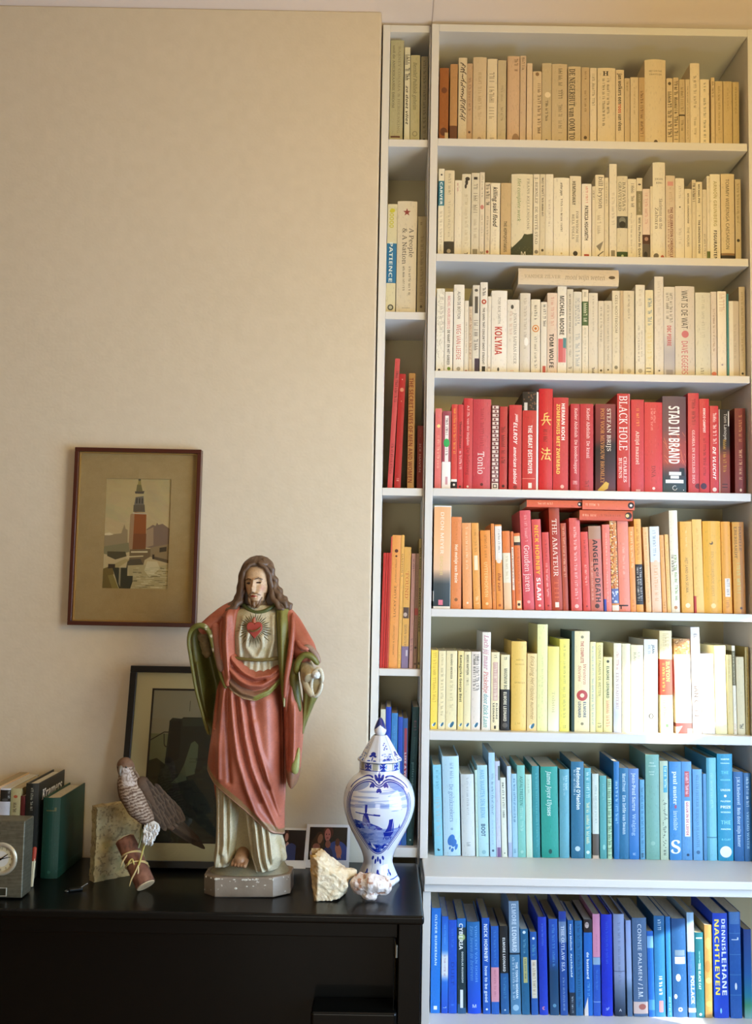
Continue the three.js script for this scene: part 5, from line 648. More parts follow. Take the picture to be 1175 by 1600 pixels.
    s(.58, [[[.1, .06], [.22, .18]], [[.02, .32], [.16, .42]], [[.04, .92], [.22, .6]], [[.36, .2], [.9, .18]], [[.62, 0], [.62, .46]], [[.28, .48], [1, .46]], [[.58, .5], [.4, .88]], [[.4, .88], [.9, .84]], [[.78, .66], [.96, .96]]]);
  },
  brijs(g, r) { const lg = g.createLinearGradient(r.x, r.y, r.x + r.w, r.y + r.h); lg.addColorStop(0, '#8d3438'); lg.addColorStop(.4, '#6a2428'); lg.addColorStop(.5, '#241a1c'); lg.addColorStop(.7, '#3a1c20'); lg.addColorStop(1, '#6a2830'); g.fillStyle = lg; g.fillRect(r.x - 2, r.y - 2, r.w + 4, r.h + 4); g.fillStyle = '#d8b04a'; g.beginPath(); g.moveTo(r.x + r.w * .1, r.y + r.h * .98); g.lineTo(r.x + r.w * .5, r.y + r.h * .88); g.lineTo(r.x + r.w * .66, r.y + r.h * .9); g.lineTo(r.x + r.w * .6, r.y + r.h * .96); g.lineTo(r.x + r.w * .3, r.y + r.h); g.fill(); },
  brand(g, r, rnd) { const lg = g.createLinearGradient(0, r.y, 0, r.y + r.h); [[0, '#655058'], [.35, '#7a4a50'], [.5, '#a84a48'], [.68, '#b04844'], [.8, '#4f4048'], [.86, '#2c4048'], [1, '#34505a']].forEach(s => lg.addColorStop(...s)); g.fillStyle = lg; g.fillRect(r.x - 2, r.y - 2, r.w + 4, r.h + 4); g.strokeStyle = '#e0785c'; g.lineWidth = 2; for (let i = 0; i < 26; i++) { const x = r.x + rnd() * r.w, y = r.y + r.h * (.36 + rnd() * .3); g.beginPath(); g.moveTo(x, y); g.lineTo(x + 10 + rnd() * 16, y + 20 + rnd() * 30); g.stroke(); } g.fillStyle = '#1d2a30'; g.fillRect(r.x + r.w * .7, r.y + r.h * .74, r.w * .22, r.h * .08); g.fillStyle = '#e9edf0'; g.fillRect(r.x + r.w * .26, r.y + r.h * .78, r.w * .52, r.h * .035); g.fillRect(r.x + r.w * .32, r.y + r.h * .82, r.w * .36, r.h * .03); g.fillRect(r.x + r.w * .12, r.y + r.h * .86, r.w * .76, r.h * .036); g.strokeStyle = '#e2e8ea'; g.lineWidth = 3; g.beginPath(); g.arc(r.x + r.w * .5, r.y + r.h * .945, r.w * .09, 0, 5.4); g.stroke(); g.fillStyle = '#fff'; g.fillRect(r.x + r.w * .86, r.y + r.h * .96, 5, 5); },
  spoor(g, r) { const lg = g.createLinearGradient(0, r.y, 0, r.y + r.h); [[0, '#eab07c'], [.4, '#eebc8c'], [.62, '#e6bd98'], [.7, '#8a7a6c'], [.76, '#3d4648'], [1, '#23343c']].forEach(s => lg.addColorStop(...s)); g.fillStyle = lg; g.fillRect(r.x, r.y + r.h * .012, r.w * .97, r.h * .965); g.fillStyle = '#e0788a'; g.fillRect(r.x + r.w * .3, r.y + r.h * .915, r.w * .26, r.h * .05); g.fillStyle = '#efe9e2'; g.fillRect(r.x - 2, r.y + r.h * .83, r.w * .05, r.h * .1); },
  mosaic(g, r, rnd) { const c = ['#e08a2e', '#b8702e', '#f0c07a', '#8d5a34', '#d9a25a', '#e6d2b4', '#c2542e']; for (let y = 0; y < r.h * .78; y += 6) for (let x = 0; x < r.w; x += 6) { g.fillStyle = c[Math.floor(rnd() * 7)]; if (x < r.w * .35 || x > r.w * .75 || rnd() < .25) g.fillRect(r.x + x, r.y + y, 6, 6); } g.fillStyle = '#5a6aa0'; g.fillRect(r.x, r.y + r.h * .75, r.w, r.h * .16); g.fillStyle = '#c9cfe0'; for (let i = 0; i < 12; i++) g.fillRect(r.x + rnd() * r.w * .8, r.y + r.h * (.76 + rnd() * .14), 8, 10); g.fillStyle = '#efe2d0'; g.fillRect(r.x, r.y + r.h * .93, r.w, r.h * .06); },
  bird(g, r) { g.fillStyle = '#e8eef0'; g.beginPath(); g.ellipse(r.x + r.w * .42, r.y + r.h * .945, r.w * .2, r.w * .22, 0, 0, 7); g.fill(); g.fillStyle = '#2f6a86'; g.beginPath(); g.ellipse(r.x + r.w * .58, r.y + r.h * .935, r.w * .14, r.w * .3, .5, 0, 7); g.fill(); },
  marble(g, r, rnd) { g.fillStyle = '#b98a4c'; g.fillRect(r.x - 2, r.y - 2, r.w + 4, r.h * .17); for (let i = 0; i < 90; i++) { g.fillStyle = ['#8d5f2c', '#d9b47c', '#a8763a'][i % 3]; g.fillRect(r.x + rnd() * r.w, r.y + rnd() * r.h * .15, 9, 7); } g.fillStyle = '#8d5048'; g.fillRect(r.x - 2, r.y + r.h * .89, r.w + 4, r.h * .12); g.fillStyle = '#e6cfc0'; g.beginPath(); g.moveTo(r.x, r.y + r.h * .93); g.lineTo(r.x + r.w * .4, r.y + r.h * .92); g.lineTo(r.x + r.w * .1, r.y + r.h); g.lineTo(r.x, r.y + r.h); g.fill(); g.fillRect(r.x + r.w * .7, r.y + r.h * .95, r.w * .3, r.h * .05); },
  blot(g, r) { g.fillStyle = '#2f72c0'; const P = (x, y, a, b) => { g.beginPath(); g.ellipse(r.x + x * r.w, r.y + y * r.h, a * r.w, b * r.w, .3, 0, 7); g.fill(); }; P(.45, .84, .2, .34); P(.6, .87, .16, .24); P(.74, .91, .08, .18); P(.5, .94, .08, .12); P(.36, .92, .05, .1); },
  rough(g, r, rnd) { g.strokeStyle = '#3c4438'; g.lineWidth = 3; for (let i = 0; i < 34; i++) { const y = r.y + r.h * (.38 + i * .015), x = r.x + r.w * (.3 + rnd() * .3); g.beginPath(); g.moveTo(x, y); g.lineTo(x + r.w * (rnd() - .2) * .5, y + 10 * (rnd() - .3)); g.stroke(); } },
  face(g, r) { g.fillStyle = '#241a1a'; g.fillRect(r.x - 2, r.y - 2, r.w + 4, r.h * .14); g.fillStyle = '#c9b6ae'; g.beginPath(); g.ellipse(r.x + r.w * .38, r.y + r.h * .06, r.w * .24, r.w * .36, 0, 0, 7); g.fill(); g.fillStyle = '#2a1e1c'; g.fillRect(r.x + r.w * .24, r.y + r.h * .045, r.w * .1, 4); g.fillRect(r.x + r.w * .44, r.y + r.h * .045, r.w * .1, 4); g.fillStyle = '#e6ddd6'; g.beginPath(); g.moveTo(r.x, r.y + r.h); g.lineTo(r.x, r.y + r.h * .94); g.lineTo(r.x + r.w * .42, r.y + r.h * .8); g.lineTo(r.x + r.w * .46, r.y + r.h); g.fill(); },
});
const SPZ = -0.024, ROWS = [rows1, rows2, rows3, rows4, rows5, rows6];
const GROUPS = ['cream books on the top shelf', 'white books on the second shelf', 'white books on the third shelf', 'red books', 'orange books', 'yellow books'];
const atlases = [];
ROWS.forEach((rows, i) => {
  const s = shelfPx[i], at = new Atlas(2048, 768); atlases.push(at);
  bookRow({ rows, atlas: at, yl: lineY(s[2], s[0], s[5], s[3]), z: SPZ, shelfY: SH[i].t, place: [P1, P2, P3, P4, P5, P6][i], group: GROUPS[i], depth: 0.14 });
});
{ const at = new Atlas(2048, 768, 0.42); atlases.push(at); bookRow({ rows: rows7, atlas: at, yl: lineY(690, 1340, 1150, 1349), z: -0.02, shelfY: ledgeT, place: P7, group: 'turquoise and blue books above the ledge', depth: 0.14 }); }
{ const at = new Atlas(2048, 800, 0.42); atlases.push(at); bookRow({ rows: rows8, atlas: at, yl: lineY(690, 1583, 1150, 1590), z: 0.03, shelfY: lowFloor, place: P8, group: 'blue books under the ledge', depth: 0.15 }); }
// books in the narrow case
const nAt = new Atlas(2048, 2048), N1 = 'narrow case top shelf', N2 = 'narrow case second shelf', N3 = 'narrow case middle shelf', N4 = 'narrow case fourth shelf', N5 = 'narrow case bottom shelf';
const nrow = (rows, k, yb, place, group) => bookRow({ rows, atlas: nAt, yl: () => yb, z: NZ - 0.02, shelfY: NS[k].t, place, group, depth: 0.135, maxX: nir - 0.0036 });
nrow([
  [608, 629, 62.5, 0, '#b3ab82', 'tall grey-olive book with two lines of capitals', 'tall grey-olive book', ['BARNEY CONAMA', .06, .5, '#857c5c', 's', .68, .24], ['und de AMERIKAANSE DROOM', .05, .66, '#5c5540', 's', .26, .24], ['& HERDENKING', .52, .9, '#857c5c', 's', .68, .24], [.93, .945, '#5a2f1c', .1, .8]],
  [631.2, 640, 73.6, -1, '#dcd5b4', 'thin white book with a dark patterned head', 0, ['~', .08, .36, '#4f4a34', .5, .8], ['zo doet vliet', .4, .8, '#3d3826', 'bi', .5, .6]],
  [640.5, 655.6, 86, -1, '#b9b083', 'olive-cream book with a grey italic title', 0, ['Bernlef Publiek geheim', .08, .62, '#6a6445', 'is', .5, .5], ['o', .89, '#8d8560', .26], ['o', .89, '#b9b083', .18]],
  [657, 668, 88, -1, '#8d8462', 'dark olive paperback', 0, ['~', .05, .9, '#5f573c', .5, .4], ['o', .96, '#2f2a1a', .2]],
], 0, 217, N1, 'olive books in the narrow case');
nrow([
  [602.2, 617.4, 318.5, 1, '#d6cda6', 'cream book with yellow rings and a blue block', 'blue-block ringed book', ['o', .06, '#c9c23a', .26, .5, .8], ['o', .09, '#d6cda6', .12, .5, .8], ['OOOOO', .05, .22, '#c3bc34', 'b', .45, .6], [.36, .72, '#1f6f98'], ['PATIENCE', .33, .72, '#1f5f86', 'b', .4, .7], [.33, .36, '#d6cda6'], ['PATIENCE', .345, .715, '#d6e0d8', 'b', .45, .5], ['o', .94, '#4a4a3c', .3], ['o', .94, '#b9b9a4', .18]],
  [618.4, 649.6, 314, 0, '#dcd0b4', 'broad white book with a red star', 'red-star book', ['x', 'star'], ['A People', .24, .5, '#3f3a30', 's', .74, .3], ['& A Nation', .24, .56, '#3f3a30', 's', .4, .3], ['~', .58, .84, '#6a6250', .66, .1], ['~', .58, .8, '#6a6250', .36, .1], ['HOUGHTON MIFFLIN', .92, .97, '#5a5240', 'h', .5, .4]],
  [651, 666, 338, 0, '#a99a72', 'brownish-olive book with faint capitals', 0, ['~', .06, .1, '#7a6c48', .4, .3], ['~', .2, .9, '#887a54', .5, .36], ['o', .92, '#5f5436', .14]],
], 1, 487, N2, 'white books in the narrow case');
nrow([
  [605, 613, 560, 9, '#c94c4a', 'thin tall pinkish red book leaning aside', 'leaning red book', ['~', .1, .34, '#5a1a1c', .55, .5], ['~', .66, .9, '#7a2424', .5, .5]],
  [615.5, 626, 584, 5, '#b31f1e', 'dark red book with a small gold diamond', 'gold-diamond book', ['o', .14, '#d98a6a', .3, .5, 1], ['o', .05, '#e6a890', .08], ['o', .24, '#e6a890', .08], ['~', .91, .94, '#f0c0b0', .5, .4]],
  [636, 646.6, 583, 0, '#b98748', 'tan-orange book with large rust letters along its whole spine', 'rust-lettered tan book', ['THE SECRET LIVES OF MEN AND WOMEN', .04, .95, '#7a2c10', 'b', .45, .9]],
  [651, 663, 665, 0, '#8d3526', 'short red-brown book with pale letters', 0, ['ICE HAVEN', .28, .74, '#dfb8a8', '', .5, .42], ['~', .05, .2, '#b9604c', .5, .3]],
], 2, 762.5, N3, 'red books in the narrow case');
nrow([
  [592.9, 597.3, 863.5, 3, '#b9261c', 'thinnest red booklet by the side panel', 'red booklet by the side panel'],
  [597.5, 600.6, 863.5, 3, '#c4281e', 'thin plain red booklet', 0], [600.8, 604.2, 863.5, 3, '#b5231a', 'thin plain red booklet', 0],
  [604.4, 606.6, 838, 3, '#d9583c', 'very thin coral booklet', 0],
  [606.8, 620.6, 836, 3, '#eb9f52', 'orange comic album with letters running upward', 'orange comic album', ['LUCKY LUKE', .38, .62, '#7a4a24', 'u', .5, .34], ['MORRIS & GOSCINNY', .68, .9, '#8d5a30', 'u', .5, .22], ['Jubileum Album', .18, .36, '#8d5a30', 'iu', .5, .24], ['o', .12, '#5a2a1a', .2], ['o', .16, '#5a2a1a', .12]],
  [620.8, 626, 835.7, 3, '#f0b860', 'thin yellow-orange comic album', 0, ['GASTON 5', .12, .34, '#7a5a2a', 's', .5, .66], ['~', .88, .97, '#b98a4a', .5, .4]],
  [626.5, 637.6, 854.5, 2, '#f0bd66', 'yellow book with a small photograph and purple foot', 'purple-footed yellow book', ["'FOUND'", .2, .44, '#cf6a34', 's', .5, .62], ['x', 'found'], ['SEVEN SISTERS', .64, .83, '#8d6a54', '', .5, .4]],
  [638.8, 645, 864.5, 2, '#d0a4a0', 'thin mauve booklet', 0, ['~', .05, .16, '#4f3a44', .5, .4], ['~', .74, .86, '#8d6a74', .5, .5]],
  [645.4, 651, 864.5, 2, '#b0907a', 'thin tan-grey booklet with a red print', 0, ['~', .1, .9, '#8d6a5c', .5, .4], [.48, .54, '#c2605a'], ['o', .82, '#3a2f2a', .3], ['o', .96, '#5a4a3a', .3]],
  [652, 659.6, 841.5, 2, '#b3a468', 'olive-yellow book with bold black capitals', 0, ['WILSON', .07, .24, '#1f1b10', 'b', .5, .62], ['DANIEL CLOWES', .38, .72, '#1f1b10', 'b', .5, .62], ['o', .96, '#3a3420', .3]],
], 3, 1045.5, N4, 'orange albums in the narrow case');
nrow([
  [591, 599, 1108, 0, '#d8d2b8', 'beige-white book with a cyan foot', 'beige-white cyan-footed book', [.5, 1, '#8fc6d6']],
  [599.5, 607.8, 1104.4, 0, '#2346b8', 'deep blue book', 0, ['~', .2, .5, '#4f72d4', .5, .3]],
  [608.3, 618.2, 1114, 0, '#3f86c4', 'light blue book', 0, ['~', .1, .8, '#6fa8da', .5, .3]],
  [619, 626.6, 1120, 0, '#2a55c4', 'middle blue book', 0],
  [627, 634.8, 1122, -3, '#2f66b0', 'blue book with a white and red lettered strip', 'white-and-red lettered blue book', [.08, .9, '#b04a5a', .3, .85], ['LIKE A VELVET GLOVE', .1, .88, '#f0eaee', 'b', .56, .5]],
  [635.2, 645.6, 1104.4, 6.5, '#12484e', 'dark teal book leaning against the side panel', 'leaning dark teal book', ['potterieën', .4, .6, '#8fc6cc', 's', .5, .4], ['keramische', .22, .38, '#3f8088', 's', .5, .34], ['~', .1, .18, '#a06a84', .5, .4], ['o', .96, '#a9d0d4', .14]],
], 4, 1325, N5, 'blue books in the narrow case');
// books lying flat on the rows
function lyingBook(x0, x1, yTop, yBot, z, d, col, label, tilt, restY, group, hard, ...ops) {
  const yc = (yTop + yBot) / 2, A = U(x0, yc, z), B = U(x1, yc, z), th = U((x0 + x1) / 2, yTop, z).y - U((x0 + x1) / 2, yBot, z).y;
  const len = B.x - A.x, g = makeBook(nAt, { w: th, h: len, d, hp: x1 - x0, wp: yBot - yTop, col, ops, label, group, hard });
  g.rotation.z = Math.PI / 2 + tilt; g.position.set(B.x, (restY ?? U((x0 + x1) / 2, yBot, z).y) + th / 2 + 0.0006 + Math.sin(tilt) * -len / 2, z); return g;
}
lyingBook(810, 967, 421, 446, SPZ + 0.012, 0.13, '#d9c8ae', 'thick beige book lying flat on top of the white books, third shelf', -0.004, null, 'books lying on the rows', true, ['VANDER ZILVER', .06, .42, '#a8977c', 's', .5, .3], ['mooi wijn weten', .46, .86, '#9c8a70', 'is', .5, .4], ['o', .93, '#5a4a36', .1, .5, 2]);
lyingBook(823, 909.4, 782, 793, SPZ + 0.012, 0.12, '#d95c38', 'orange paperback lying flat alone, ahead of the stacked pair, orange shelf', 0, null, 'books lying on the rows', false, ['~', .2, .5, '#f2b89a', .5, .3], ['o', .96, '#2a1a16', .34], ['o', .95, '#f0e2d4', .14]);
lyingBook(905.5, 988.5, 798, 813.5, SPZ + 0.012, 0.12, '#cf5330', 'lower of two orange paperbacks lying stacked on the orange shelf', 0, null, 'books lying on the rows', false, ['~', .06, .36, '#f0b090', .5, .24], ['~', .4, .8, '#a83c1e', .5, .2], ['o', .92, '#2a1a16', .34], ['o', .9, '#e8c27a', .18]);
lyingBook(910, 991.5, 782.5, 796.8, SPZ + 0.016, 0.12, '#dd6440', 'upper of two orange paperbacks lying stacked on the orange shelf', 0, null, 'books lying on the rows', false, ['~', .06, .36, '#f2bca0', .5, .24], ['o', .93, '#2a1a16', .34], ['o', .93, '#f0e2d4', .14]);
// ---------------------------------------------------------------- black cabinet under the left wall
const CT = (U(640, 1341.5, WZ).y + UY(660, 1432, 0.92).y) / 2;      // level of its top
const cF = UY(663, 1432, CT), cabX = cF.x, cabZ = cF.z;
{
  const g = thing('cabinet', 'low black lacquered cabinet along the wall, carrying the statue and vase', 'cabinet', V3(-0.45, 0, 0.2));
  const o = g.position, P = (n, geo, p = g) => { const m = mesh(n, boxUV(geo).translate(-o.x, -o.y, -o.z), M.black, p); return m; };
  const th = CT - U(660, 1446.5, cabZ).y, bz = cabZ - 0.03, xl = -1.35, s1 = U(657.5, 1500, bz).x, s0 = U(622, 1500, bz).x;
  P('cabinet_top', box(xl - 0.02, cabX, CT - th, CT, WZ + 0.004, cabZ, 0.005));
  P('side_panel', box(s0, s1, 0, CT - th, WZ + 0.006, bz, 0.002)); P('side_panel', box(xl, xl + 0.04, 0, CT - th, WZ + 0.006, bz, 0.002));
  P('front_panel', box(xl + 0.04, s0 - 0.006, 0.06, CT - th, bz - 0.07, bz - 0.05));
  P('frame_rail', box(xl + 0.04, s0 - 0.001, CT - th - 0.035, CT - th, bz - 0.05, bz - 0.006, 0.002));
  const bar = P('ledge_rail', box(U(486, 1580, bz).x, U(620, 1580, bz).x, U(600, 1602, bz).y, U(600, 1578, bz).y, bz - 0.05, bz + 0.012, 0.006));
  const hx = U(619, 1486, bz).x, hy = U(619, 1486, bz).y;
  mesh('hinge', new THREE.CylinderGeometry(0.0025, 0.0025, 0.022, 10).translate(hx - o.x, hy - o.y, bz + 0.001 - o.z), std('#8d8878', 0.35, { metalness: 0.8 }), g);
  P('hinge_rod', new THREE.CylinderGeometry(0.0009, 0.0009, 0.17, 8).translate(U(615, 1540, bz).x, U(615, 1540, bz).y, bz - 0.004).clone());
}

// ---------------------------------------------------------------- sculpting tools (shapes drawn in pixels of the photograph, depth in the same unit, toward the viewer)
const cr = (p0, p1, p2, p3, t) => 0.5 * (2 * p1 + (p2 - p0) * t + (2 * p0 - 5 * p1 + 4 * p2 - p3) * t * t + (3 * p1 - p0 - 3 * p2 + p3) * t * t * t);
function spline(rows, y) {                               // rows sorted by their first entry
  const n = rows.length; if (y <= rows[0][0]) return rows[0]; if (y >= rows[n - 1][0]) return rows[n - 1];
  let i = 0; while (rows[i + 1][0] < y) i++;
  const a = rows[Math.max(0, i - 1)], b = rows[i], c = rows[i + 1], d = rows[Math.min(n - 1, i + 2)], t = (y - b[0]) / (c[0] - b[0]);
  return b.map((_, k) => cr(a[k], b[k], c[k], d[k], t));
}
function polyDist(pl, x, y) {
  let best = 1e9;
  for (let i = 0; i < pl.length - 1; i++) {
    const [ax, ay] = pl[i], [bx, by] = pl[i + 1], dx = bx - ax, dy = by - ay, t = clamp(((x - ax) * dx + (y - ay) * dy) / (dx * dx + dy * dy), 0, 1);
    const ex = x - ax - t * dx, ey = y - ay - t * dy, d = ex * ex + ey * ey; if (d < best) best = d;
  }
  return Math.sqrt(best);
}
function gridGeo(pts, m, n, closed, col) {               // pts[(m+1)*(n)] rows; closed around
  const pos = [], cols = [], idx = [], C = new THREE.Color();
  for (const p of pts) { pos.push(p[0], p[1], p[2]); if (col) { C.set(col(p[0], p[1], p[2])); cols.push(C.r, C.g, C.b); } }
  const N = closed ? n : n - 1;
  for (let i = 0; i < m; i++) for (let j = 0; j < N; j++) { const a = i * n + j, b = i * n + (j + 1) % n, c = a + n, d = b + n; idx.push(a, c, b, b, c, d); }
  if (closed) for (const r of [0, m]) {                  // caps
    const k = pos.length / 3; let s = [0, 0, 0]; for (let j = 0; j < n; j++) for (let q = 0; q < 3; q++) s[q] += pts[r * n + j][q] / n;
    pos.push(...s); if (col) { C.set(col(...s)); cols.push(C.r, C.g, C.b); }
    for (let j = 0; j < n; j++) { const a = r * n + j, b = r * n + (j + 1) % n; r === 0 ? idx.push(k, a, b) : idx.push(k, b, a); }
  }
  const g = new THREE.BufferGeometry(); g.setAttribute('position', new THREE.Float32BufferAttribute(pos, 3));
  if (col) g.setAttribute('color', new THREE.Float32BufferAttribute(cols, 3));
  g.setAttribute('uv', new THREE.Float32BufferAttribute(pos.flatMap((_, i) => i % 3 === 0 ? [pos[i] / 60, pos[i + 1] / 60] : []), 2));
  g.setIndex(idx); return closed ? orient(g) : g;
}
function loft(rows, { m = 60, n = 80, yb, yt, ridges = [], col, e = 2.2, zc = 0 } = {}) {
  const y0 = rows[0][0], y1 = rows[rows.length - 1][0], pts = [];
  for (let i = 0; i <= m; i++) for (let j = 0; j < n; j++) {
    const s = i / m, t = j / n * 2 * Math.PI, ct = Math.cos(t), st = -Math.sin(t);
    let y = lerp(y0, y1, s), x, r;
    const px = Math.sign(ct) * Math.pow(Math.abs(ct), 2 / e), pz = Math.sign(st) * Math.pow(Math.abs(st), 2 / e);
    for (let k = 0; k < 3; k++) { r = spline(rows, y); x = (r[1] + r[2]) / 2 + (r[2] - r[1]) / 2 * px; const A = yt ? yt(x) : y0, B = yb ? yb(x) : y1; if (!yb && !yt) break; y = lerp(A, B, s); }
    let z = (st > 0 ? r[3] : r[4]) * pz + zc;
    if (st > -0.25) { const f = smooth(-0.25, 0.35, st); for (const q of ridges) { const d = polyDist(q.p, x, y); if (d < q.w * 2.6) z += f * q.h * Math.exp(-(d / q.w) * (d / q.w)); } }
    pts.push([x, y, z]);
  }
  return gridGeo(pts, m, n, true, col);
}
const RG = (h, w, ...p) => ({ h, w, p });
function tube(P, { k = 14, sub = 6, wave = 0, wf = 1, col } = {}) {   // P: [x, y, z, rx, rz]; flattened tube along a spline
  const L = (P.length - 1) * sub, pts = [], C = [];
  for (let i = 0; i <= L; i++) { const f = i / sub, a = Math.min(P.length - 2, Math.floor(f)), t = f - a, g = q => P[clamp(q, 0, P.length - 1)]; C.push(P[0].map((_, c) => cr(g(a - 1)[c], g(a)[c], g(a + 1)[c], g(a + 2)[c], t))); }
  for (let i = 0; i <= L; i++) {
    const a = C[Math.max(0, i - 1)], b = C[Math.min(L, i + 1)], T = V3(b[0] - a[0], b[1] - a[1], b[2] - a[2]).normalize();
    let N = V3(T.y, -T.x, 0); if (N.length() < 0.15) N = V3(1, 0, 0); N.normalize();
    const B = new THREE.Vector3().crossVectors(N, T).normalize(), w = wave * Math.sin(i * wf);
    const end = Math.min(i, L - i) === 0 ? 0.35 : Math.min(i, L - i) === 1 ? 0.8 : 1;
    for (let j = 0; j < k; j++) { const q = j / k * 2 * Math.PI, u = Math.cos(q) * C[i][3] * end + w, v = Math.sin(q) * (C[i][4] ?? C[i][3]) * end; pts.push([C[i][0] + N.x * u + B.x * v, C[i][1] + N.y * u + B.y * v, C[i][2] + N.z * u + B.z * v]); }
  }
  return gridGeo(pts, L, k, true, col);
}
function orient(g) {                                      // outward faces once the downward pixel axis is turned over
  const p = g.attributes.position, ix = g.index, n = ix ? ix.count : p.count; let vol = 0;
  const a = V3(), b = V3(), c = V3(), I = i => ix ? ix.getX(i) : i;
  for (let i = 0; i < n; i += 3) { a.fromBufferAttribute(p, I(i)); b.fromBufferAttribute(p, I(i + 1)); c.fromBufferAttribute(p, I(i + 2)); vol += a.dot(b.cross(c)); }
  if (vol > 0 && ix) for (let i = 0; i < n; i += 3) { const t = ix.getX(i); ix.setX(i, ix.getX(i + 1)); ix.setX(i + 1, t); }
  return g;
}
function ball(x, y, z, rx, ry, rz, col) { const g = new THREE.SphereGeometry(1, 24, 16); g.scale(rx, ry, rz).translate(x, y, z); g.deleteAttribute('normal'); orient(g); return col ? paint(g, () => col) : g; }
function paint(g, col) { const p = g.attributes.position, a = new Float32Array(p.count * 3), C = new THREE.Color(); for (let i = 0; i < p.count; i++) { C.set(col(p.getX(i), p.getY(i), p.getZ(i))); a.set([C.r, C.g, C.b], i * 3); } g.setAttribute('color', new THREE.BufferAttribute(a, 3)); return g; }
function toWorld(g, z0, base, zr = z0) {                 // drawing -> metres, relative to base; zr: the plane whose scale the drawing has
  const p = g.attributes.position, s = (EYE[2] - zr) / F;
  for (let i = 0; i < p.count; i++) { const v = U(p.getX(i), p.getY(i), zr); p.setXYZ(i, v.x - base.x, v.y - base.y, z0 + p.getZ(i) * s - base.z); }
  g.computeVertexNormals(); return g;
}
// smooth surface of a distance field on a grid (surface nets)
function nets(f, lo, hi, h, col) {
  const nx = Math.ceil((hi[0] - lo[0]) / h) + 1, ny = Math.ceil((hi[1] - lo[1]) / h) + 1, nz = Math.ceil((hi[2] - lo[2]) / h) + 1;
  const v = new Float32Array(nx * ny * nz), I = (i, j, k) => (k * ny + j) * nx + i;
  for (let k = 0; k < nz; k++) for (let j = 0; j < ny; j++) for (let i = 0; i < nx; i++) v[I(i, j, k)] = f(lo[0] + i * h, lo[1] + j * h, lo[2] + k * h);
  const id = new Int32Array(nx * ny * nz).fill(-1), pos = [], idx = [];
  for (let k = 0; k < nz - 1; k++) for (let j = 0; j < ny - 1; j++) for (let i = 0; i < nx - 1; i++) {
    let n = 0, sx = 0, sy = 0, sz = 0;
    for (let e = 0; e < 12; e++) {
      const ax = e >> 2, a = e & 1, b = (e >> 1) & 1;
      const p = ax === 0 ? [0, a, b] : ax === 1 ? [a, 0, b] : [a, b, 0], q = p.slice(); q[ax] = 1;
      const A = v[I(i + p[0], j + p[1], k + p[2])], B = v[I(i + q[0], j + q[1], k + q[2])];
      if ((A < 0) !== (B < 0)) { const t = A / (A - B); n++; sx += p[0] + (q[0] - p[0]) * t; sy += p[1] + (q[1] - p[1]) * t; sz += p[2] + (q[2] - p[2]) * t; }
    }
    if (n) { id[I(i, j, k)] = pos.length / 3; pos.push(lo[0] + (i + sx / n) * h, lo[1] + (j + sy / n) * h, lo[2] + (k + sz / n) * h); }
  }
  for (let k = 1; k < nz - 1; k++) for (let j = 1; j < ny - 1; j++) for (let i = 1; i < nx - 1; i++) {
    const A = v[I(i, j, k)] < 0, go = (B, a, b, c, d) => { if (A === B || a < 0 || b < 0 || c < 0 || d < 0) return; A ? idx.push(a, b, c, a, c, d) : idx.push(a, c, b, a, d, c); };
    go(v[I(i + 1, j, k)] < 0, id[I(i, j - 1, k - 1)], id[I(i, j, k - 1)], id[I(i, j, k)], id[I(i, j - 1, k)]);
    go(v[I(i, j + 1, k)] < 0, id[I(i - 1, j, k - 1)], id[I(i - 1, j, k)], id[I(i, j, k)], id[I(i, j, k - 1)]);
    go(v[I(i, j, k + 1)] < 0, id[I(i - 1, j - 1, k)], id[I(i, j - 1, k)], id[I(i, j, k)], id[I(i - 1, j, k)]);
  }
  const g = new THREE.BufferGeometry(); g.setAttribute('position', new THREE.Float32BufferAttribute(pos, 3)); g.setIndex(idx);
  g.setAttribute('uv', new THREE.Float32BufferAttribute(pos.flatMap((_, i) => i % 3 === 0 ? [pos[i] / 60, pos[i + 1] / 60] : []), 2));
  if (col) paint(g, col); return orient(g);
}
const smin = (a, b, k) => { const h = clamp(0.5 + 0.5 * (b - a) / k, 0, 1); return lerp(b, a, h) - k * h * (1 - h); };
function cap(p, a, b, ra, rb) { const px = p[0] - a[0], py = p[1] - a[1], pz = p[2] - a[2], bx = b[0] - a[0], by = b[1] - a[1], bz = b[2] - a[2], t = clamp((px * bx + py * by + pz * bz) / (bx * bx + by * by + bz * bz), 0, 1); return Math.hypot(px - bx * t, py - by * t, pz - bz * t) - lerp(ra, rb, t); }

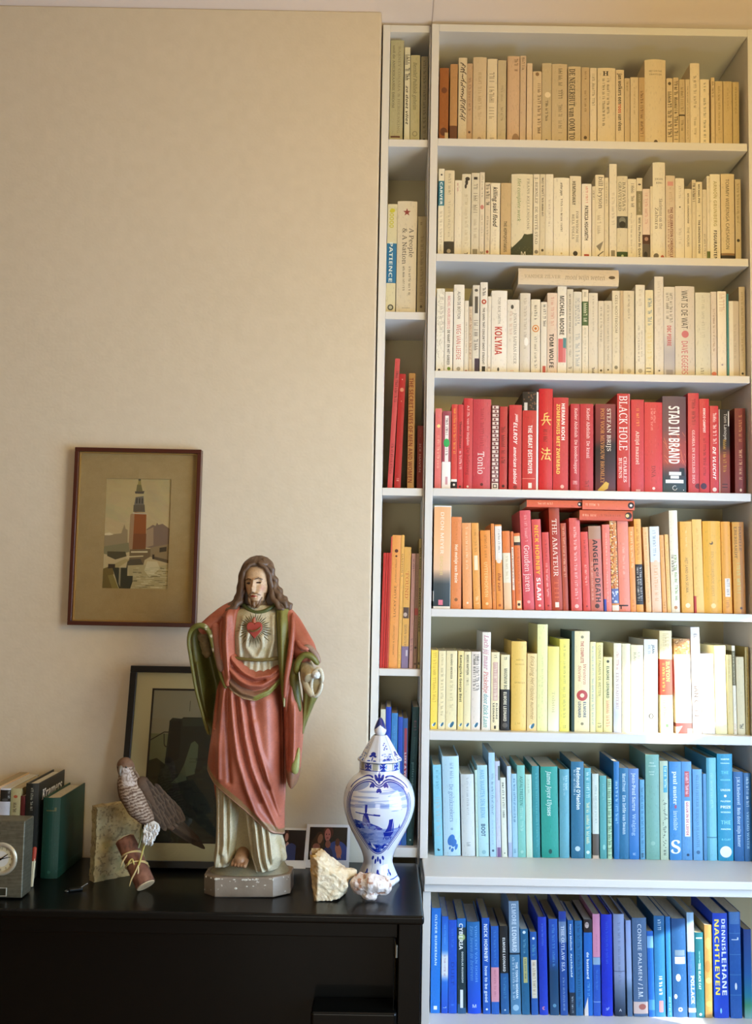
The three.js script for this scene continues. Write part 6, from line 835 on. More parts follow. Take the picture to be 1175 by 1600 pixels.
// ---------------------------------------------------------------- painted plaster statue
const plasterFine = noiseTex(256, 256, (u, v) => { const n = 128 + 90 * (fbm(u * 30, v * 30, 5) - 0.5) + 50 * (noise(u * 90, v * 90, 2) - 0.5); return [n, n, n]; });
const rubbed = noiseTex(512, 512, (u, v) => { const n = fbm(u * 18, v * 18, 7), k = noise(u * 70, v * 70, 3); const w = 232 + 30 * (n - 0.5) + 18 * (k - 0.5) - (n > 0.66 ? 16 : 0); return [w, w, w - 4]; }, true);
const painted = new THREE.MeshPhysicalMaterial({ vertexColors: true, map: rubbed, roughness: 0.5, clearcoat: 0.15, clearcoatRoughness: 0.4, bumpMap: plasterFine, bumpScale: 0.0002 });
{
  const zr = UY(383, 1402, CT).z, z0 = zr - 34 * (EYE[2] - zr) / F, base = V3(U(383, 1402, zr).x, CT, z0);
  const st = thing('statue', 'painted plaster statue of a long-haired bearded robed man standing on a plinth', 'statue', base);
  const add = (n, g, parent = st, mat = painted) => mesh(n, toWorld(g, z0, base, zr), mat, parent);
  const mix = (a, b, t) => new THREE.Color(a).lerp(new THREE.Color(b), t);
  const cream = (x, y, z) => mix('#ddd2b4', '#c2b48c', smooth(0.45, 0.7, fbm(x * .05, y * .03, z * .05)));
  const hem = [[317, 1203], [335, 1226], [362, 1247], [385, 1266], [410, 1291], [441, 1311]];
  const hemY = x => { for (let i = 0; i < 5; i++) if (x < hem[i + 1][0]) return lerp(hem[i][1], hem[i + 1][1], clamp((x - hem[i][0]) / (hem[i + 1][0] - hem[i][0]), -.2, 1)); return 1311; };
  const pinkC = (x, y, z) => mix('#cd7860', '#ac5a40', smooth(0.4, 0.75, fbm(x * .03, y * .02, z * .03)));
  const pinkHem = (x, y, z) => { const d = hemY(x) - y; return d < 3 ? new THREE.Color('#c99a84') : d < 11 ? mix('#8f7048', '#a8845c', noise(x * .2, y * .2, 1)) : pinkC(x, y, z); };
  const greenC = (x, y, z) => mix('#6c6a2a', '#88843c', fbm(x * .06, y * .05, z * .05));
  // lower tunic: back, two bundles of pleats, the foot between them
  const tun = [
    loft([[1195, 330, 430, 14, 26], [1340, 334, 438, 10, 24], [1350, 340, 436, 8, 20]], { m: 20, n: 60, col: (x, y) => mix('#b9a878', '#a8956a', noise(x * .1, y * .05, 2)) }),  // back panel in darker cream, its shade put into the colour
    loft([[1190, 330, 384, 26, 14], [1250, 333, 374, 28, 14], [1320, 332, 366, 30, 12], [1345, 329, 363, 32, 12], [1358, 330, 357, 29, 12]], { m: 70, n: 90, col: cream, ridges: [RG(5, 3, [339, 1190], [339, 1330], [334, 1358]), RG(6, 3, [349, 1200], [350, 1320], [343, 1358]), RG(5, 3, [359, 1210], [360, 1310], [354, 1350]), RG(-4, 2, [344, 1220], [344, 1350]), RG(-4, 2, [354, 1220], [355, 1345]), RG(-8, 3, [346, 1340], [343, 1362])] }),
    loft([[1225, 374, 428, 28, 14], [1300, 383, 434, 34, 14], [1340, 389, 443, 40, 14], [1362, 393, 434, 36, 12]], { m: 70, n: 90, col: cream, ridges: [RG(8, 3.2, [382, 1260], [390, 1330], [402, 1362]), RG(8, 2.8, [396, 1270], [405, 1335], [411, 1360]), RG(7, 2.6, [408, 1280], [416, 1335], [420, 1356]), RG(7, 2.6, [420, 1295], [427, 1340]), RG(-8, 2, [391, 1270], [398, 1340], [406, 1362]), RG(-8, 2, [403, 1280], [410.5, 1345], [415, 1358]), RG(-7, 1.8, [415, 1290], [422, 1350])] }),
    tube([[428, 1322, 18, 6, 5], [435, 1334, 20, 10, 6], [443, 1350, 18, 5, 5]], { col: cream }),
  ];
  add('tunic_skirt', mergeGeometries(tun));
  // chest of the tunic with belt, collar, heart and rays
  const chest = add('tunic_chest', loft([[946, 376, 428, 18, 20], [958, 352, 448, 27, 26], [985, 350, 450, 36, 30], [1030, 354, 446, 33, 30], [1068, 350, 444, 35, 32]], { m: 80, n: 110, col: cream, ridges: [RG(4, 3, [380, 965], [373, 995], [375, 1026]), RG(4.5, 3, [388, 990], [384, 1010], [397, 1028]), RG(4, 3, [410, 995], [412, 1010], [402, 1028]), RG(4.5, 3, [426, 962], [428, 1000], [420, 1028]), RG(-3, 2.4, [382, 975], [379, 1026]), RG(-3, 2.4, [419, 985], [413, 1027]), RG(3.5, 2, [382, 1034], [380, 1062]), RG(3.5, 2, [391, 1034], [390, 1062]), RG(3.5, 2, [401, 1034], [401, 1064]), RG(3.5, 2, [411, 1034], [412, 1064]), RG(3.5, 2, [421, 1034], [423, 1064])] }));
  add('belt', tube([[356, 1027, 28, 2.6, 2], [375, 1029, 35, 2.6, 2], [400, 1031, 38, 2.6, 2], [425, 1030, 35, 2.6, 2], [444, 1027, 28, 2.6, 2]], { col: () => '#7b6b34' }));
  add('collar', tube([[376, 944, 14, 3, 3], [386, 952, 21, 3, 3], [398, 957, 25, 3, 3], [412, 955, 25, 3, 3], [424, 948, 20, 3, 3], [430, 940, 12, 3, 3]], { col: () => '#58602a' }));
  {
    const s = new THREE.Shape(); s.moveTo(0, 11); s.bezierCurveTo(-3, 6, -9.5, 3, -9.5, -3); s.bezierCurveTo(-9.5, -9, -3, -10, 0, -5); s.bezierCurveTo(3, -10, 9.5, -9, 9.5, -3); s.bezierCurveTo(9.5, 3, 3, 6, 0, 11);
    const hg = new THREE.ExtrudeGeometry(s, { depth: 2, bevelEnabled: true, bevelThickness: 3, bevelSize: 1.2, bevelSegments: 5, curveSegments: 14 }); hg.scale(1.15, 1.2, 1).translate(398, 983, 34);
    const ht = add('heart', paint(mergeVertices(hg), () => '#b5402e'));
    add('heart_band', tube([[389, 984, 39, 1.4, 1.4], [396, 986, 41, 1.4, 1.4], [403, 984, 41, 1.4, 1.4], [408, 980, 39, 1.4, 1.4]], { col: () => '#7a5a2a' }));
    add('heart_flame', tube([[398, 974, 37, 3, 2.4], [397, 969, 37, 3, 2.4], [399, 964, 37, 1.2, 1.2]], { col: () => '#b9603c' }));
    const rays = [];
    for (let i = 0; i < 34; i++) { const a = i / 34 * 2 * Math.PI, c = Math.cos(a), q = Math.sin(a), r0 = 12, r1 = (i % 2 ? 21 : 25) * (q > 0 ? 1.25 : 1), zz = r => 37.2 - Math.pow(r * c / 48, 2) * 12; rays.push(tube([[398 + c * r0, 981 + q * r0, zz(r0), .8, .7], [398 + c * (r0 + r1) / 2, 981 + q * (r0 + r1) / 2, zz((r0 + r1) / 2), .8, .7], [398 + c * r1, 981 + q * r1, zz(r1), .5, .5]], { k: 6, sub: 2, col: () => '#5f5228' })); }
    add('ray_wreath', mergeGeometries(rays));
  }
  // pink outer skirt with its slanting hem
  add('mantle_skirt', loft([[1042, 344, 440, 32, 32], [1080, 333, 440, 41, 34], [1150, 325, 441, 46, 36], [1205, 318, 441, 46, 38], [1260, 322, 441, 44, 38], [1312, 330, 441, 40, 36]], { m: 120, n: 170, yb: hemY, col: pinkHem, ridges: [
    RG(5, 4, [352, 1062], [346, 1110], [343, 1160], [343, 1215]), RG(-6, 3.4, [338, 1058], [336, 1110], [333, 1140]), RG(-5, 3.5, [356, 1080], [356, 1140], [360, 1220]),
    RG(7, 4.5, [362, 1082], [367, 1130], [374, 1180], [388, 1230], [402, 1268], [428, 1303]), RG(-6, 3.2, [371, 1090], [377, 1150], [390, 1205], [408, 1250]),
    RG(7, 4, [377, 1088], [386, 1150], [396, 1195], [410, 1235], [434, 1296]), RG(-6, 3, [386, 1092], [394, 1145], [404, 1185], [420, 1230]),
    RG(6, 3.6, [393, 1094], [399, 1130], [406, 1165], [418, 1205], [437, 1275]), RG(-3, 4, [396, 1106], [399, 1122]), RG(9, 13, [419, 1095], [422, 1150], [424, 1215]), RG(-7, 3, [435, 1080], [437, 1160], [438, 1240])] }));
  // folds swept across the waist
  const curve = pl => x => { if (x <= pl[0][0]) return pl[0][1]; for (let i = 0; i < pl.length - 1; i++) if (x < pl[i + 1][0]) return lerp(pl[i][1], pl[i + 1][1], smooth(0, 1, (x - pl[i][0]) / (pl[i + 1][0] - pl[i][0])) * .35 + .65 * (x - pl[i][0]) / (pl[i + 1][0] - pl[i][0])); return pl[pl.length - 1][1]; };
  const foldT = curve([[344, 1010], [356, 1016], [366, 1030], [380, 1046], [400, 1056], [424, 1053], [444, 1038]]), foldB = curve([[344, 1056], [352, 1071], [366, 1083], [382, 1091], [400, 1094], [420, 1086], [444, 1062]]);
  const between = (t, ...xs) => xs.map(x => [x, lerp(foldT(x), foldB(x), t)]);
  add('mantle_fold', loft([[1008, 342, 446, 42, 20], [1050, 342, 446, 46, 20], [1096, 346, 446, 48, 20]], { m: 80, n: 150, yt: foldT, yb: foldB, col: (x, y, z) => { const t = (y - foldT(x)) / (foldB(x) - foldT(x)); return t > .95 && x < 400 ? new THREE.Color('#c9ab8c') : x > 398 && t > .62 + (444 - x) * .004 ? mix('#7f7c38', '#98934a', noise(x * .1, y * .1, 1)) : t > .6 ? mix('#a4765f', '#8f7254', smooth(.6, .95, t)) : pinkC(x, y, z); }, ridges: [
    RG(5, 3, ...between(.06, 362, 372, 384, 400, 424, 442)), RG(-5, 2.4, ...between(.24, 366, 376, 390, 404, 414)), RG(6.5, 4.4, ...between(.42, 350, 362, 376, 392, 410, 430, 443)), RG(-4, 2.6, ...between(.63, 346, 360, 378, 396, 416, 440)), RG(4, 3.4, ...between(.8, 346, 362, 380, 400, 420, 440)), RG(3, 1.6, ...between(.97, 348, 364, 382, 400, 420))] }));
  // mantle over the viewer's-left shoulder and the hanging sleeve
  add('mantle_front', mergeGeometries([
    loft([[948, 354, 373, 22, 22], [962, 340, 372, 31, 26], [1000, 336, 369, 38, 26], [1040, 340, 367, 41, 26], [1072, 347, 366, 40, 24]], { m: 60, n: 70, col: pinkC, ridges: [RG(5, 4, [354, 955], [355, 1000], [360, 1055]), RG(-6, 2.8, [345, 968], [345, 1010], [352, 1060]), RG(4, 2.6, [367, 955], [366, 1040])] }),
    tube([[370, 947, 4, 12, 14], [352, 956, 6, 13, 15], [334, 969, 8, 13, 15], [318, 980, 8, 11, 13], [306, 985, 6, 8, 10]], { col: pinkC }),
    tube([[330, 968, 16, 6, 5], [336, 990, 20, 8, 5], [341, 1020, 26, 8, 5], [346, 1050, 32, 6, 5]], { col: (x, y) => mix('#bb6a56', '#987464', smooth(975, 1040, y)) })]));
  const dish = loft([[975, 302, 320, 8, 18], [984, 294, 331, 13, 22], [1000, 291, 336, 15, 24], [1030, 293, 342, 13, 24], [1060, 298, 349, 11, 22], [1100, 305, 343, 9, 20], [1130, 313, 333, 7, 16], [1153, 320, 327, 5, 10]], { m: 90, n: 100, col: (x, y, z) => mix('#585724', '#736f2e', fbm(x * .08, y * .05, 2)), ridges: [RG(-30, 12, [313, 1000], [318, 1030], [328, 1075], [328, 1125]), RG(4, 3, [303, 1040], [311, 1090], [318, 1125])] });
  const sl = add('sleeve_lining', dish);
  add('sleeve_edge', tube([[320, 1152, 6, 2.4], [312, 1120, 10, 2.4], [302, 1080, 12, 2.6], [294, 1030, 14, 2.8], [291, 1004, 16, 3], [295, 986, 18, 3.6], [306, 978, 22, 4.4], [318, 980, 23, 4.6], [326, 992, 23, 3.6], [331, 1012, 24, 3], [338, 1036, 25, 3], [346, 1060, 30, 3], [354, 1075, 38, 2.6]], { col: (x, y) => noise(x * .3, y * .3, 4) > 0.82 && x > 320 ? '#e6e2cf' : greenC(x, y, 0) }));
  add('sleeve_fold', tube([[323, 983, 17, 4, 5], [333, 1000, 18, 5, 5], [338, 1020, 20, 4, 5], [340, 1036, 22, 2, 3]], { col: () => '#8d9a86' }));
  add('broken_arm', nets((x, y, z) => cap([x, y, z], [310, 994, -2], [315, 1022, -8], 9, 8) + 2.2 * (fbm(x * .22, y * .22, z * .22) - .5) * 2, [294, 978, -20], [330, 1036, 14], 1.5, (x, y, z) => mix('#a8926c', '#8a7650', noise(x * .3, y * .3, z * .3))));
  // the other shoulder: lapel, arm, cuff, broken wrist, hanging cloth
  add('mantle_lapel', mergeGeometries([loft([[936, 424, 446, 16, 10], [950, 427, 452, 28, 10], [975, 429, 454, 40, 10], [1010, 431, 453, 43, 10], [1045, 434, 450, 44, 10], [1080, 438, 449, 44, 10], [1104, 442, 447, 42, 8]], { m: 60, n: 60, e: 3, col: (x, y, z) => { const r = 453.5 - Math.max(0, y - 1010) * .07; return x > r - 2.6 ? new THREE.Color('#cfc294') : x < 432 + Math.max(0, y - 960) * .05 ? new THREE.Color('#535624') : mix('#7f7d38', '#9c974c', fbm(x * .08, y * .04, 1)); }, ridges: [RG(3, 3, [440, 955], [441, 1010], [442, 1060]), RG(-3, 2.5, [434.5, 960], [436, 1020], [440, 1080]), RG(2.5, 2, [452, 960], [451, 1020], [447, 1070])] })]));
  add('mantle_sleeve', mergeGeometries([tube([[436, 952, 4, 12, 18], [452, 972, 14, 15, 20], [464, 996, 22, 18, 20], [475, 1016, 30, 19, 18], [487, 1030, 36, 13, 13]], { col: pinkC, k: 24 }),
    tube([[470, 1016, 44, 4, 4], [482, 1010, 46, 4, 4], [494, 1022, 44, 5, 5], [500, 1036, 40, 3, 4]], { col: () => '#a5846f' })]));
  add('mantle_crease', mergeGeometries([tube([[457, 958, 30, 3, 4], [458, 985, 40, 4.5, 6], [455, 1020, 46, 5, 6], [449, 1060, 48, 4, 5], [446, 1090, 46, 2, 3]], { col: pinkC }), tube([[464, 1000, 44, 3, 3], [472, 1010, 48, 4, 4], [484, 1014, 48, 3, 3]], { col: pinkC })]));
  add('sleeve_cuff', mergeGeometries([tube([[463, 1052, 40, 5, 6], [466, 1034, 44, 5, 6], [476, 1023, 48, 5, 6], [488, 1025, 48, 5, 6], [498, 1038, 44, 4, 5]], { col: greenC }), tube([[460, 1030, 34, 6, 8], [459, 1060, 34, 8, 8], [463, 1090, 32, 7, 8], [469, 1112, 30, 3, 4]], { col: (x, y, z) => mix('#66642a', '#7f7b36', noise(x * .1, y * .1, 1)) })]));
  add('hanging_lining', loft([[1030, 462, 482, 22, 6], [1060, 466, 494, 22, 8], [1085, 470, 497, 20, 8], [1105, 470, 488, 18, 8], [1130, 469, 478, 16, 6], [1150, 470, 472, 14, 4]], { m: 40, n: 50, col: greenC, ridges: [RG(-4, 4, [480, 1085], [473, 1140])] }));
  add('undersleeve', mergeGeometries([tube([[474, 1034, 26, 8, 8], [481, 1048, 38, 12, 14], [487, 1058, 46, 13, 20], [491, 1064, 51, 10, 23]], { col: (x, y) => mix('#cbb999', '#b7a27c', noise(x * .2, y * .1, 1)), k: 28 }), tube([[477, 1040, 46, 5, 4], [477, 1060, 51, 6, 5], [484, 1076, 56, 6, 5], [491, 1086, 56, 4, 4]], { col: () => '#c3b08c' })]));
  { const pts = []; for (let i = 0; i <= 24; i++) { const a = i / 24 * 2 * Math.PI; pts.push([497 + 8.2 * Math.cos(a) - 2.5 * Math.sin(a), 1064 + 21 * Math.sin(a), 58 + 2 * Math.cos(a), 2.9, 3]); } add('sleeve_mouth', mergeGeometries([tube(pts, { sub: 2, k: 12, col: () => '#e6dfca' }), ball(496.5, 1064, 55, 8.5, 21, 3, '#b3a278')])); }  // inner disc takes a shadow tone of the cream inside the sleeve
  add('broken_wrist', nets((x, y, z) => cap([x, y, z], [497, 1052, 54], [496, 1052, 62], 7, 6.5) + 1.6 * (fbm(x * .3, y * .3, z * .3) - .5) * 2, [485, 1040, 44], [509, 1064, 74], 1.2, () => '#f2f1ec'));
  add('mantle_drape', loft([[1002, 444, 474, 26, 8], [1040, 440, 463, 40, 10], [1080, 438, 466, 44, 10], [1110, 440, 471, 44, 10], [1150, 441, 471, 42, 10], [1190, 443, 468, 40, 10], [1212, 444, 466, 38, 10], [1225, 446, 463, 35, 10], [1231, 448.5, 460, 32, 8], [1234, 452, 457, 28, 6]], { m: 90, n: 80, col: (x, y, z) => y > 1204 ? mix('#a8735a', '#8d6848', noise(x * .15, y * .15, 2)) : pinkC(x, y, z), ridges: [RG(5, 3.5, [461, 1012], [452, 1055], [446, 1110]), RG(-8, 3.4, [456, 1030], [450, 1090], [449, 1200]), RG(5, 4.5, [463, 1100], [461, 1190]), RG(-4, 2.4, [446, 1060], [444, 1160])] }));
  add('hem_flip', tube([[467, 1168, 34, 1.6, 3], [465, 1184, 40, 4, 3], [462, 1198, 42, 6, 3], [462, 1208, 41, 4, 3]], { col: () => '#aab06a' }));
  add('mantle_back', loft([[948, 362, 442, 6, 28], [985, 345, 465, 6, 36], [1060, 342, 462, 6, 40], [1200, 326, 446, 6, 42], [1300, 336, 440, 6, 36]], { m: 40, n: 60, col: pinkC }));
  // head, hair, beard
  const face = (x, y, z) => {
    const d = (a, b, r) => Math.hypot(x - a, (y - b)) / r;
    if (Math.hypot((x - 387) / 3.6, (y - 911.2) / 1.6) < 1 || Math.hypot((x - 403.5) / 3.8, (y - 910.2) / 1.6) < 1) return new THREE.Color('#331c12');
    if (polyDist([[381.5, 906.5], [387, 904], [391.5, 905.5]], x, y) < .9 || polyDist([[398, 905], [403.5, 903], [409, 905]], x, y) < .9) return new THREE.Color('#6a4a30');
    if (Math.hypot((x - 395.6) / 5, (y - 931.6) / 1.7) < 1) return new THREE.Color('#b2493a');
    if (y > 938.5 || (polyDist([[386, 931], [390, 927.5], [395, 926.6], [401, 927.2], [406, 930]], x, y) < 1.1) || (y > 926 && (x < 384.5 || x > 411))) return mix('#a07a58', '#86623f', noise(x * .5, y * .5, 3));
    return mix('#dcb690', '#cf8468', .55 * Math.max(0, 1 - d(384, 920, 6)) + .7 * Math.max(0, 1 - d(409, 919, 7)));
  };
  const head = add('head', loft([[874, 391, 410, -2, 18], [880, 384, 415, 6, 24], [886, 381, 417, 15, 26], [893, 379, 418, 21, 28], [908, 378.5, 418.5, 24, 28], [922, 381, 417, 25, 24], [934, 385, 413, 26, 16], [944, 390, 408, 24, 8], [950, 394, 403, 18, 4]], { m: 110, n: 150, zc: 6, col: face, ridges: [RG(6.5, 2.4, [396, 907], [394.6, 918]), RG(7, 3, [394, 920], [394, 922.5]), RG(-2.5, 1.4, [394, 926], [394.6, 926.4]), RG(1.6, 2, [382, 905.5], [387, 903.5], [391, 905]), RG(1.6, 2, [398, 904.5], [403.5, 902.5], [408, 904.5]), RG(-3.2, 3.6, [387, 910], [387.2, 910.2]), RG(-3.2, 3.6, [403.5, 909.2], [403.7, 909.4]), RG(1.8, 1.8, [384.5, 911.8], [389.5, 911.8]), RG(1.8, 1.8, [401, 911], [406.5, 911]), RG(1.4, 5, [384, 920], [385, 922]), RG(1.4, 5, [408, 919], [407, 921]), RG(2.4, 1.6, [392, 930.4], [399, 930.4]), RG(2, 1.6, [393, 933], [398, 933]), RG(-1.6, 1.2, [391, 931.8], [400, 931.8]), RG(2, 2, [388, 929], [394, 927], [402, 927.6])] }));
  add('neck', tube([[401, 936, 0, 11, 11], [404, 950, 4, 11.5, 11], [405, 962, 8, 14, 12]], { col: () => '#d0ab86' }));
  const hc = (x, y, z) => mix('#7d604a', '#5c442f', fbm(x * .12, y * .05, z * .1));
  const hair = [loft([[866.5, 396, 405, 2, 8], [869, 387, 413, 8, 16], [876, 378, 421, 19, 26], [883, 373.5, 424, 21, 30], [889, 372.5, 425, 12, 31], [898, 371, 426, 9, 32], [915, 370, 430, 4, 32], [930, 368, 437, 2, 30], [945, 360, 446, 2, 28], [957, 351, 454, 2, 22]], { m: 60, n: 90, zc: 2, col: hc, ridges: [RG(-3, 1.6, [400, 868], [399, 886])] })];
  const lk = (w, ...p) => hair.push(tube(p, { wave: w, wf: 0.9, sub: 7, col: hc }));
  lk(.5, [397.5, 879.5, 23, 2.4], [387, 884.5, 25, 2.8], [378.5, 895, 22, 3.4], [375.5, 911, 18, 4], [374, 926, 16, 4.6], [370, 940, 16, 5.5], [358, 952, 18, 4.5]);
  lk(.6, [394, 873, 14, 4], [379, 886, 14, 5], [373, 904, 10, 5], [371, 922, 8, 6], [366, 938, 10, 6], [352, 950, 14, 4]);
  lk(1.2, [377, 920, 16, 4], [374, 936, 16, 5], [366, 947, 20, 5], [350, 957, 18, 4]);
  lk(.5, [400.5, 879.5, 23, 2.4], [410.5, 884.5, 25, 2.8], [418.5, 895, 23, 3.4], [421.5, 911, 20, 4], [425, 928, 18, 4.8], [433, 942, 22, 5.5], [445, 952, 24, 5]);
  lk(1.6, [405, 873, 14, 4], [419, 886, 14, 5], [424, 902, 11, 5.5], [430, 920, 10, 6.5], [438, 935, 14, 7], [448, 946, 18, 6.5], [453, 953, 18, 5]);
  lk(1.8, [424, 908, 16, 4], [430, 926, 20, 5], [440, 940, 24, 5.4], [450, 950, 24, 4.6]); lk(1.5, [421, 920, 20, 3.6], [428, 938, 26, 4.4], [438, 951, 28, 4.4], [442, 957, 26, 3]);
  add('hair', mergeGeometries(hair));
  const bc = (x, y, z) => mix('#967250', '#7a583a', noise(x * .5, y * .3, z * .3));
  add('beard', mergeGeometries([tube([[387, 932, 25, 2.2], [389.5, 941, 27, 2.6], [393, 949, 26, 1.4]], { wave: .4, col: bc }), tube([[407, 931, 25, 2.2], [404.5, 940, 27, 2.6], [400, 950, 26, 1.4]], { wave: .4, col: bc }), tube([[396, 939, 30, 2.6], [396, 945, 30, 2.6], [396.5, 950, 27, 1.6]], { wave: .4, col: bc }), tube([[387, 930.5, 30, 1], [391, 927.8, 32, 1.1], [394.5, 927, 33, .9]], { col: bc }), tube([[395.5, 927, 33, .9], [400, 927.6, 32, 1.1], [405, 929.8, 30, 1]], { col: bc })]));
  // foot
  add('foot', nets((x, y, z) => { const p = [x, y, z]; let d = cap(p, [376, 1338, 2], [374.5, 1346, 30], 10.5, 10.5); for (let i = 0; i < 5; i++) { const a = 363.5 + i * 5, l = [6, 9, 11, 12, 12][i]; d = smin(d, cap(p, [a + 1, 1346, 30], [a, 1350.5, 31 + l], 3 + (i === 4 ? 1 : 0), 2.5 + (i === 4 ? .9 : 0)), 1.4); } return d; }, [352, 1322, -10], [396, 1360, 50], 1.1, (x, y, z) => mix('#b58a66', '#9a7050', noise(x * .2, y * .2, z * .2))));
  // plinth: eight-sided, chipped
  {
    const c = [[317, 0], [318, 18], [337, 34], [426, 34], [450, 16], [451, -20], [436, -34], [330, -34], [317, -18]];
    const shape = new THREE.Shape(c.map(p => new THREE.Vector2(p[0], -p[1])));
    const g = new THREE.ExtrudeGeometry(shape, { depth: 27, bevelEnabled: true, bevelThickness: 2.2, bevelSize: 2, bevelSegments: 3 });
    const q = g.attributes.position; for (let i = 0; i < q.count; i++) { const x = q.getX(i), y = q.getY(i), z = q.getZ(i); q.setXYZ(i, x, 1372.8 + (27 - z) + (z > 26 ? 1.4 * (noise(x * .15, y * .15, 1) - .5) : 0), -y); }
    const t = noiseTex(512, 512, (u, v) => { const n = fbm(u * 10, v * 10, 2), k = fbm(u * 34, v * 34, 5), b = 140 + 26 * (n - .5); return k > 0.8 ? [206, 198, 186] : [b + 6, b - 8, b - 24]; }, true);
    const pl = mesh('plinth', boxUV(toWorld(g, z0, base, zr), 4), new THREE.MeshPhysicalMaterial({ map: t, roughness: 0.42, metalness: 0.25, bumpMap: plasterFine, bumpScale: 0.0004, side: THREE.DoubleSide }), st);
    const mound = add('plinth_mound', loft([[1349, 352, 424, 8, 16], [1357, 336, 440, 22, 24], [1366, 325, 446, 29, 30], [1373, 321, 449, 31.5, 32]], { m: 12, n: 60, col: (x, y, z) => mix('#8d8468', '#a09678', fbm(x * .1, z * .1, 3)) }));
    const chips = []; const rr = rng(77);
    for (let i = 0; i < 26; i++) { const t2 = rr(), x = t2 < .75 ? 337 + rr() * 112 : 318 + rr() * 18; const z = x < 337 ? 18 + (x - 318) / 19 * 16 : x < 426 ? 34 : 34 - (x - 426) / 24 * 18; const b2 = new THREE.IcosahedronGeometry(1, 1); b2.scale(1 + rr() * 3, .8 + rr() * 1.2, .9); b2.translate(x, 1372.5 + rr() * 2 + (rr() < .2 ? 24 * rr() : 0), z + 1.6); chips.push(paint(b2, () => '#efe9dc')); }
    const ch = add('plaster_chips', mergeGeometries(chips)); ch.userData.kind = 'stuff';
  }
}
// ---------------------------------------------------------------- framed prints
function sketchTex(w, h, fn) { const [c, g] = canvas(w, h); fn(g, w, h, rng(w * 31 + h)); return tex(c); }
const glassMat = new THREE.MeshPhysicalMaterial({ color: '#ffffff', roughness: 0.03, transmission: 1, thickness: 0, ior: 1.45 });
function frameGeo(w, h, b, d, r = 0.0012) { return mergeGeometries([box(-w / 2, w / 2, h / 2 - b, h / 2, 0, d, r), box(-w / 2, w / 2, -h / 2, -h / 2 + b, 0, d, r), box(-w / 2, -w / 2 + b, -h / 2 + b, h / 2 - b, 0, d, r), box(w / 2 - b, w / 2, -h / 2 + b, h / 2 - b, 0, d, r)]); }
function matGeo(w, h, x0, x1, y0, y1, d) { const s = new THREE.Shape([[-w / 2, -h / 2], [w / 2, -h / 2], [w / 2, h / 2], [-w / 2, h / 2]].map(p => new THREE.Vector2(...p))); s.holes.push(new THREE.Path([[x0, y0], [x0, y1], [x1, y1], [x1, y0]].map(p => new THREE.Vector2(...p)))); return new THREE.ExtrudeGeometry(s, { depth: d, bevelEnabled: false }); }
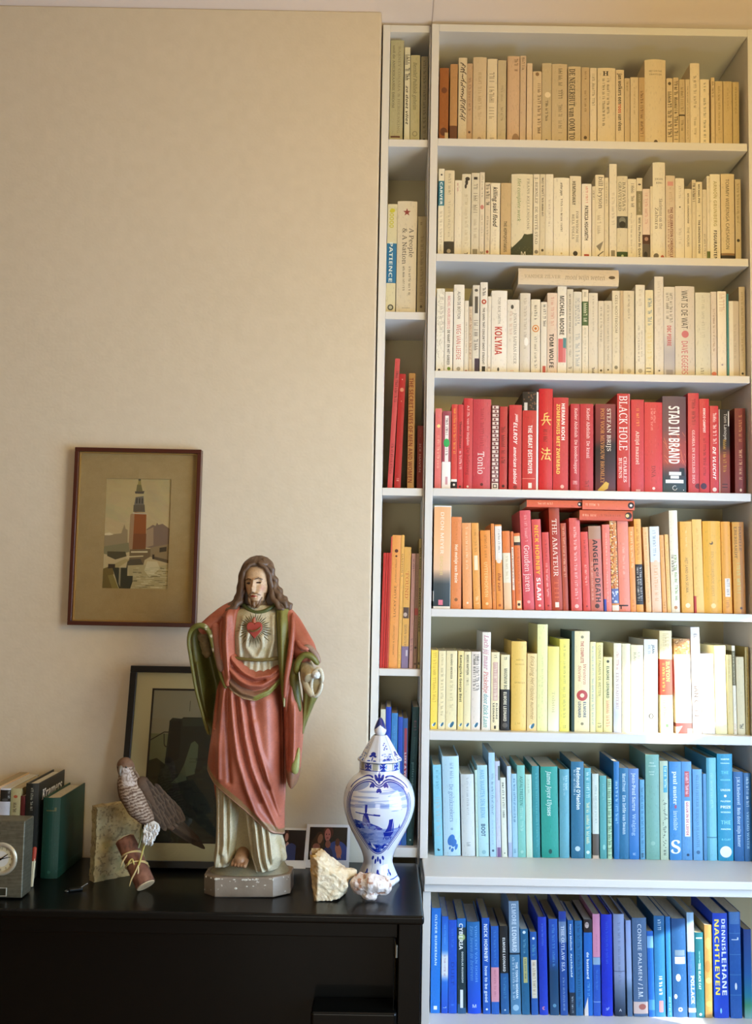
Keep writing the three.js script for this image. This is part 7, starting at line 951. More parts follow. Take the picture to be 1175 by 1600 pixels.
{
  const zf = WZ + 0.02, c = [U(115, 698, zf), U(312, 703, zf), U(308, 980, zf), U(107, 977, zf)];
  const ctr = c[0].clone().add(c[1]).add(c[2]).add(c[3]).multiplyScalar(0.25), w = (c[0].distanceTo(c[1]) + c[3].distanceTo(c[2])) / 2, h = (c[0].distanceTo(c[3]) + c[1].distanceTo(c[2])) / 2, k = w / 199;
  const g = thing('framed_print', 'framed watercolour print of a brick canal tower hanging on the cream wall', 'picture', V3(ctr.x, ctr.y, WZ + 0.001));
  g.rotation.z = Math.atan2(c[1].y - c[0].y + c[2].y - c[3].y, c[1].x - c[0].x + c[2].x - c[3].x);
  mesh('frame', frameGeo(w, h, 6.2 * k, 0.02), new THREE.MeshPhysicalMaterial({ color: '#4a1f12', roughness: 0.35, clearcoat: 0.4 }), g);
  const fl = frameGeo(w - 12.4 * k, h - 12.4 * k, 2 * k, 0.012, 0.0006); mesh('frame_slip', fl, std('#a8803e', 0.5), g);
  const x0 = -50 * k, x1 = 52 * k, y0 = -81 * k, y1 = 92 * k;
  const matTex = noiseTex(256, 256, (u, v) => { const n = (fbm(u * 9, v * 9, 6) - .5) * 12 + (noise(u * 120, v * 120, 2) - .5) * 6; return [160 + n, 136 + n, 90 + n]; }, true);
  mesh('mat_board', boxUV(matGeo(w - 0.012, h - 0.012, x0, x1, y0, y1, 0.0015).translate(0, 0, 0.006), 6), new THREE.MeshStandardMaterial({ map: matTex, roughness: 0.95 }), g);
  const t = sketchTex(640, 1080, (q, W_, H_, r) => {
    const P = (pts, col, close = true) => { q.fillStyle = col; q.beginPath(); pts.forEach((p, i) => i ? q.lineTo(p[0] * W_, p[1] * H_) : q.moveTo(p[0] * W_, p[1] * H_)); q.fill(); };
    const lg = q.createLinearGradient(0, 0, 0, H_); lg.addColorStop(0, '#b09a66'); lg.addColorStop(.5, '#bda676'); lg.addColorStop(1, '#b5a274'); q.fillStyle = lg; q.fillRect(0, 0, W_, H_);
    for (let i = 0; i < 60; i++) { q.fillStyle = `rgba(${120 + r() * 60},${110 + r() * 50},${80 + r() * 30},.06)`; q.beginPath(); q.ellipse(r() * W_, r() * H_ * .5, 40 + r() * 110, 14 + r() * 50, r(), 0, 7); q.fill(); }
    P([[0, .52], [.1, .5], [.14, .51], [.27, .5], [.29, .46], [.31, .42], [.33, .46], [.36, .47], [.37, .62], [0, .64]], '#8f7c58'); P([[.03, .505], [.1, .495], [.16, .512], [.1, .52], [.03, .52]], '#d3c294');
    P([[.63, .46], [.72, .42], [.76, .43], [.78, .4], [.8, .42], [.86, .41], [.96, .45], [1, .5], [1, .64], [.63, .62]], '#7a6450'); P([[.63, .47], [.73, .44], [.74, .6], [.63, .62]], '#9c8262');
    P([[.39, .335], [.45, .31], [.45, .64], [.38, .64]], '#9a7a54'); P([[.45, .31], [.62, .32], [.63, .64], [.44, .64]], '#8a4c1e'); P([[.45, .5], [.63, .5], [.63, .64], [.44, .64]], '#75431f');
    P([[.43, .25], [.59, .245], [.6, .31], [.43, .31]], '#5f5440'); P([[.455, .18], [.57, .17], [.58, .245], [.44, .25]], '#6a6150'); P([[.44, .13], [.58, .125], [.57, .15], [.45, .15]], '#4f4638'); P([[.47, .07], [.53, .07], [.555, .13], [.46, .13]], '#6d6238'); P([[.49, .02], [.52, .02], [.53, .07], [.48, .07]], '#8a7a3e'); q.fillStyle = '#5a5232'; q.beginPath(); q.arc(.503 * W_, .028 * H_, 12, 0, 7); q.fill();
    P([[.42, .315], [.63, .32], [.63, .33], [.42, .328]], '#b5a482'); for (let i = 0; i < 3; i++) P([[.465 + i * .04, .19], [.485 + i * .04, .19], [.485 + i * .04, .235], [.465 + i * .04, .235]], '#3f3a2c');
    P([[0, .62], [.38, .58], [.4, .66], [.2, .7], [0, .68]], '#7d7450'); P([[.08, .66], [.34, .66], [.36, .7], [.2, .73], [.08, .7]], '#4a4228');
    P([[.4, .64], [.7, .63], [.7, .7], [.62, .73], [.6, .8], [.4, .8]], '#6f5c3c'); P([[.42, .655], [.66, .65], [.66, .665], [.42, .668]], '#c9b88a'); P([[.36, .7], [.6, .69], [.6, .7], [.36, .712]], '#c5b384'); P([[.38, .73], [.56, .72], [.62, .79], [.36, .8]], '#4c4430');
    P([[.7, .62], [1, .58], [1, .75], [.7, .7]], '#8a7550'); P([[.83, .62], [.93, .61], [.93, .65], [.83, .66]], '#3d3424'); P([[.74, .695], [1, .73], [1, .76], [.74, .72]], '#5a4c34'); P([[.73, .68], [.76, .68], [.76, .72], [.73, .72]], '#33291c');
    P([[0, .83], [.34, .72], [.4, .735], [.1, .86]], '#a3915e'); P([[.38, .78], [.64, .77], [.65, .8], [1, .76], [1, 1], [.44, 1]], '#a99a6c');
    for (let i = 0; i < 90; i++) { q.fillStyle = r() < .5 ? 'rgba(215,205,165,.5)' : 'rgba(90,82,52,.45)'; q.fillRect((.42 + r() * .58) * W_, (.79 + r() * .2) * H_, 20 + r() * 70, 4 + r() * 6); }
    P([[.66, .74], [.8, .74], [.85, .8], [.7, .88], [.62, .82]], 'rgba(210,200,158,.6)');
    P([[0, .82], [.16, .78], [.2, .9], [.28, 1], [0, 1]], '#6a5828'); P([[.1, .87], [.18, .86], [.3, 1], [.18, 1]], '#7f7038'); P([[.16, .8], [.38, .8], [.38, .87], [.46, .87], [.46, .92], [.42, 1], [.28, 1]], '#2f3020'); P([[.26, .8], [.285, .8], [.285, .97], [.26, .94]], '#8a8060'); P([[.1, .77], [.2, .77], [.2, .8], [.1, .81]], '#33291a');
    q.strokeStyle = '#b5a678'; q.lineWidth = 5; q.beginPath(); q.moveTo(.18 * W_, .86 * H_); q.lineTo(.28 * W_, 1 * H_); q.stroke();
  });
  mesh('print', new THREE.PlaneGeometry(x1 - x0 + 0.01, y1 - y0 + 0.01).translate((x0 + x1) / 2, (y0 + y1) / 2, 0.005), new THREE.MeshStandardMaterial({ map: t, roughness: 0.9 }), g);
  mesh('backing_board', box(-w / 2 + 0.004, w / 2 - 0.004, -h / 2 + 0.004, h / 2 - 0.004, 0, 0.004), std('#6d5a40', 0.9), g);
  mesh('glass_pane', box(-w / 2 + 0.006, w / 2 - 0.006, -h / 2 + 0.006, h / 2 - 0.006, 0.013, 0.0145), glassMat, g);
}
{
  const zb = UY(210, 1360, CT).z - 0.004, bl = U(178, 1360, zb), sc = (EYE[2] - zb) / F, w = 218 * sc, b = 10.4 * sc, hgt = 0.413, d = 0.018;
  const tilt = Math.asin((zb - d - WZ - 0.003) / hgt);
  const g = thing('framed_photograph', 'large black-framed dark photograph leaning on the wall behind the statue', 'picture', V3(bl.x + w / 2, CT + 0.001, zb - d));
  g.rotation.x = -tilt;
  const T = q => q.translate(0, hgt / 2, 0);
  mesh('frame', T(frameGeo(w, hgt, b, d)), new THREE.MeshPhysicalMaterial({ color: '#0d0d0c', roughness: 0.35, clearcoat: 0.3 }), g);
  const x0 = -w / 2 + 36 * sc, x1 = w / 2 - 36 * sc, y0 = -hgt / 2 + 36 * sc, y1 = hgt / 2 - 35 * sc;
  mesh('mat_board', T(boxUV(matGeo(w - 0.01, hgt - 0.01, x0, x1, y0, y1, 0.0015).translate(0, 0, 0.008), 4)), std('#c2b583', 0.95), g);
  mesh('mat_line', T(frameGeo(x1 - x0 + 0.002, y1 - y0 + 0.002, 3.6 * sc, 0.0015, 0.0003).translate((x0 + x1) / 2, (y0 + y1) / 2, 0.0072)), std('#1f1a10', 0.9), g);
  const t = sketchTex(720, 1024, (q, W_, H_, r) => {
    const P = (pts, col) => { q.fillStyle = col; q.beginPath(); pts.forEach((p, i) => i ? q.lineTo(p[0] * W_, p[1] * H_) : q.moveTo(p[0] * W_, p[1] * H_)); q.fill(); };
    q.fillStyle = '#8d8462'; q.fillRect(0, 0, W_, H_); P([[0, 0], [1, 0], [1, .2], [0, .2]], '#8f8766'); P([[0, .3], [.25, .3], [.22, .6], [0, .6]], '#6f7048');
    P([[.21, .215], [.24, .195], [.34, .2], [.36, .19], [1, .19], [1, 1], [.0, 1], [0, .52], [.19, .5], [.21, .24]], '#23281a'); P([[.34, .2], [1, .19], [1, .24], [.36, .25]], '#2f3624'); P([[.22, .22], [.34, .215], [.34, .46], [.21, .5]], '#151a0e');
    q.strokeStyle = '#2a2818'; q.lineWidth = 7; q.beginPath(); q.moveTo(.0, .35 * H_); q.lineTo(.16 * W_, .29 * H_); q.lineTo(.26 * W_, .29 * H_); q.moveTo(.16 * W_, .3 * H_); q.lineTo(.17 * W_, .37 * H_); q.quadraticCurveTo(.19 * W_, .4 * H_, .22 * W_, .37 * H_); q.stroke();
    P([[0, .48], [.1, .46], [.24, .52], [.3, .64], [.1, .75], [0, .75]], '#2b3018');
    P([[.46, .36], [.5, .345], [.54, .37], [.54, .46], [.52, .56], [.42, .58], [.4, .5]], '#5a6444'); P([[.4, .5], [.34, .58], [.27, .62], [.34, .62], [.44, .6]], '#525c3e'); P([[.78, .36], [.84, .34], [.9, .37], [.88, .5], [.8, .58], [.76, .5]], '#3e4630'); P([[.86, .52], [.98, .6], [1, .66], [.9, .62]], '#4a5238');  // pale shapes: reflections in the glass painted into the picture
    for (let i = 0; i < 120; i++) { q.fillStyle = r() < .5 ? 'rgba(60,66,36,.3)' : 'rgba(12,14,8,.3)'; q.fillRect(r() * W_, (.45 + r() * .55) * H_, 10 + r() * 60, 4 + r() * 20); }
    P([[.42, .08], [.425, .08], [.425, .15], [.42, .15]], '#3a3624');
  });
  mesh('photograph', T(new THREE.PlaneGeometry(x1 - x0, y1 - y0).translate((x0 + x1) / 2, (y0 + y1) / 2, 0.0068)), new THREE.MeshStandardMaterial({ map: t, roughness: 0.9 }), g);
  mesh('backing_board', T(box(-w / 2 + 0.004, w / 2 - 0.004, -hgt / 2 + 0.004, hgt / 2 - 0.004, 0.001, 0.006)), std('#4a4030', 0.9), g);
  mesh('glass_pane', T(box(-w / 2 + 0.006, w / 2 - 0.006, -hgt / 2 + 0.006, hgt / 2 - 0.006, 0.011, 0.0125)), glassMat, g);
}
// two instant photographs leaning on the wall
function instant(x0, x1, y0, y1, px, zb, label, draw) {
  const A = U(x0, y1, zb), B = U(x1, y1, zb), s = (EYE[2] - zb) / F, w = B.x - A.x, h = (y1 - y0) * s * 1.06;
  const g = thing('photo_print', label, 'photograph', V3((A.x + B.x) / 2, CT + 0.0006, zb), 'instant photographs leaning on the wall');
  g.rotation.x = -Math.asin(Math.min(0.7, (zb - WZ - 0.002) / h));
  mesh('print_border', box(-w / 2, w / 2, 0, h, -0.0008, 0, 0), std('#e9e7e2', 0.5), g);
  const q = px.map(p => p * s);
  mesh('picture_area', new THREE.PlaneGeometry(w - q[0] - q[1], h - q[2] - q[3]).translate((q[0] - q[1]) / 2, q[3] + (h - q[2] - q[3]) / 2, 0.0003), new THREE.MeshPhysicalMaterial({ map: sketchTex(256, 200, draw), roughness: 0.25 }), g);
}
instant(414, 477, 1302, 1365, [5, 3.5, 4, 13], 0.088, 'instant photograph of a dark scene half hidden behind the statue', (q, w, h) => { q.fillStyle = '#0b0a09'; q.fillRect(0, 0, w, h); const e = (x, y, a, b, c) => { q.fillStyle = c; q.beginPath(); q.ellipse(x * w, y * h, a * w, b * h, 0, 0, 7); q.fill(); }; e(.44, .22, .08, .2, '#3a2018'); e(.44, .24, .05, .14, '#a8786a'); e(.48, .6, .06, .2, '#b08a84'); e(.6, .78, .2, .34, '#2a3a66'); q.fillStyle = '#0b0a09'; q.fillRect(.74 * w, 0, w, h); });
instant(475, 545, 1295.5, 1359.5, [5, 4.5, 4.6, 12], 0.08, 'instant photograph of two people embracing, one in a blue shirt', (q, w, h) => {
  q.fillStyle = '#0d0b08'; q.fillRect(0, 0, w, h); const e = (x, y, a, b, c, r = 0) => { q.fillStyle = c; q.beginPath(); q.ellipse(x * w, y * h, a * w, b * h, r, 0, 7); q.fill(); };
  e(.74, .82, .3, .4, '#27407e'); e(.5, .9, .14, .3, '#1d2a58'); e(.22, .55, .16, .34, '#33230f', .3); e(.28, .34, .11, .2, '#3a2412'); e(.5, .16, .13, .2, '#4a2218'); e(.29, .36, .065, .15, '#8d5f44', .2); e(.48, .24, .08, .2, '#b0665a'); e(.5, .52, .07, .12, '#8a5040'); e(.2, .6, .1, .1, '#8d5848'); e(.14, .8, .1, .12, '#c9b6b4'); e(.78, .7, .08, .2, '#b06a50', -.3); e(.75, .46, .06, .12, '#5a2e1e'); for (let i = 0; i < 4; i++) e(.75 + i * .03, .86 + (i % 2) * .03, .014, .07, '#b8745a', -.2); e(.45, .22, .012, .02, '#2a120c'); e(.52, .22, .012, .02, '#2a120c'); e(.48, .33, .03, .014, '#6a2a22');
});

// ---------------------------------------------------------------- clock, match, books at the end of the cabinet
{
  const p = UY(0, 1405, CT), s = (EYE[2] - p.z) / F, w = 72 * s, h = 117 * s, d = 0.045;
  const g = thing('clock', 'square brushed metal mantel clock with a round cream dial', 'clock', V3(U(-3, 1400, p.z).x, CT, p.z - d));
  const brushed = noiseTex(256, 256, (u, v) => { const n = 108 + 26 * (noise(u * 6, v * 200, 3) - .5) + 20 * (fbm(u * 20, v * 20, 4) - .5); return [n, n - 3, n - 20]; }, true);
  mesh('case', boxUV(box(-w / 2, w / 2, 0.002, h, 0, d, 0.0025), 8), new THREE.MeshStandardMaterial({ map: brushed, roughness: 0.4, metalness: 0.55 }), g);
  const cy = 60 * s, R_ = 24 * s, cx = 2 * s;
  mesh('bezel', new THREE.TorusGeometry(R_ - 0.003, 0.0042, 16, 60).scale(1, 1, .7).translate(cx, cy, d + .001), std('#cfc8b0', 0.3, { metalness: 0.6 }), g);
  const t = sketchTex(512, 512, (q, W_) => { q.fillStyle = '#c9bd98'; q.fillRect(0, 0, W_, W_); q.fillStyle = '#cfccc2'; q.beginPath(); q.arc(256, 256, 140, 0, 7); q.fill(); q.fillStyle = '#3a3226'; q.font = 'bold 54px serif'; q.textAlign = 'center'; q.textBaseline = 'middle'; for (let i = 1; i <= 12; i++) { const a = i / 12 * 2 * Math.PI; q.fillText(String(i), 256 + Math.sin(a) * 190, 256 - Math.cos(a) * 190); } for (let i = 0; i < 60; i++) { const a = i / 60 * 2 * Math.PI; q.fillRect(254 + Math.sin(a) * 232, 254 - Math.cos(a) * 232, 5, 5); } });
  mesh('dial', new THREE.CircleGeometry(R_ - 0.003, 48).translate(cx, cy, d + .0008), new THREE.MeshStandardMaterial({ map: t, roughness: 0.6 }), g);
  const hand = (len, wd, a) => { const q = new THREE.ExtrudeGeometry(new THREE.Shape([[-wd, -len * .15], [wd, -len * .15], [wd * .5, len], [-wd * .5, len]].map(v => new THREE.Vector2(...v))), { depth: .0006, bevelEnabled: false }); return q.rotateZ(-a).translate(cx, cy, d + .0014); };
  mesh('hand', hand(R_ * .55, .0012, .95), M.black, g); mesh('hand', hand(R_ * .62, .0009, 1.35), M.black, g);
  mesh('hub', new THREE.CylinderGeometry(.002, .002, .003, 16).rotateX(Math.PI / 2).translate(cx, cy, d + .002), M.black, g);
  mesh('lower_window', frameGeo(20 * s, 13 * s, .0014, .002, .0004).translate(3 * s, 11 * s, d), std('#d8d6c8', 0.3, { metalness: .6 }), g);
  mesh('lower_plate', box(-5 * s, 10 * s, 6 * s, 16 * s, d - .0004, d + .0006), std('#2a2a1c', 0.4), g);
}
{
  const p = UY(48.4, 1386, CT), q = U(54.5, 1323, p.z - 0.012), dir = q.clone().sub(V3(p.x, CT, p.z)), len = dir.length(), r = 0.0033;
  const g = thing('match', 'giant wooden match with a red head leaning upright behind the clock', 'match', V3(p.x, CT + 0.0006, p.z));
  g.quaternion.setFromUnitVectors(V3(0, 1, 0), dir.normalize());
  mesh('stick', new RoundedBoxGeometry(2 * r, len * .7, 2 * r, 2, .0006).translate(0, len * .35, 0), std('#d8cba6', 0.8), g);
  mesh('head', new THREE.CapsuleGeometry(r * 1.25, len * .27, 6, 16).translate(0, len * .8, 0), std('#a83a22', 0.7), g);
}
{
  const lat = new Atlas(1024, 1024), zz = 0.185;
  const L = (x0, x1, yt, d, col, label, hard, ops, back = 0) => {
    const A = U(x0, 1383, zz - back), B = U(x1, 1383, zz - back), T = U((x0 + x1) / 2, yt, zz - back);
    const g = makeBook(lat, { w: B.x - A.x - .0004, h: T.y - CT, d, hp: 1383 - yt, wp: x1 - x0, col, ops, label, group: 'books at the end of the black cabinet', hard });
    g.position.set((A.x + B.x) / 2, CT + .0004, zz - back); return g;
  };
  L(-24, -7, 1229, .152, '#d9b284', 'peach book reaching highest at the end of the black cabinet', false, [['~', .1, .6, '#a8845a', .5, .4]]);
  L(-6.6, 9.6, 1232, .15, '#d5d6dc', 'white and lavender book with a black label, on the black cabinet', false, [[.02, .15, '#171612'], ['o', .13, '#4a4a48', .3, .5, .5], ['~', .02, .12, '#d9d9d9', .85, .2], [.3, 1, '#c9d2d0']]);
  L(10, 26, 1232.5, .13, '#b5a878', 'beige book with a small red emblem, between white and black books', false, [['o', .09, '#a8502e', .2, .5, .8], ['~', .16, .42, '#5a4a30', .45, .34], ['o', .47, '#3a4a2a', .16, .3], [0, 1, 'rgba(120,140,100,.25)', 0, .2]]);
  L(26.4, 33, 1244, .12, '#5a1c18', 'thin dark red book squeezed beside the black dictionary', false, []);
  const kr = L(33.4, 53.6, 1224.5, .15, '#1c1d18', 'black dictionary with white script on its cover', true, [['~', .05, .3, '#b9b49c', .5, .2], ['~', .36, .5, '#b9b49c', .5, .2]]);
  L(61.5, 88.6, 1247, .152, '#0c3d30', 'dark green cloth-bound hardback at the end of the row', true, [['~', .12, .2, '#5a5a36', .5, .6], ['o', .92, '#2a5a4a', .1]]);
  atlases.push(lat);
  const [c, q] = canvas(512, 128); q.clearRect(0, 0, 512, 128); q.fillStyle = '#000'; q.fillRect(0, 0, 512, 128); q.fillStyle = '#fff'; q.font = 'italic bold 104px serif'; q.textAlign = 'center'; q.textBaseline = 'middle'; q.fillText('Kramers', 256, 66);
  const wk = kr.children[0].geometry; wk.computeBoundingBox();
  mesh('cover_lettering', new THREE.PlaneGeometry(.128, .034).rotateY(Math.PI / 2).translate(wk.boundingBox.max.x + .0004, wk.boundingBox.max.y - .026, -.076), new THREE.MeshStandardMaterial({ color: '#f2efe6', roughness: .6, alphaMap: tex(c, false), transparent: true }), kr);
}
// small dark trinket
{
  const p = UY(118, 1392, CT), g = thing('trinket', 'small dark metal trinket lying on the cabinet before the stone slab', 'trinket', V3(p.x, CT + .003, p.z));
  g.rotation.y = .5;
  mesh('case', new RoundedBoxGeometry(.026, .006, .012, 3, .0025), std('#1a1c1b', .3, { metalness: .4 }), g);
  mesh('pin', new THREE.CapsuleGeometry(.0015, .016, 4, 10).rotateZ(-1.1).translate(.014, .004, 0), std('#9a9c98', .25, { metalness: .9 }), g);
  mesh('ring', new THREE.TorusGeometry(.004, .0009, 8, 20).rotateX(Math.PI / 2).translate(-.016, -.001, 0), std('#6d6f6a', .3, { metalness: .9 }), g);
}
// ---------------------------------------------------------------- stone slab
const stoneBump = noiseTex(256, 256, (u, v) => { const n = 128 + 110 * (fbm(u * 22, v * 22, 8) - .5) + 60 * (noise(u * 70, v * 70, 1) - .5); return [n, n, n]; });
{
  const f = UY(147, 1379, CT), w = .094, h = .145, d = .022;
  const g = thing('stone_slab', 'rough speckled square stone slab standing on edge behind the stuffed bird', 'stone', V3(f.x, CT, f.z));
  g.rotation.y = 42 * Math.PI / 180;
  const geo = new THREE.BoxGeometry(w, h, d, 40, 64, 10).translate(w / 2, h / 2, -d / 2), p = geo.attributes.position;
  for (let i = 0; i < p.count; i++) { const x = p.getX(i), y = p.getY(i), z = p.getZ(i), e = .0035 * (fbm(x * 60, y * 60, z * 60 + 3) - .5) + .0016 * (noise(x * 300, y * 300, z * 300) - .5); p.setXYZ(i, x + (x < .01 || x > w - .01 ? e : e * .3), Math.max(0, y + (y > h - .01 ? e * 1.6 : y < .01 ? 0 : e * .3)), z + e * 1.2); }
  geo.computeVertexNormals();
  const t = noiseTex(512, 512, (u, v) => { const n = fbm(u * 9, v * 9, 4), k = fbm(u * 40, v * 40, 9), m = fbm(u * 5 + 3, v * 5, 2); const c = [174 + 50 * (n - .5), 156 + 48 * (n - .5), 112 + 40 * (n - .5)], w = smooth(.56, .72, k) * .55, v2 = smooth(.6, .75, m) * .5; return c.map((q, i) => lerp(lerp(q, [104, 88, 62][i], w), [132, 130, 88][i], v2)); }, true);
  mesh('slab', boxUV(geo, 6), new THREE.MeshStandardMaterial({ map: t, roughness: .95, bumpMap: stoneBump, bumpScale: .0012 }), g);
}
// ---------------------------------------------------------------- stuffed bird on a log
{
  const zr = .25, z0 = .235, base = V3(U(215, 1390, zr).x, CT, z0);
  const g = thing('stuffed_bird', 'stuffed brown barred hawk tied with raffia to a short log', 'bird', base);
  const rough = new THREE.MeshStandardMaterial({ vertexColors: true, roughness: .9, bumpMap: plasterFine, bumpScale: .0006 });
  const add = (n, geo, mat = rough, par = g) => mesh(n, toWorld(geo, z0, base, zr), mat, par);
  const mix = (a, b, t) => new THREE.Color(a).lerp(new THREE.Color(b), clamp(t, 0, 1));
  const plum = (x, y, z) => {                            // barred breast, brown head and flanks
    const n = fbm(x * .2, y * .2, z * .2), headD = Math.hypot(x - 194, y - 1195);
    if (y < 1206 && !(x > 194 && y > 1198)) return mix('#5c3f2c', '#7d5c42', n * 1.2 - .1);
    const across = (x - lerp(199, 228, (y - 1210) / 80)), bar = Math.sin((y + x * .32 + n * 6) * 1.15), side = Math.abs(across + 2) / 19;
    let c = bar > .05 ? mix('#6f5440', '#584030', n) : mix('#bda994', '#98826c', n);
    if (y < 1226 && Math.abs(across) < 9) c = mix('#cbbcb0', '#85705e', noise(x * .6, y * .45, z) > .55 ? .85 : .2);
    return mix('#5f4632', '#6d523c', n).lerp(c, 1 - smooth(.72, 1.05, side));
  };
  add('body', nets((x, y, z) => {
    const p = [x, y, z]; let d = cap(p, [199, 1226, 4], [224, 1276, 0], 17.5, 15);
    d = smin(d, cap(p, [195, 1196, 10], [197, 1200, 9], 12.5, 12.5), 7); d = smin(d, cap(p, [196, 1205, 10], [200, 1220, 8], 11, 15), 6); d = smin(d, cap(p, [205, 1240, 6], [214, 1262, 4], 20.5, 18), 8); d = smin(d, cap(p, [226, 1272, -2], [262, 1298, -14], 13, 6), 8);
    return d + .9 * (fbm(x * .35, y * .25, z * .35) - .5);
  }, [172, 1178, -34], [276, 1312, 34], 1.5, plum));
  add('eye', ball(186.5, 1197, 18.5, 1.8, 1.8, 1.4, '#1a1208'), new THREE.MeshPhysicalMaterial({ vertexColors: true, roughness: .1, clearcoat: 1 }));
  add('eye', ball(199.5, 1197, 21, 1.8, 1.8, 1.4, '#1a1208'), new THREE.MeshPhysicalMaterial({ vertexColors: true, roughness: .1, clearcoat: 1 }));
  add('beak', tube([[192, 1195, 21, 3, 3], [191.5, 1200, 25, 3, 3], [191.5, 1206, 26, 2, 2], [192, 1211, 23, .7, .7]], { col: () => '#6d6252', k: 10 }), std('#fff', .4, { vertexColors: true }));
  add('crest', tube([[200, 1192, 18, 2, 2], [207, 1200, 14, 2.4, 2], [214, 1212, 10, 2.4, 2], [218, 1222, 8, 1, 1]], { col: (x, y) => mix('#4a3424', '#8d745a', noise(x * .5, y * .5, 1)) }));
  // wing and tail of overlapping feathers
  const feather = (x, y, z, len, wd, ang, tip, c1, c2, up) => {
    const c = Math.cos(ang), s = Math.sin(ang), P = (t, q) => [x + c * t + (q ? -s * q : 0), y + s * t + (q ? c * q : 0), z + tip * t / len];
    return tube([[...P(0), wd * .4, 1], [...P(len * .3), wd, 1.1], [...P(len * .75), wd * .95, .9], [...P(len), wd * .55, .5]], { k: 10, sub: 4, col: (X, Y) => { const a = ((X - x) * c + (Y - y) * s) / len, q = Math.abs(-(X - x) * s + (Y - y) * c) / wd; return q < .1 ? new THREE.Color('#5d4a38') : mix(c1, c2, (q > .75 || a > .9 ? .9 : .1) + .3 * (noise(X * .5, Y * .5, 2) - .5) + (Math.sin(a * 24) > .6 ? .25 : 0)); } });
  };
  const wg = [], rr = rng(5);
  wg.push(nets((x, y, z) => cap([x, y, z], [220, 1226, 6], [246, 1276, -4], 12, 8) + .6 * (noise(x * .4, y * .4, z * .4) - .5), [202, 1208, -22], [262, 1292, 24], 1.6, (x, y, z) => mix('#493626', '#604a36', fbm(x * .25, y * .25, 1))));
  for (let row = 0; row < 6; row++) for (let i = 0; i < 4 + row * .6; i++) { const t = row / 5, q = (i + (row % 2) * .5) / 4; wg.push(feather(lerp(212, 236, t) + q * 20 + rr() * 2, lerp(1220, 1268, t) - q * 9 + 6, 17 - row * 2.2 - q * 7, 20 + row * 2.5, 4.6, 1.0 + rr() * .12, -4, '#3f3124', '#5a4735')); }
  for (let i = 0; i < 6; i++) wg.push(feather(236 + i * 3, 1262 + i * 2, 2 - i * 2, 52 - i * 3, 3.6, .78 + i * .05, -12, '#3d2e22', '#6a5542'));
  const strip = q => { q.deleteAttribute('normal'); if (!q.attributes.uv) q.setAttribute('uv', new THREE.Float32BufferAttribute(new Float32Array(q.attributes.position.count * 2), 2)); return q; };
  add('wing', mergeGeometries(wg.map(strip)));
  const tl = []; for (let i = 0; i < 7; i++) tl.push(feather(246 + i * 1.6, 1286 - i * 2, -6 - i * 1.4, 84 - Math.abs(i - 3) * 3, 5.4, .78 + (i - 3) * .03, -24, '#33271b', '#4f4030'));
  add('tail', mergeGeometries(tl));
  // white thigh tuft and legs
  const tf = []; for (let i = 0; i < 170; i++) { const a = rr(), x = 225 + rr() * (25 - a * 12), y = 1286 + a * 27; tf.push(tube([[x, y, 8 + rr() * 8, 1.6, 1.4], [x - 1 + rr() * 3, y + 4, 12 + rr() * 5, 1.9, 1.4], [x - 3 + rr() * 5, y + 8 + rr() * 3, 11 + rr() * 5, .5, .5]], { k: 6, sub: 2, col: () => mix('#efece6', '#b9b4ac', rr() * .8) })); }
  tf.push(nets((x, y, z) => smin(cap([x, y, z], [236, 1290, 2], [230, 1314, 5], 7, 3), cap([x, y, z], [242, 1290, 0], [243, 1300, 1], 6, 4), 5), [216, 1274, -12], [258, 1326, 22], 1.6, () => '#dcd8d0'));
  const tuft = add('thigh_tuft', mergeGeometries(tf.map(strip)));
  add('leg', tube([[227, 1314, 10, 1.8, 1.8], [224, 1326, 12, 1.5, 1.5], [221, 1340, 16, 1.5, 1.5], [218, 1352, 20, 1.8, 1.8]], { k: 10, col: () => '#b5a24e' }), std('#fff', .5, { vertexColors: true }));
  add('leg', tube([[216, 1300, -8, 3, 3], [215, 1314, -8, 2, 2], [212, 1328, -4, 1.6, 1.6], [208, 1340, 4, 1.6, 1.6]], { k: 10, col: () => '#8d8a58' }), std('#fff', .5, { vertexColors: true }));
  const claws = []; for (const [x, y, dx] of [[218, 1352, -4], [218, 1352, 0], [218, 1352, 4], [208, 1340, -4], [208, 1340, 2]]) claws.push(tube([[x, y, 17, 1.3, 1.3], [x + dx, y + 4, 19, 1.2, 1.2], [x + dx * 1.6, y + 9, 18, 1, 1], [x + dx * 1.7, y + 12, 15, .4, .4]], { k: 8, sub: 3, col: () => '#c4ae5c' }));
  add('claws', mergeGeometries(claws), std('#fff', .5, { vertexColors: true }));
  // the log it is tied to
  const A = [188, 1319, -14], B = [229, 1381, 18], n = 40, k = 36, pts = [];
  const ax = V3(B[0] - A[0], B[1] - A[1], B[2] - A[2]).normalize(), e1 = V3(ax.y, -ax.x, 0).normalize(), e2 = new THREE.Vector3().crossVectors(ax, e1);
  for (let i = 0; i <= n; i++) for (let j = 0; j < k; j++) { const t = i / n, q = j / k * 2 * Math.PI, r = 15 + .9 * (fbm(Math.cos(q) * 2, Math.sin(q) * 2, t * 5) - .5) * 2 + .3 * Math.sin(q * 9 + t * 4); pts.push([0, 1, 2].map(c => lerp(A[c], B[c], t) + (Math.cos(q) * e1.getComponent(c) + Math.sin(q) * e2.getComponent(c)) * r)); }
  const bark = (x, y, z) => mix('#6a3f2c', '#8d6048', fbm(x * .12, y * .12, z * .12) * 1.6 - .4).lerp(new THREE.Color('#4a3426'), noise(x * .4, y * .15, z * .3) > .7 ? .5 : 0);
  const log = add('log', gridGeo(pts, n, k, true, bark));
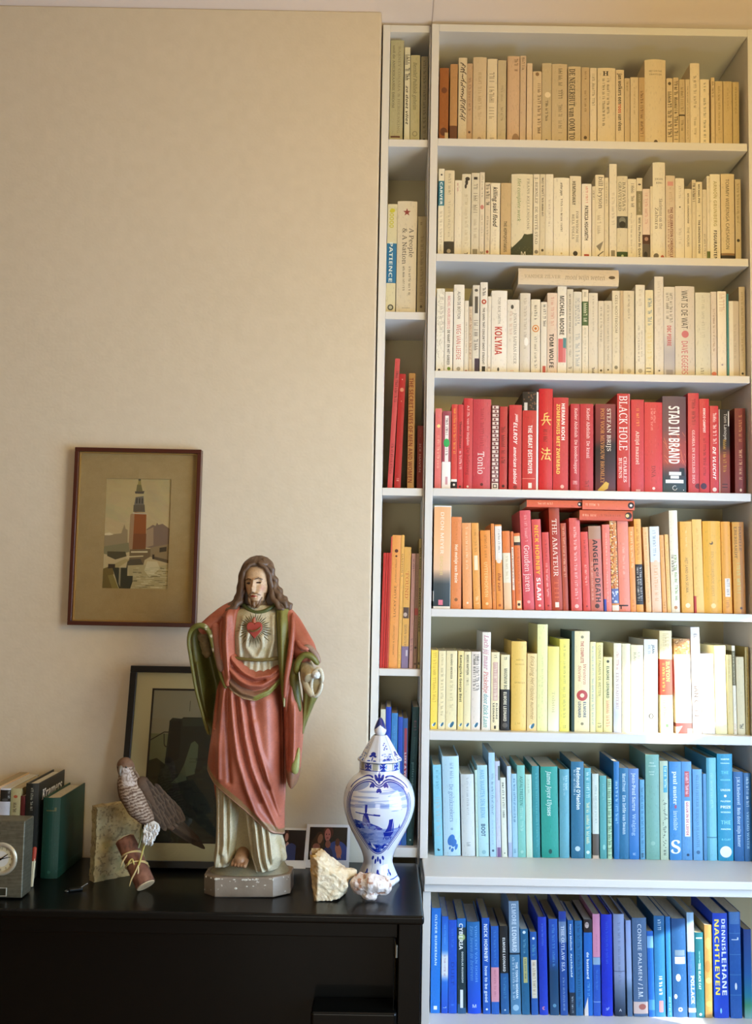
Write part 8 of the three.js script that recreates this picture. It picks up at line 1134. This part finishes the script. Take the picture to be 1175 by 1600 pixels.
  const disc = pos2 => { const q = new THREE.CylinderGeometry(14.2, 14.6, 1.6, 36); q.deleteAttribute('normal'); q.applyQuaternion(new THREE.Quaternion().setFromUnitVectors(V3(0, 1, 0), ax)); q.translate(...pos2); return paint(orient(q), (x, y, z) => mix('#d3b88e', '#b8946a', noise(Math.hypot(x - pos2[0], y - pos2[1], z - pos2[2]) * .9, 1, 1))); };
  add('cut_end', disc([B[0] + ax.x * .6, B[1] + ax.y * .6, B[2] + ax.z * .6]), rough, log); add('cut_end', disc([A[0] - ax.x * .6, A[1] - ax.y * .6, A[2] - ax.z * .6]), rough, log);
  const band = (t, sk, ph = 0) => { const q = []; for (let i = 0; i <= 22; i++) { const a = ph + i / 22 * 2 * Math.PI; q.push([0, 1, 2].map(c => lerp(A[c], B[c], t) + ax.getComponent(c) * sk * Math.sin(a + .6) + (Math.cos(a) * e1.getComponent(c) + Math.sin(a) * e2.getComponent(c)) * 16).concat([1.1, .7])); } return tube(q, { k: 8, sub: 2, col: () => '#c9ae72' }); };
  add('raffia', mergeGeometries([band(.36, 4), band(.38, 6, .4), band(.58, 5), band(.6, 8, .3), tube([[219, 1348, 22, 1, .8], [215, 1358, 24, 1.2, .8], [209, 1370, 24, 1.2, .8], [205, 1382, 22, .8, .6]], { k: 8, col: () => '#d3ba80' }), tube([[200, 1334, 16, 1, .8], [194, 1344, 18, 1.2, .8], [190, 1354, 17, .8, .6]], { k: 8, col: () => '#d0b47a' }), tube([[219, 1350, 22, 1, .8], [219, 1360, 24, 1, .7], [216, 1366, 23, .6, .5]], { k: 8, col: () => '#d8c08a' })]), std('#fff', .8, { vertexColors: true }));
}
// ---------------------------------------------------------------- two stones
{
  const crystal = c => new THREE.MeshPhysicalMaterial({ vertexColors: true, roughness: .6, clearcoat: .15, bumpMap: stoneBump, bumpScale: .0012 });
  const mix = (a, b, t) => new THREE.Color(a).lerp(new THREE.Color(b), clamp(t, 0, 1));
  const stone = (x0, y0, f, lo, hi, col, label) => {
    const zr = UY(x0, y0, CT).z, s = (EYE[2] - zr) / F, z0 = zr - 24 * s, base = V3(U(x0, y0, zr).x, CT, z0);
    const g = thing('stone', label, 'stone', base); mesh('rock', toWorld(nets(f, lo, hi, 1.25, col), z0, base, zr), crystal(), g);
  };
  const facets = (dirs, x, y, z) => dirs.reduce((m, d) => Math.max(m, d[0] * x + d[1] * y + d[2] * z - d[3]), -1e9);
  stone(516, 1411, (x, y, z) => {
    const n = 3.4 * (fbm(x * .09, y * .09, z * .09) - .5) + 1.5 * (noise(x * .28, y * .28, z * .28) - .5);
    let d = facets([[-.99, .12, .05, -485 * .99 + 1380 * .12 + .0], [.1, 1, .1, 510 * .1 + 1411.5], [.86, -.5, .1, 543 * .86 - 1385 * .5 ], [.62, -.76, .2, 520 * .62 - 1361 * .76], [.8, .6, .3, 541 * .8 + 1398 * .6], [.1, .05, 1, 508 * .1 + 1385 * .05 + 20], [-.6, .0, .8, -497 * .6 + 18], [0, 0, -1, 24], [.97, .2, 0, 545 * .97 + 1378 * .2]], x, y, z);
    d = smin(d, cap([x, y, z], [494, 1352, 4], [510, 1374, 4], 3, 15), 3);
    d = smin(d, cap([x, y, z], [528, 1378, -10], [549, 1374, -12], 13, 8), 5);
    d = Math.max(d, y - 1411, 486 - x + (y - 1400) * .06);
    return d * .85 + n + 2.5 * smooth(5, 0, Math.hypot(x - 529, y - 1381, z - 20));
  }, [482, 1338, -30], [562, 1414, 30], (x, y, z) => { const n = fbm(x * .08, y * .08, z * .08), side = smooth(503, 497, x + z * .2); return mix(mix('#e6cfa2', '#f0e2c6', n * 1.5 - .2), '#b58a48', side * .7 + (n > .62 ? .3 : 0)); }, 'pointed honey-coloured stone on the black cabinet before the photographs');
  stone(580, 1413, (x, y, z) => {
    const p = [x, y, z], n = 5 * (fbm(x * .08 + 3, y * .08, z * .08) - .5) + 2.2 * (noise(x * .24, y * .24, z * .24) - .5);
    let d = cap(p, [566, 1389, -2], [598, 1392, -2], 17, 15); d = smin(d, cap(p, [580, 1384, 6], [588, 1386, 6], 15, 14), 5); d = smin(d, cap(p, [574, 1404, 8], [584, 1406, 8], 7, 6), 5); d = smin(d, cap(p, [556, 1388, 2], [560, 1392, 2], 8, 10), 5);
    return Math.max(d + n, y - 1413);
  }, [538, 1358, -34], [624, 1416, 34], (x, y, z) => { const n = fbm(x * .1, y * .1, z * .1), k = fbm(x * .16 + 9, y * .16, z * .16); return k > .66 ? mix('#c09a80', '#b07a64', n) : mix('#efe6e0', '#dccac0', n * 1.4 - .2).lerp(new THREE.Color('#a88468'), x < 563 && y > 1386 ? .5 : 0); }, 'lumpy pinkish-white stone on the black cabinet before the vase');
}
// ---------------------------------------------------------------- blue and white lidded vase
{
  const pb = UY(591, 1388, CT), s0 = (EYE[2] - pb.z) / F, z0 = pb.z - 33 * s0, sc = (EYE[2] - z0) / F;
  const cx = U(591.5, 1290, z0).x, base = V3(cx, CT, z0);
  const yb = (() => { let lo = 1300, hi = 1500; for (let i = 0; i < 40; i++) { const m = (lo + hi) / 2; U(591, m, z0).y > CT ? lo = m : hi = m; } return lo; })();
  const g = thing('vase', 'tall blue and white lidded vase painted with a windmill and a sailing boat', 'vase', base);
  const [c, q] = canvas(2048, 1024), Wt = 2048, Ht = 1024, r = rng(99);
  const B1 = '#172a96', B2 = '#2f4bb0', B3 = '#6f88c6', B4 = '#b3c2e2';
  q.fillStyle = '#e3e6ee'; q.fillRect(0, 0, Wt, Ht);
  // painted field, twice round the body: x by turn, y down from the neck
  const leaf = (x, y, a, b, rot, col) => { q.fillStyle = col; q.beginPath(); q.ellipse(x, y, a, b, rot, 0, 7); q.fill(); };
  const scene1 = (ox) => {
    const X = v => ox + v, clip = () => { q.beginPath(); q.moveTo(X(-200), 260); q.bezierCurveTo(X(-200), 150, X(-90), 120, X(-40), 150); q.quadraticCurveTo(X(0), 200, X(40), 150); q.bezierCurveTo(X(90), 120, X(200), 150, X(200), 260); q.bezierCurveTo(X(220), 420, X(170), 560, X(90), 700); q.quadraticCurveTo(X(0), 790, X(-90), 700); q.bezierCurveTo(X(-170), 560, X(-220), 420, X(-200), 260); q.closePath(); };
    q.save(); clip(); q.clip(); q.fillStyle = '#dfe4ee'; q.fillRect(X(-240), 100, 480, 720);
    for (let i = 0; i < 26; i++) { q.fillStyle = i % 3 ? 'rgba(120,142,200,.5)' : 'rgba(150,168,214,.6)'; q.beginPath(); q.ellipse(X(-180 + r() * 370), 170 + r() * 210, 30 + r() * 70, 5 + r() * 9, -.08, 0, 7); q.fill(); }
    leaf(X(150), 190, 90, 34, .4, 'rgba(110,130,195,.7)'); leaf(X(-150), 190, 80, 30, -.4, 'rgba(120,142,200,.7)');
    q.fillStyle = 'rgba(92,116,190,.72)'; q.fillRect(X(-240), 520, 480, 300); for (let i = 0; i < 120; i++) { q.fillStyle = r() < .5 ? 'rgba(210,220,240,.55)' : 'rgba(58,82,165,.4)'; q.fillRect(X(-220 + r() * 430), 515 + r() * 220, 20 + r() * 80, 3); }
    q.fillStyle = B2; q.beginPath(); q.moveTo(X(-200), 480); q.lineTo(X(-160), 455); q.lineTo(X(-60), 470); q.lineTo(X(0), 495); q.lineTo(X(30), 520); q.lineTo(X(-200), 525); q.fill();
    for (let i = 0; i < 26; i++) leaf(X(-190 + r() * 200), 470 + r() * 50, 6 + r() * 14, 5 + r() * 8, 0, r() < .5 ? B1 : B3);
    q.fillStyle = B1; q.beginPath(); q.moveTo(X(-96), 410); q.lineTo(X(-62), 410); q.lineTo(X(-52), 470); q.lineTo(X(-106), 470); q.fill(); q.fillRect(X(-92), 390, 28, 24);
    q.lineWidth = 9; q.strokeStyle = B1; q.beginPath(); q.moveTo(X(-74), 320); q.lineTo(X(-80), 480); q.moveTo(X(-150), 392); q.lineTo(X(0), 404); q.stroke(); q.lineWidth = 14; q.beginPath(); q.moveTo(X(-74), 320); q.lineTo(X(-76), 380); q.moveTo(X(-30), 400); q.lineTo(X(10), 404); q.stroke();
    q.fillStyle = B1; q.beginPath(); q.moveTo(X(66), 440); q.lineTo(X(92), 435); q.lineTo(X(96), 545); q.lineTo(X(46), 550); q.quadraticCurveTo(X(70), 500, X(66), 440); q.fill(); q.fillStyle = B2; q.beginPath(); q.moveTo(X(96), 440); q.lineTo(X(112), 545); q.lineTo(X(98), 545); q.fill(); q.fillStyle = B1; q.beginPath(); q.moveTo(X(36), 552); q.lineTo(X(116), 550); q.lineTo(X(100), 590); q.lineTo(X(46), 590); q.fill(); for (let i = 0; i < 8; i++) q.fillRect(X(40 + i * 9), 590 + r() * 12, 6, 12 + r() * 18);
    for (const [x, h] of [[150, 36], [172, 24], [186, 20]]) { q.beginPath(); q.moveTo(X(x), 520 - h); q.lineTo(X(x + 9), 522); q.lineTo(X(x - 7), 522); q.fill(); }
    for (let i = 0; i < 30; i++) leaf(X(-160 + r() * 120), 560 + r() * 60, 8 + r() * 20, 4 + r() * 5, -.3, 'rgba(70,95,170,.5)');
    for (let i = 0; i < 60; i++) leaf(X(-110 + r() * 220), 660 + r() * 80, 6 + r() * 22, 6 + r() * 14, r() * 3, [B1, B2, B3, '#d5dcec'][i % 4]);
    q.restore();
    q.lineWidth = 22; q.strokeStyle = B1; clip(); q.stroke(); q.lineWidth = 5; q.strokeStyle = '#e6e9f2'; clip(); q.stroke(); q.lineWidth = 7; q.strokeStyle = B1; for (const k of [-1, 1]) { q.beginPath(); q.moveTo(X(k * 222), 240); q.bezierCurveTo(X(k * 250), 420, X(k * 190), 580, X(k * 110), 720); q.stroke(); q.beginPath(); q.moveTo(X(k * 60), 120); q.bezierCurveTo(X(k * 120), 80, X(k * 220), 130, X(k * 228), 210); q.lineWidth = 12; q.stroke(); q.lineWidth = 7; }
    for (const [x, y, a] of [[0, 130, 0], [-30, 118, -.7], [30, 118, .7], [0, 100, 0]]) leaf(X(x), y, 13, 28, a, B1); for (const [x, y] of [[-50, 168], [0, 205], [50, 168]]) { leaf(X(x), y, 15, 15, 0, B1); leaf(X(x - 10), y + 10, 8, 10, 0, B1); leaf(X(x + 10), y + 10, 8, 10, 0, B1); }
    for (const [x, y, a] of [[0, 800, 0], [-34, 820, .4], [34, 820, -.4], [-70, 790, .8], [70, 790, -.8]]) leaf(X(x), y, 13, 24, a, B1);
    q.fillStyle = B1; for (const k of [-1.6, 0, 1.6]) { leaf(X(k * 95), 905, 15, 20, 0, B1); leaf(X(k * 95 - 18), 926, 11, 13, 0, B1); leaf(X(k * 95 + 18), 926, 11, 13, 0, B1); q.fillRect(X(k * 95 - 3), 925, 6, 24); }
    for (const k of [-1, 1]) { q.strokeStyle = B3; q.lineWidth = 4; q.beginPath(); q.moveTo(X(k * 76), 780); q.lineTo(X(k * 90), 960); q.stroke(); }
  };
  for (const ox of [1024, 0, 2048]) { q.save(); q.translate(ox, 0); q.scale(1.5, 1); scene1(0); q.restore(); }
  for (const ox of [512, 1536]) { for (let i = 0; i < 14; i++) leaf(ox - 60 + r() * 120, 150 + i * 46, 14 + r() * 16, 10 + r() * 10, r() * 3, [B1, B2, B3][i % 3]); }
  q.fillStyle = B2; q.fillRect(0, 962, Wt, 8); q.fillStyle = '#eef0f4'; q.fillRect(0, 972, Wt, 60);
  // neck band
  q.fillStyle = '#dde1ec'; q.fillRect(0, 0, Wt, 72);
  for (let i = 0; i < 16; i++) { const x = i * 128; if (i % 2) { q.fillStyle = '#c5bf9c'; q.fillRect(x + 20, 8, 88, 56); q.strokeStyle = '#6a7290'; q.lineWidth = 3; for (let k = 0; k < 5; k++) { q.beginPath(); q.moveTo(x + 20 + k * 22, 8); q.lineTo(x + 40 + k * 22, 64); q.moveTo(x + 40 + k * 22, 8); q.lineTo(x + 20 + k * 22, 64); q.stroke(); } } else { q.fillStyle = B2; q.fillRect(x + 4, 6, 120, 60); q.strokeStyle = '#dde1ec'; q.lineWidth = 7; q.beginPath(); q.moveTo(x + 8, 10); q.lineTo(x + 120, 62); q.moveTo(x + 120, 10); q.lineTo(x + 8, 62); q.stroke(); leaf(x + 64, 36, 26, 12, 0, B1); } }
  q.fillStyle = B1; q.fillRect(0, 66, Wt, 6);
  const glaze = m => new THREE.MeshPhysicalMaterial({ map: tex(m), roughness: .12, clearcoat: 1, clearcoatRoughness: .05 });
  const lobes = (geo, amt) => { const p = geo.attributes.position; for (let i = 0; i < p.count; i++) { const x = p.getX(i), y = p.getY(i), z = p.getZ(i), a = Math.atan2(z, x), k = 1 + amt(y) * (Math.cos(a * 8) * .5 - .5); p.setX(i, x * k); p.setZ(i, z * k); } geo.computeVertexNormals(); return geo; };
  const turn = (prof, n = 26) => { const cv = new THREE.SplineCurve(prof.map(p => new THREE.Vector2(p[0] * sc, (yb - p[1]) * sc))); return new THREE.LatheGeometry(cv.getPoints(n * 4), 96, Math.PI / 2 * 0); };
  const dy = yb - 1377;                                  // the profile was read along the axis
  const Y = y => y + dy * (y - 1120) / 257;
  const body = [[31.5, 1377], [33.5, 1374], [33, 1371], [30, 1366], [24, 1352], [22.5, 1344], [25, 1333], [31, 1320], [42, 1299], [50, 1281], [54.6, 1263], [54, 1246], [49, 1231], [41, 1220.5], [33.5, 1215], [31.4, 1210], [31.4, 1194]].map(p => [p[0], Y(p[1])]);
  const bg = turn(body); { const uv = bg.attributes.uv, p = bg.attributes.position, y1 = (yb - Y(1194)) * sc; for (let i = 0; i < p.count; i++) uv.setY(i, clamp(p.getY(i) / y1, 0, 1)); }
  g.rotation.y = Math.PI;                                // one painted face toward the room
  mesh('body', lobes(bg, y => .05 * smooth(.06, .0, y)), glaze(c), g);
  const [c2, q2] = canvas(1024, 512); q2.fillStyle = '#dfe3ec'; q2.fillRect(0, 0, 1024, 512);
  for (let i = 0; i < 8; i++) { const x = i * 128; q2.strokeStyle = '#3f5070'; q2.lineWidth = 3; q2.beginPath(); q2.moveTo(x, 0); q2.lineTo(x, 470); q2.stroke(); const L = (X, y, a, b, ro, co) => { q2.fillStyle = co; q2.beginPath(); q2.ellipse(x + X, y, a, b, ro, 0, 7); q2.fill(); }; if (i % 2) { L(64, 330, 26, 34, 0, B1); L(46, 370, 16, 24, .5, B1); L(82, 370, 16, 24, -.5, B1); L(64, 420, 6, 40, 0, B2); L(40, 450, 14, 12, 0, B2); L(88, 450, 14, 12, 0, B2); } else { for (const [a, b] of [[48, 170], [80, 190], [60, 220], [84, 240], [50, 250], [64, 140]]) L(a, b, 9, 13, .4, B2); for (let k = 0; k < 22; k++) L(20 + r() * 90, 320 + r() * 130, 8 + r() * 16, 6 + r() * 9, r() * 3, [B2, B3, B4][k % 3]); } }
  q2.fillStyle = '#2f3a58'; q2.fillRect(0, 490, 1024, 22);
  const lid = [[10, 1156.5], [13, 1160], [18, 1168], [24, 1178], [29, 1187], [33, 1191], [34, 1193.5], [33.4, 1195.5], [31, 1196]].map(p => [p[0], Y(p[1])]);
  const lg = turn(lid.slice().reverse()); { const uv = lg.attributes.uv, p = lg.attributes.position, ya = (yb - Y(1196)) * sc, y1 = (yb - Y(1156.5)) * sc; for (let i = 0; i < p.count; i++) uv.setY(i, clamp((p.getY(i) - ya) / (y1 - ya), 0.01, 1)); }
  const lidM = mesh('lid', lobes(lg, () => .05), glaze(c2), g);
  const fin = [[0.1, 1130], [3, 1132], [6.2, 1138], [9.2, 1146], [9.4, 1151], [7.4, 1156], [6.6, 1158], [10.4, 1159.4]].map(p => [p[0], Y(p[1])]);
  const fg = turn(fin.slice().reverse()); fg.deleteAttribute('normal'); paint(fg, (x, y, z) => y > (yb - Y(1141)) * sc - Math.abs(x) * .8 ? new THREE.Color('#24337a') : new THREE.Color('#e6e8ee')); fg.computeVertexNormals();
  mesh('finial', fg, new THREE.MeshPhysicalMaterial({ vertexColors: true, roughness: .12, clearcoat: 1, clearcoatRoughness: .05 }), lidM);
}
nAt.finish(); atlases.forEach(a => a.finish());
renderer.shadowMap.type = THREE.PCFSoftShadowMap;
renderer.render(scene, camera);
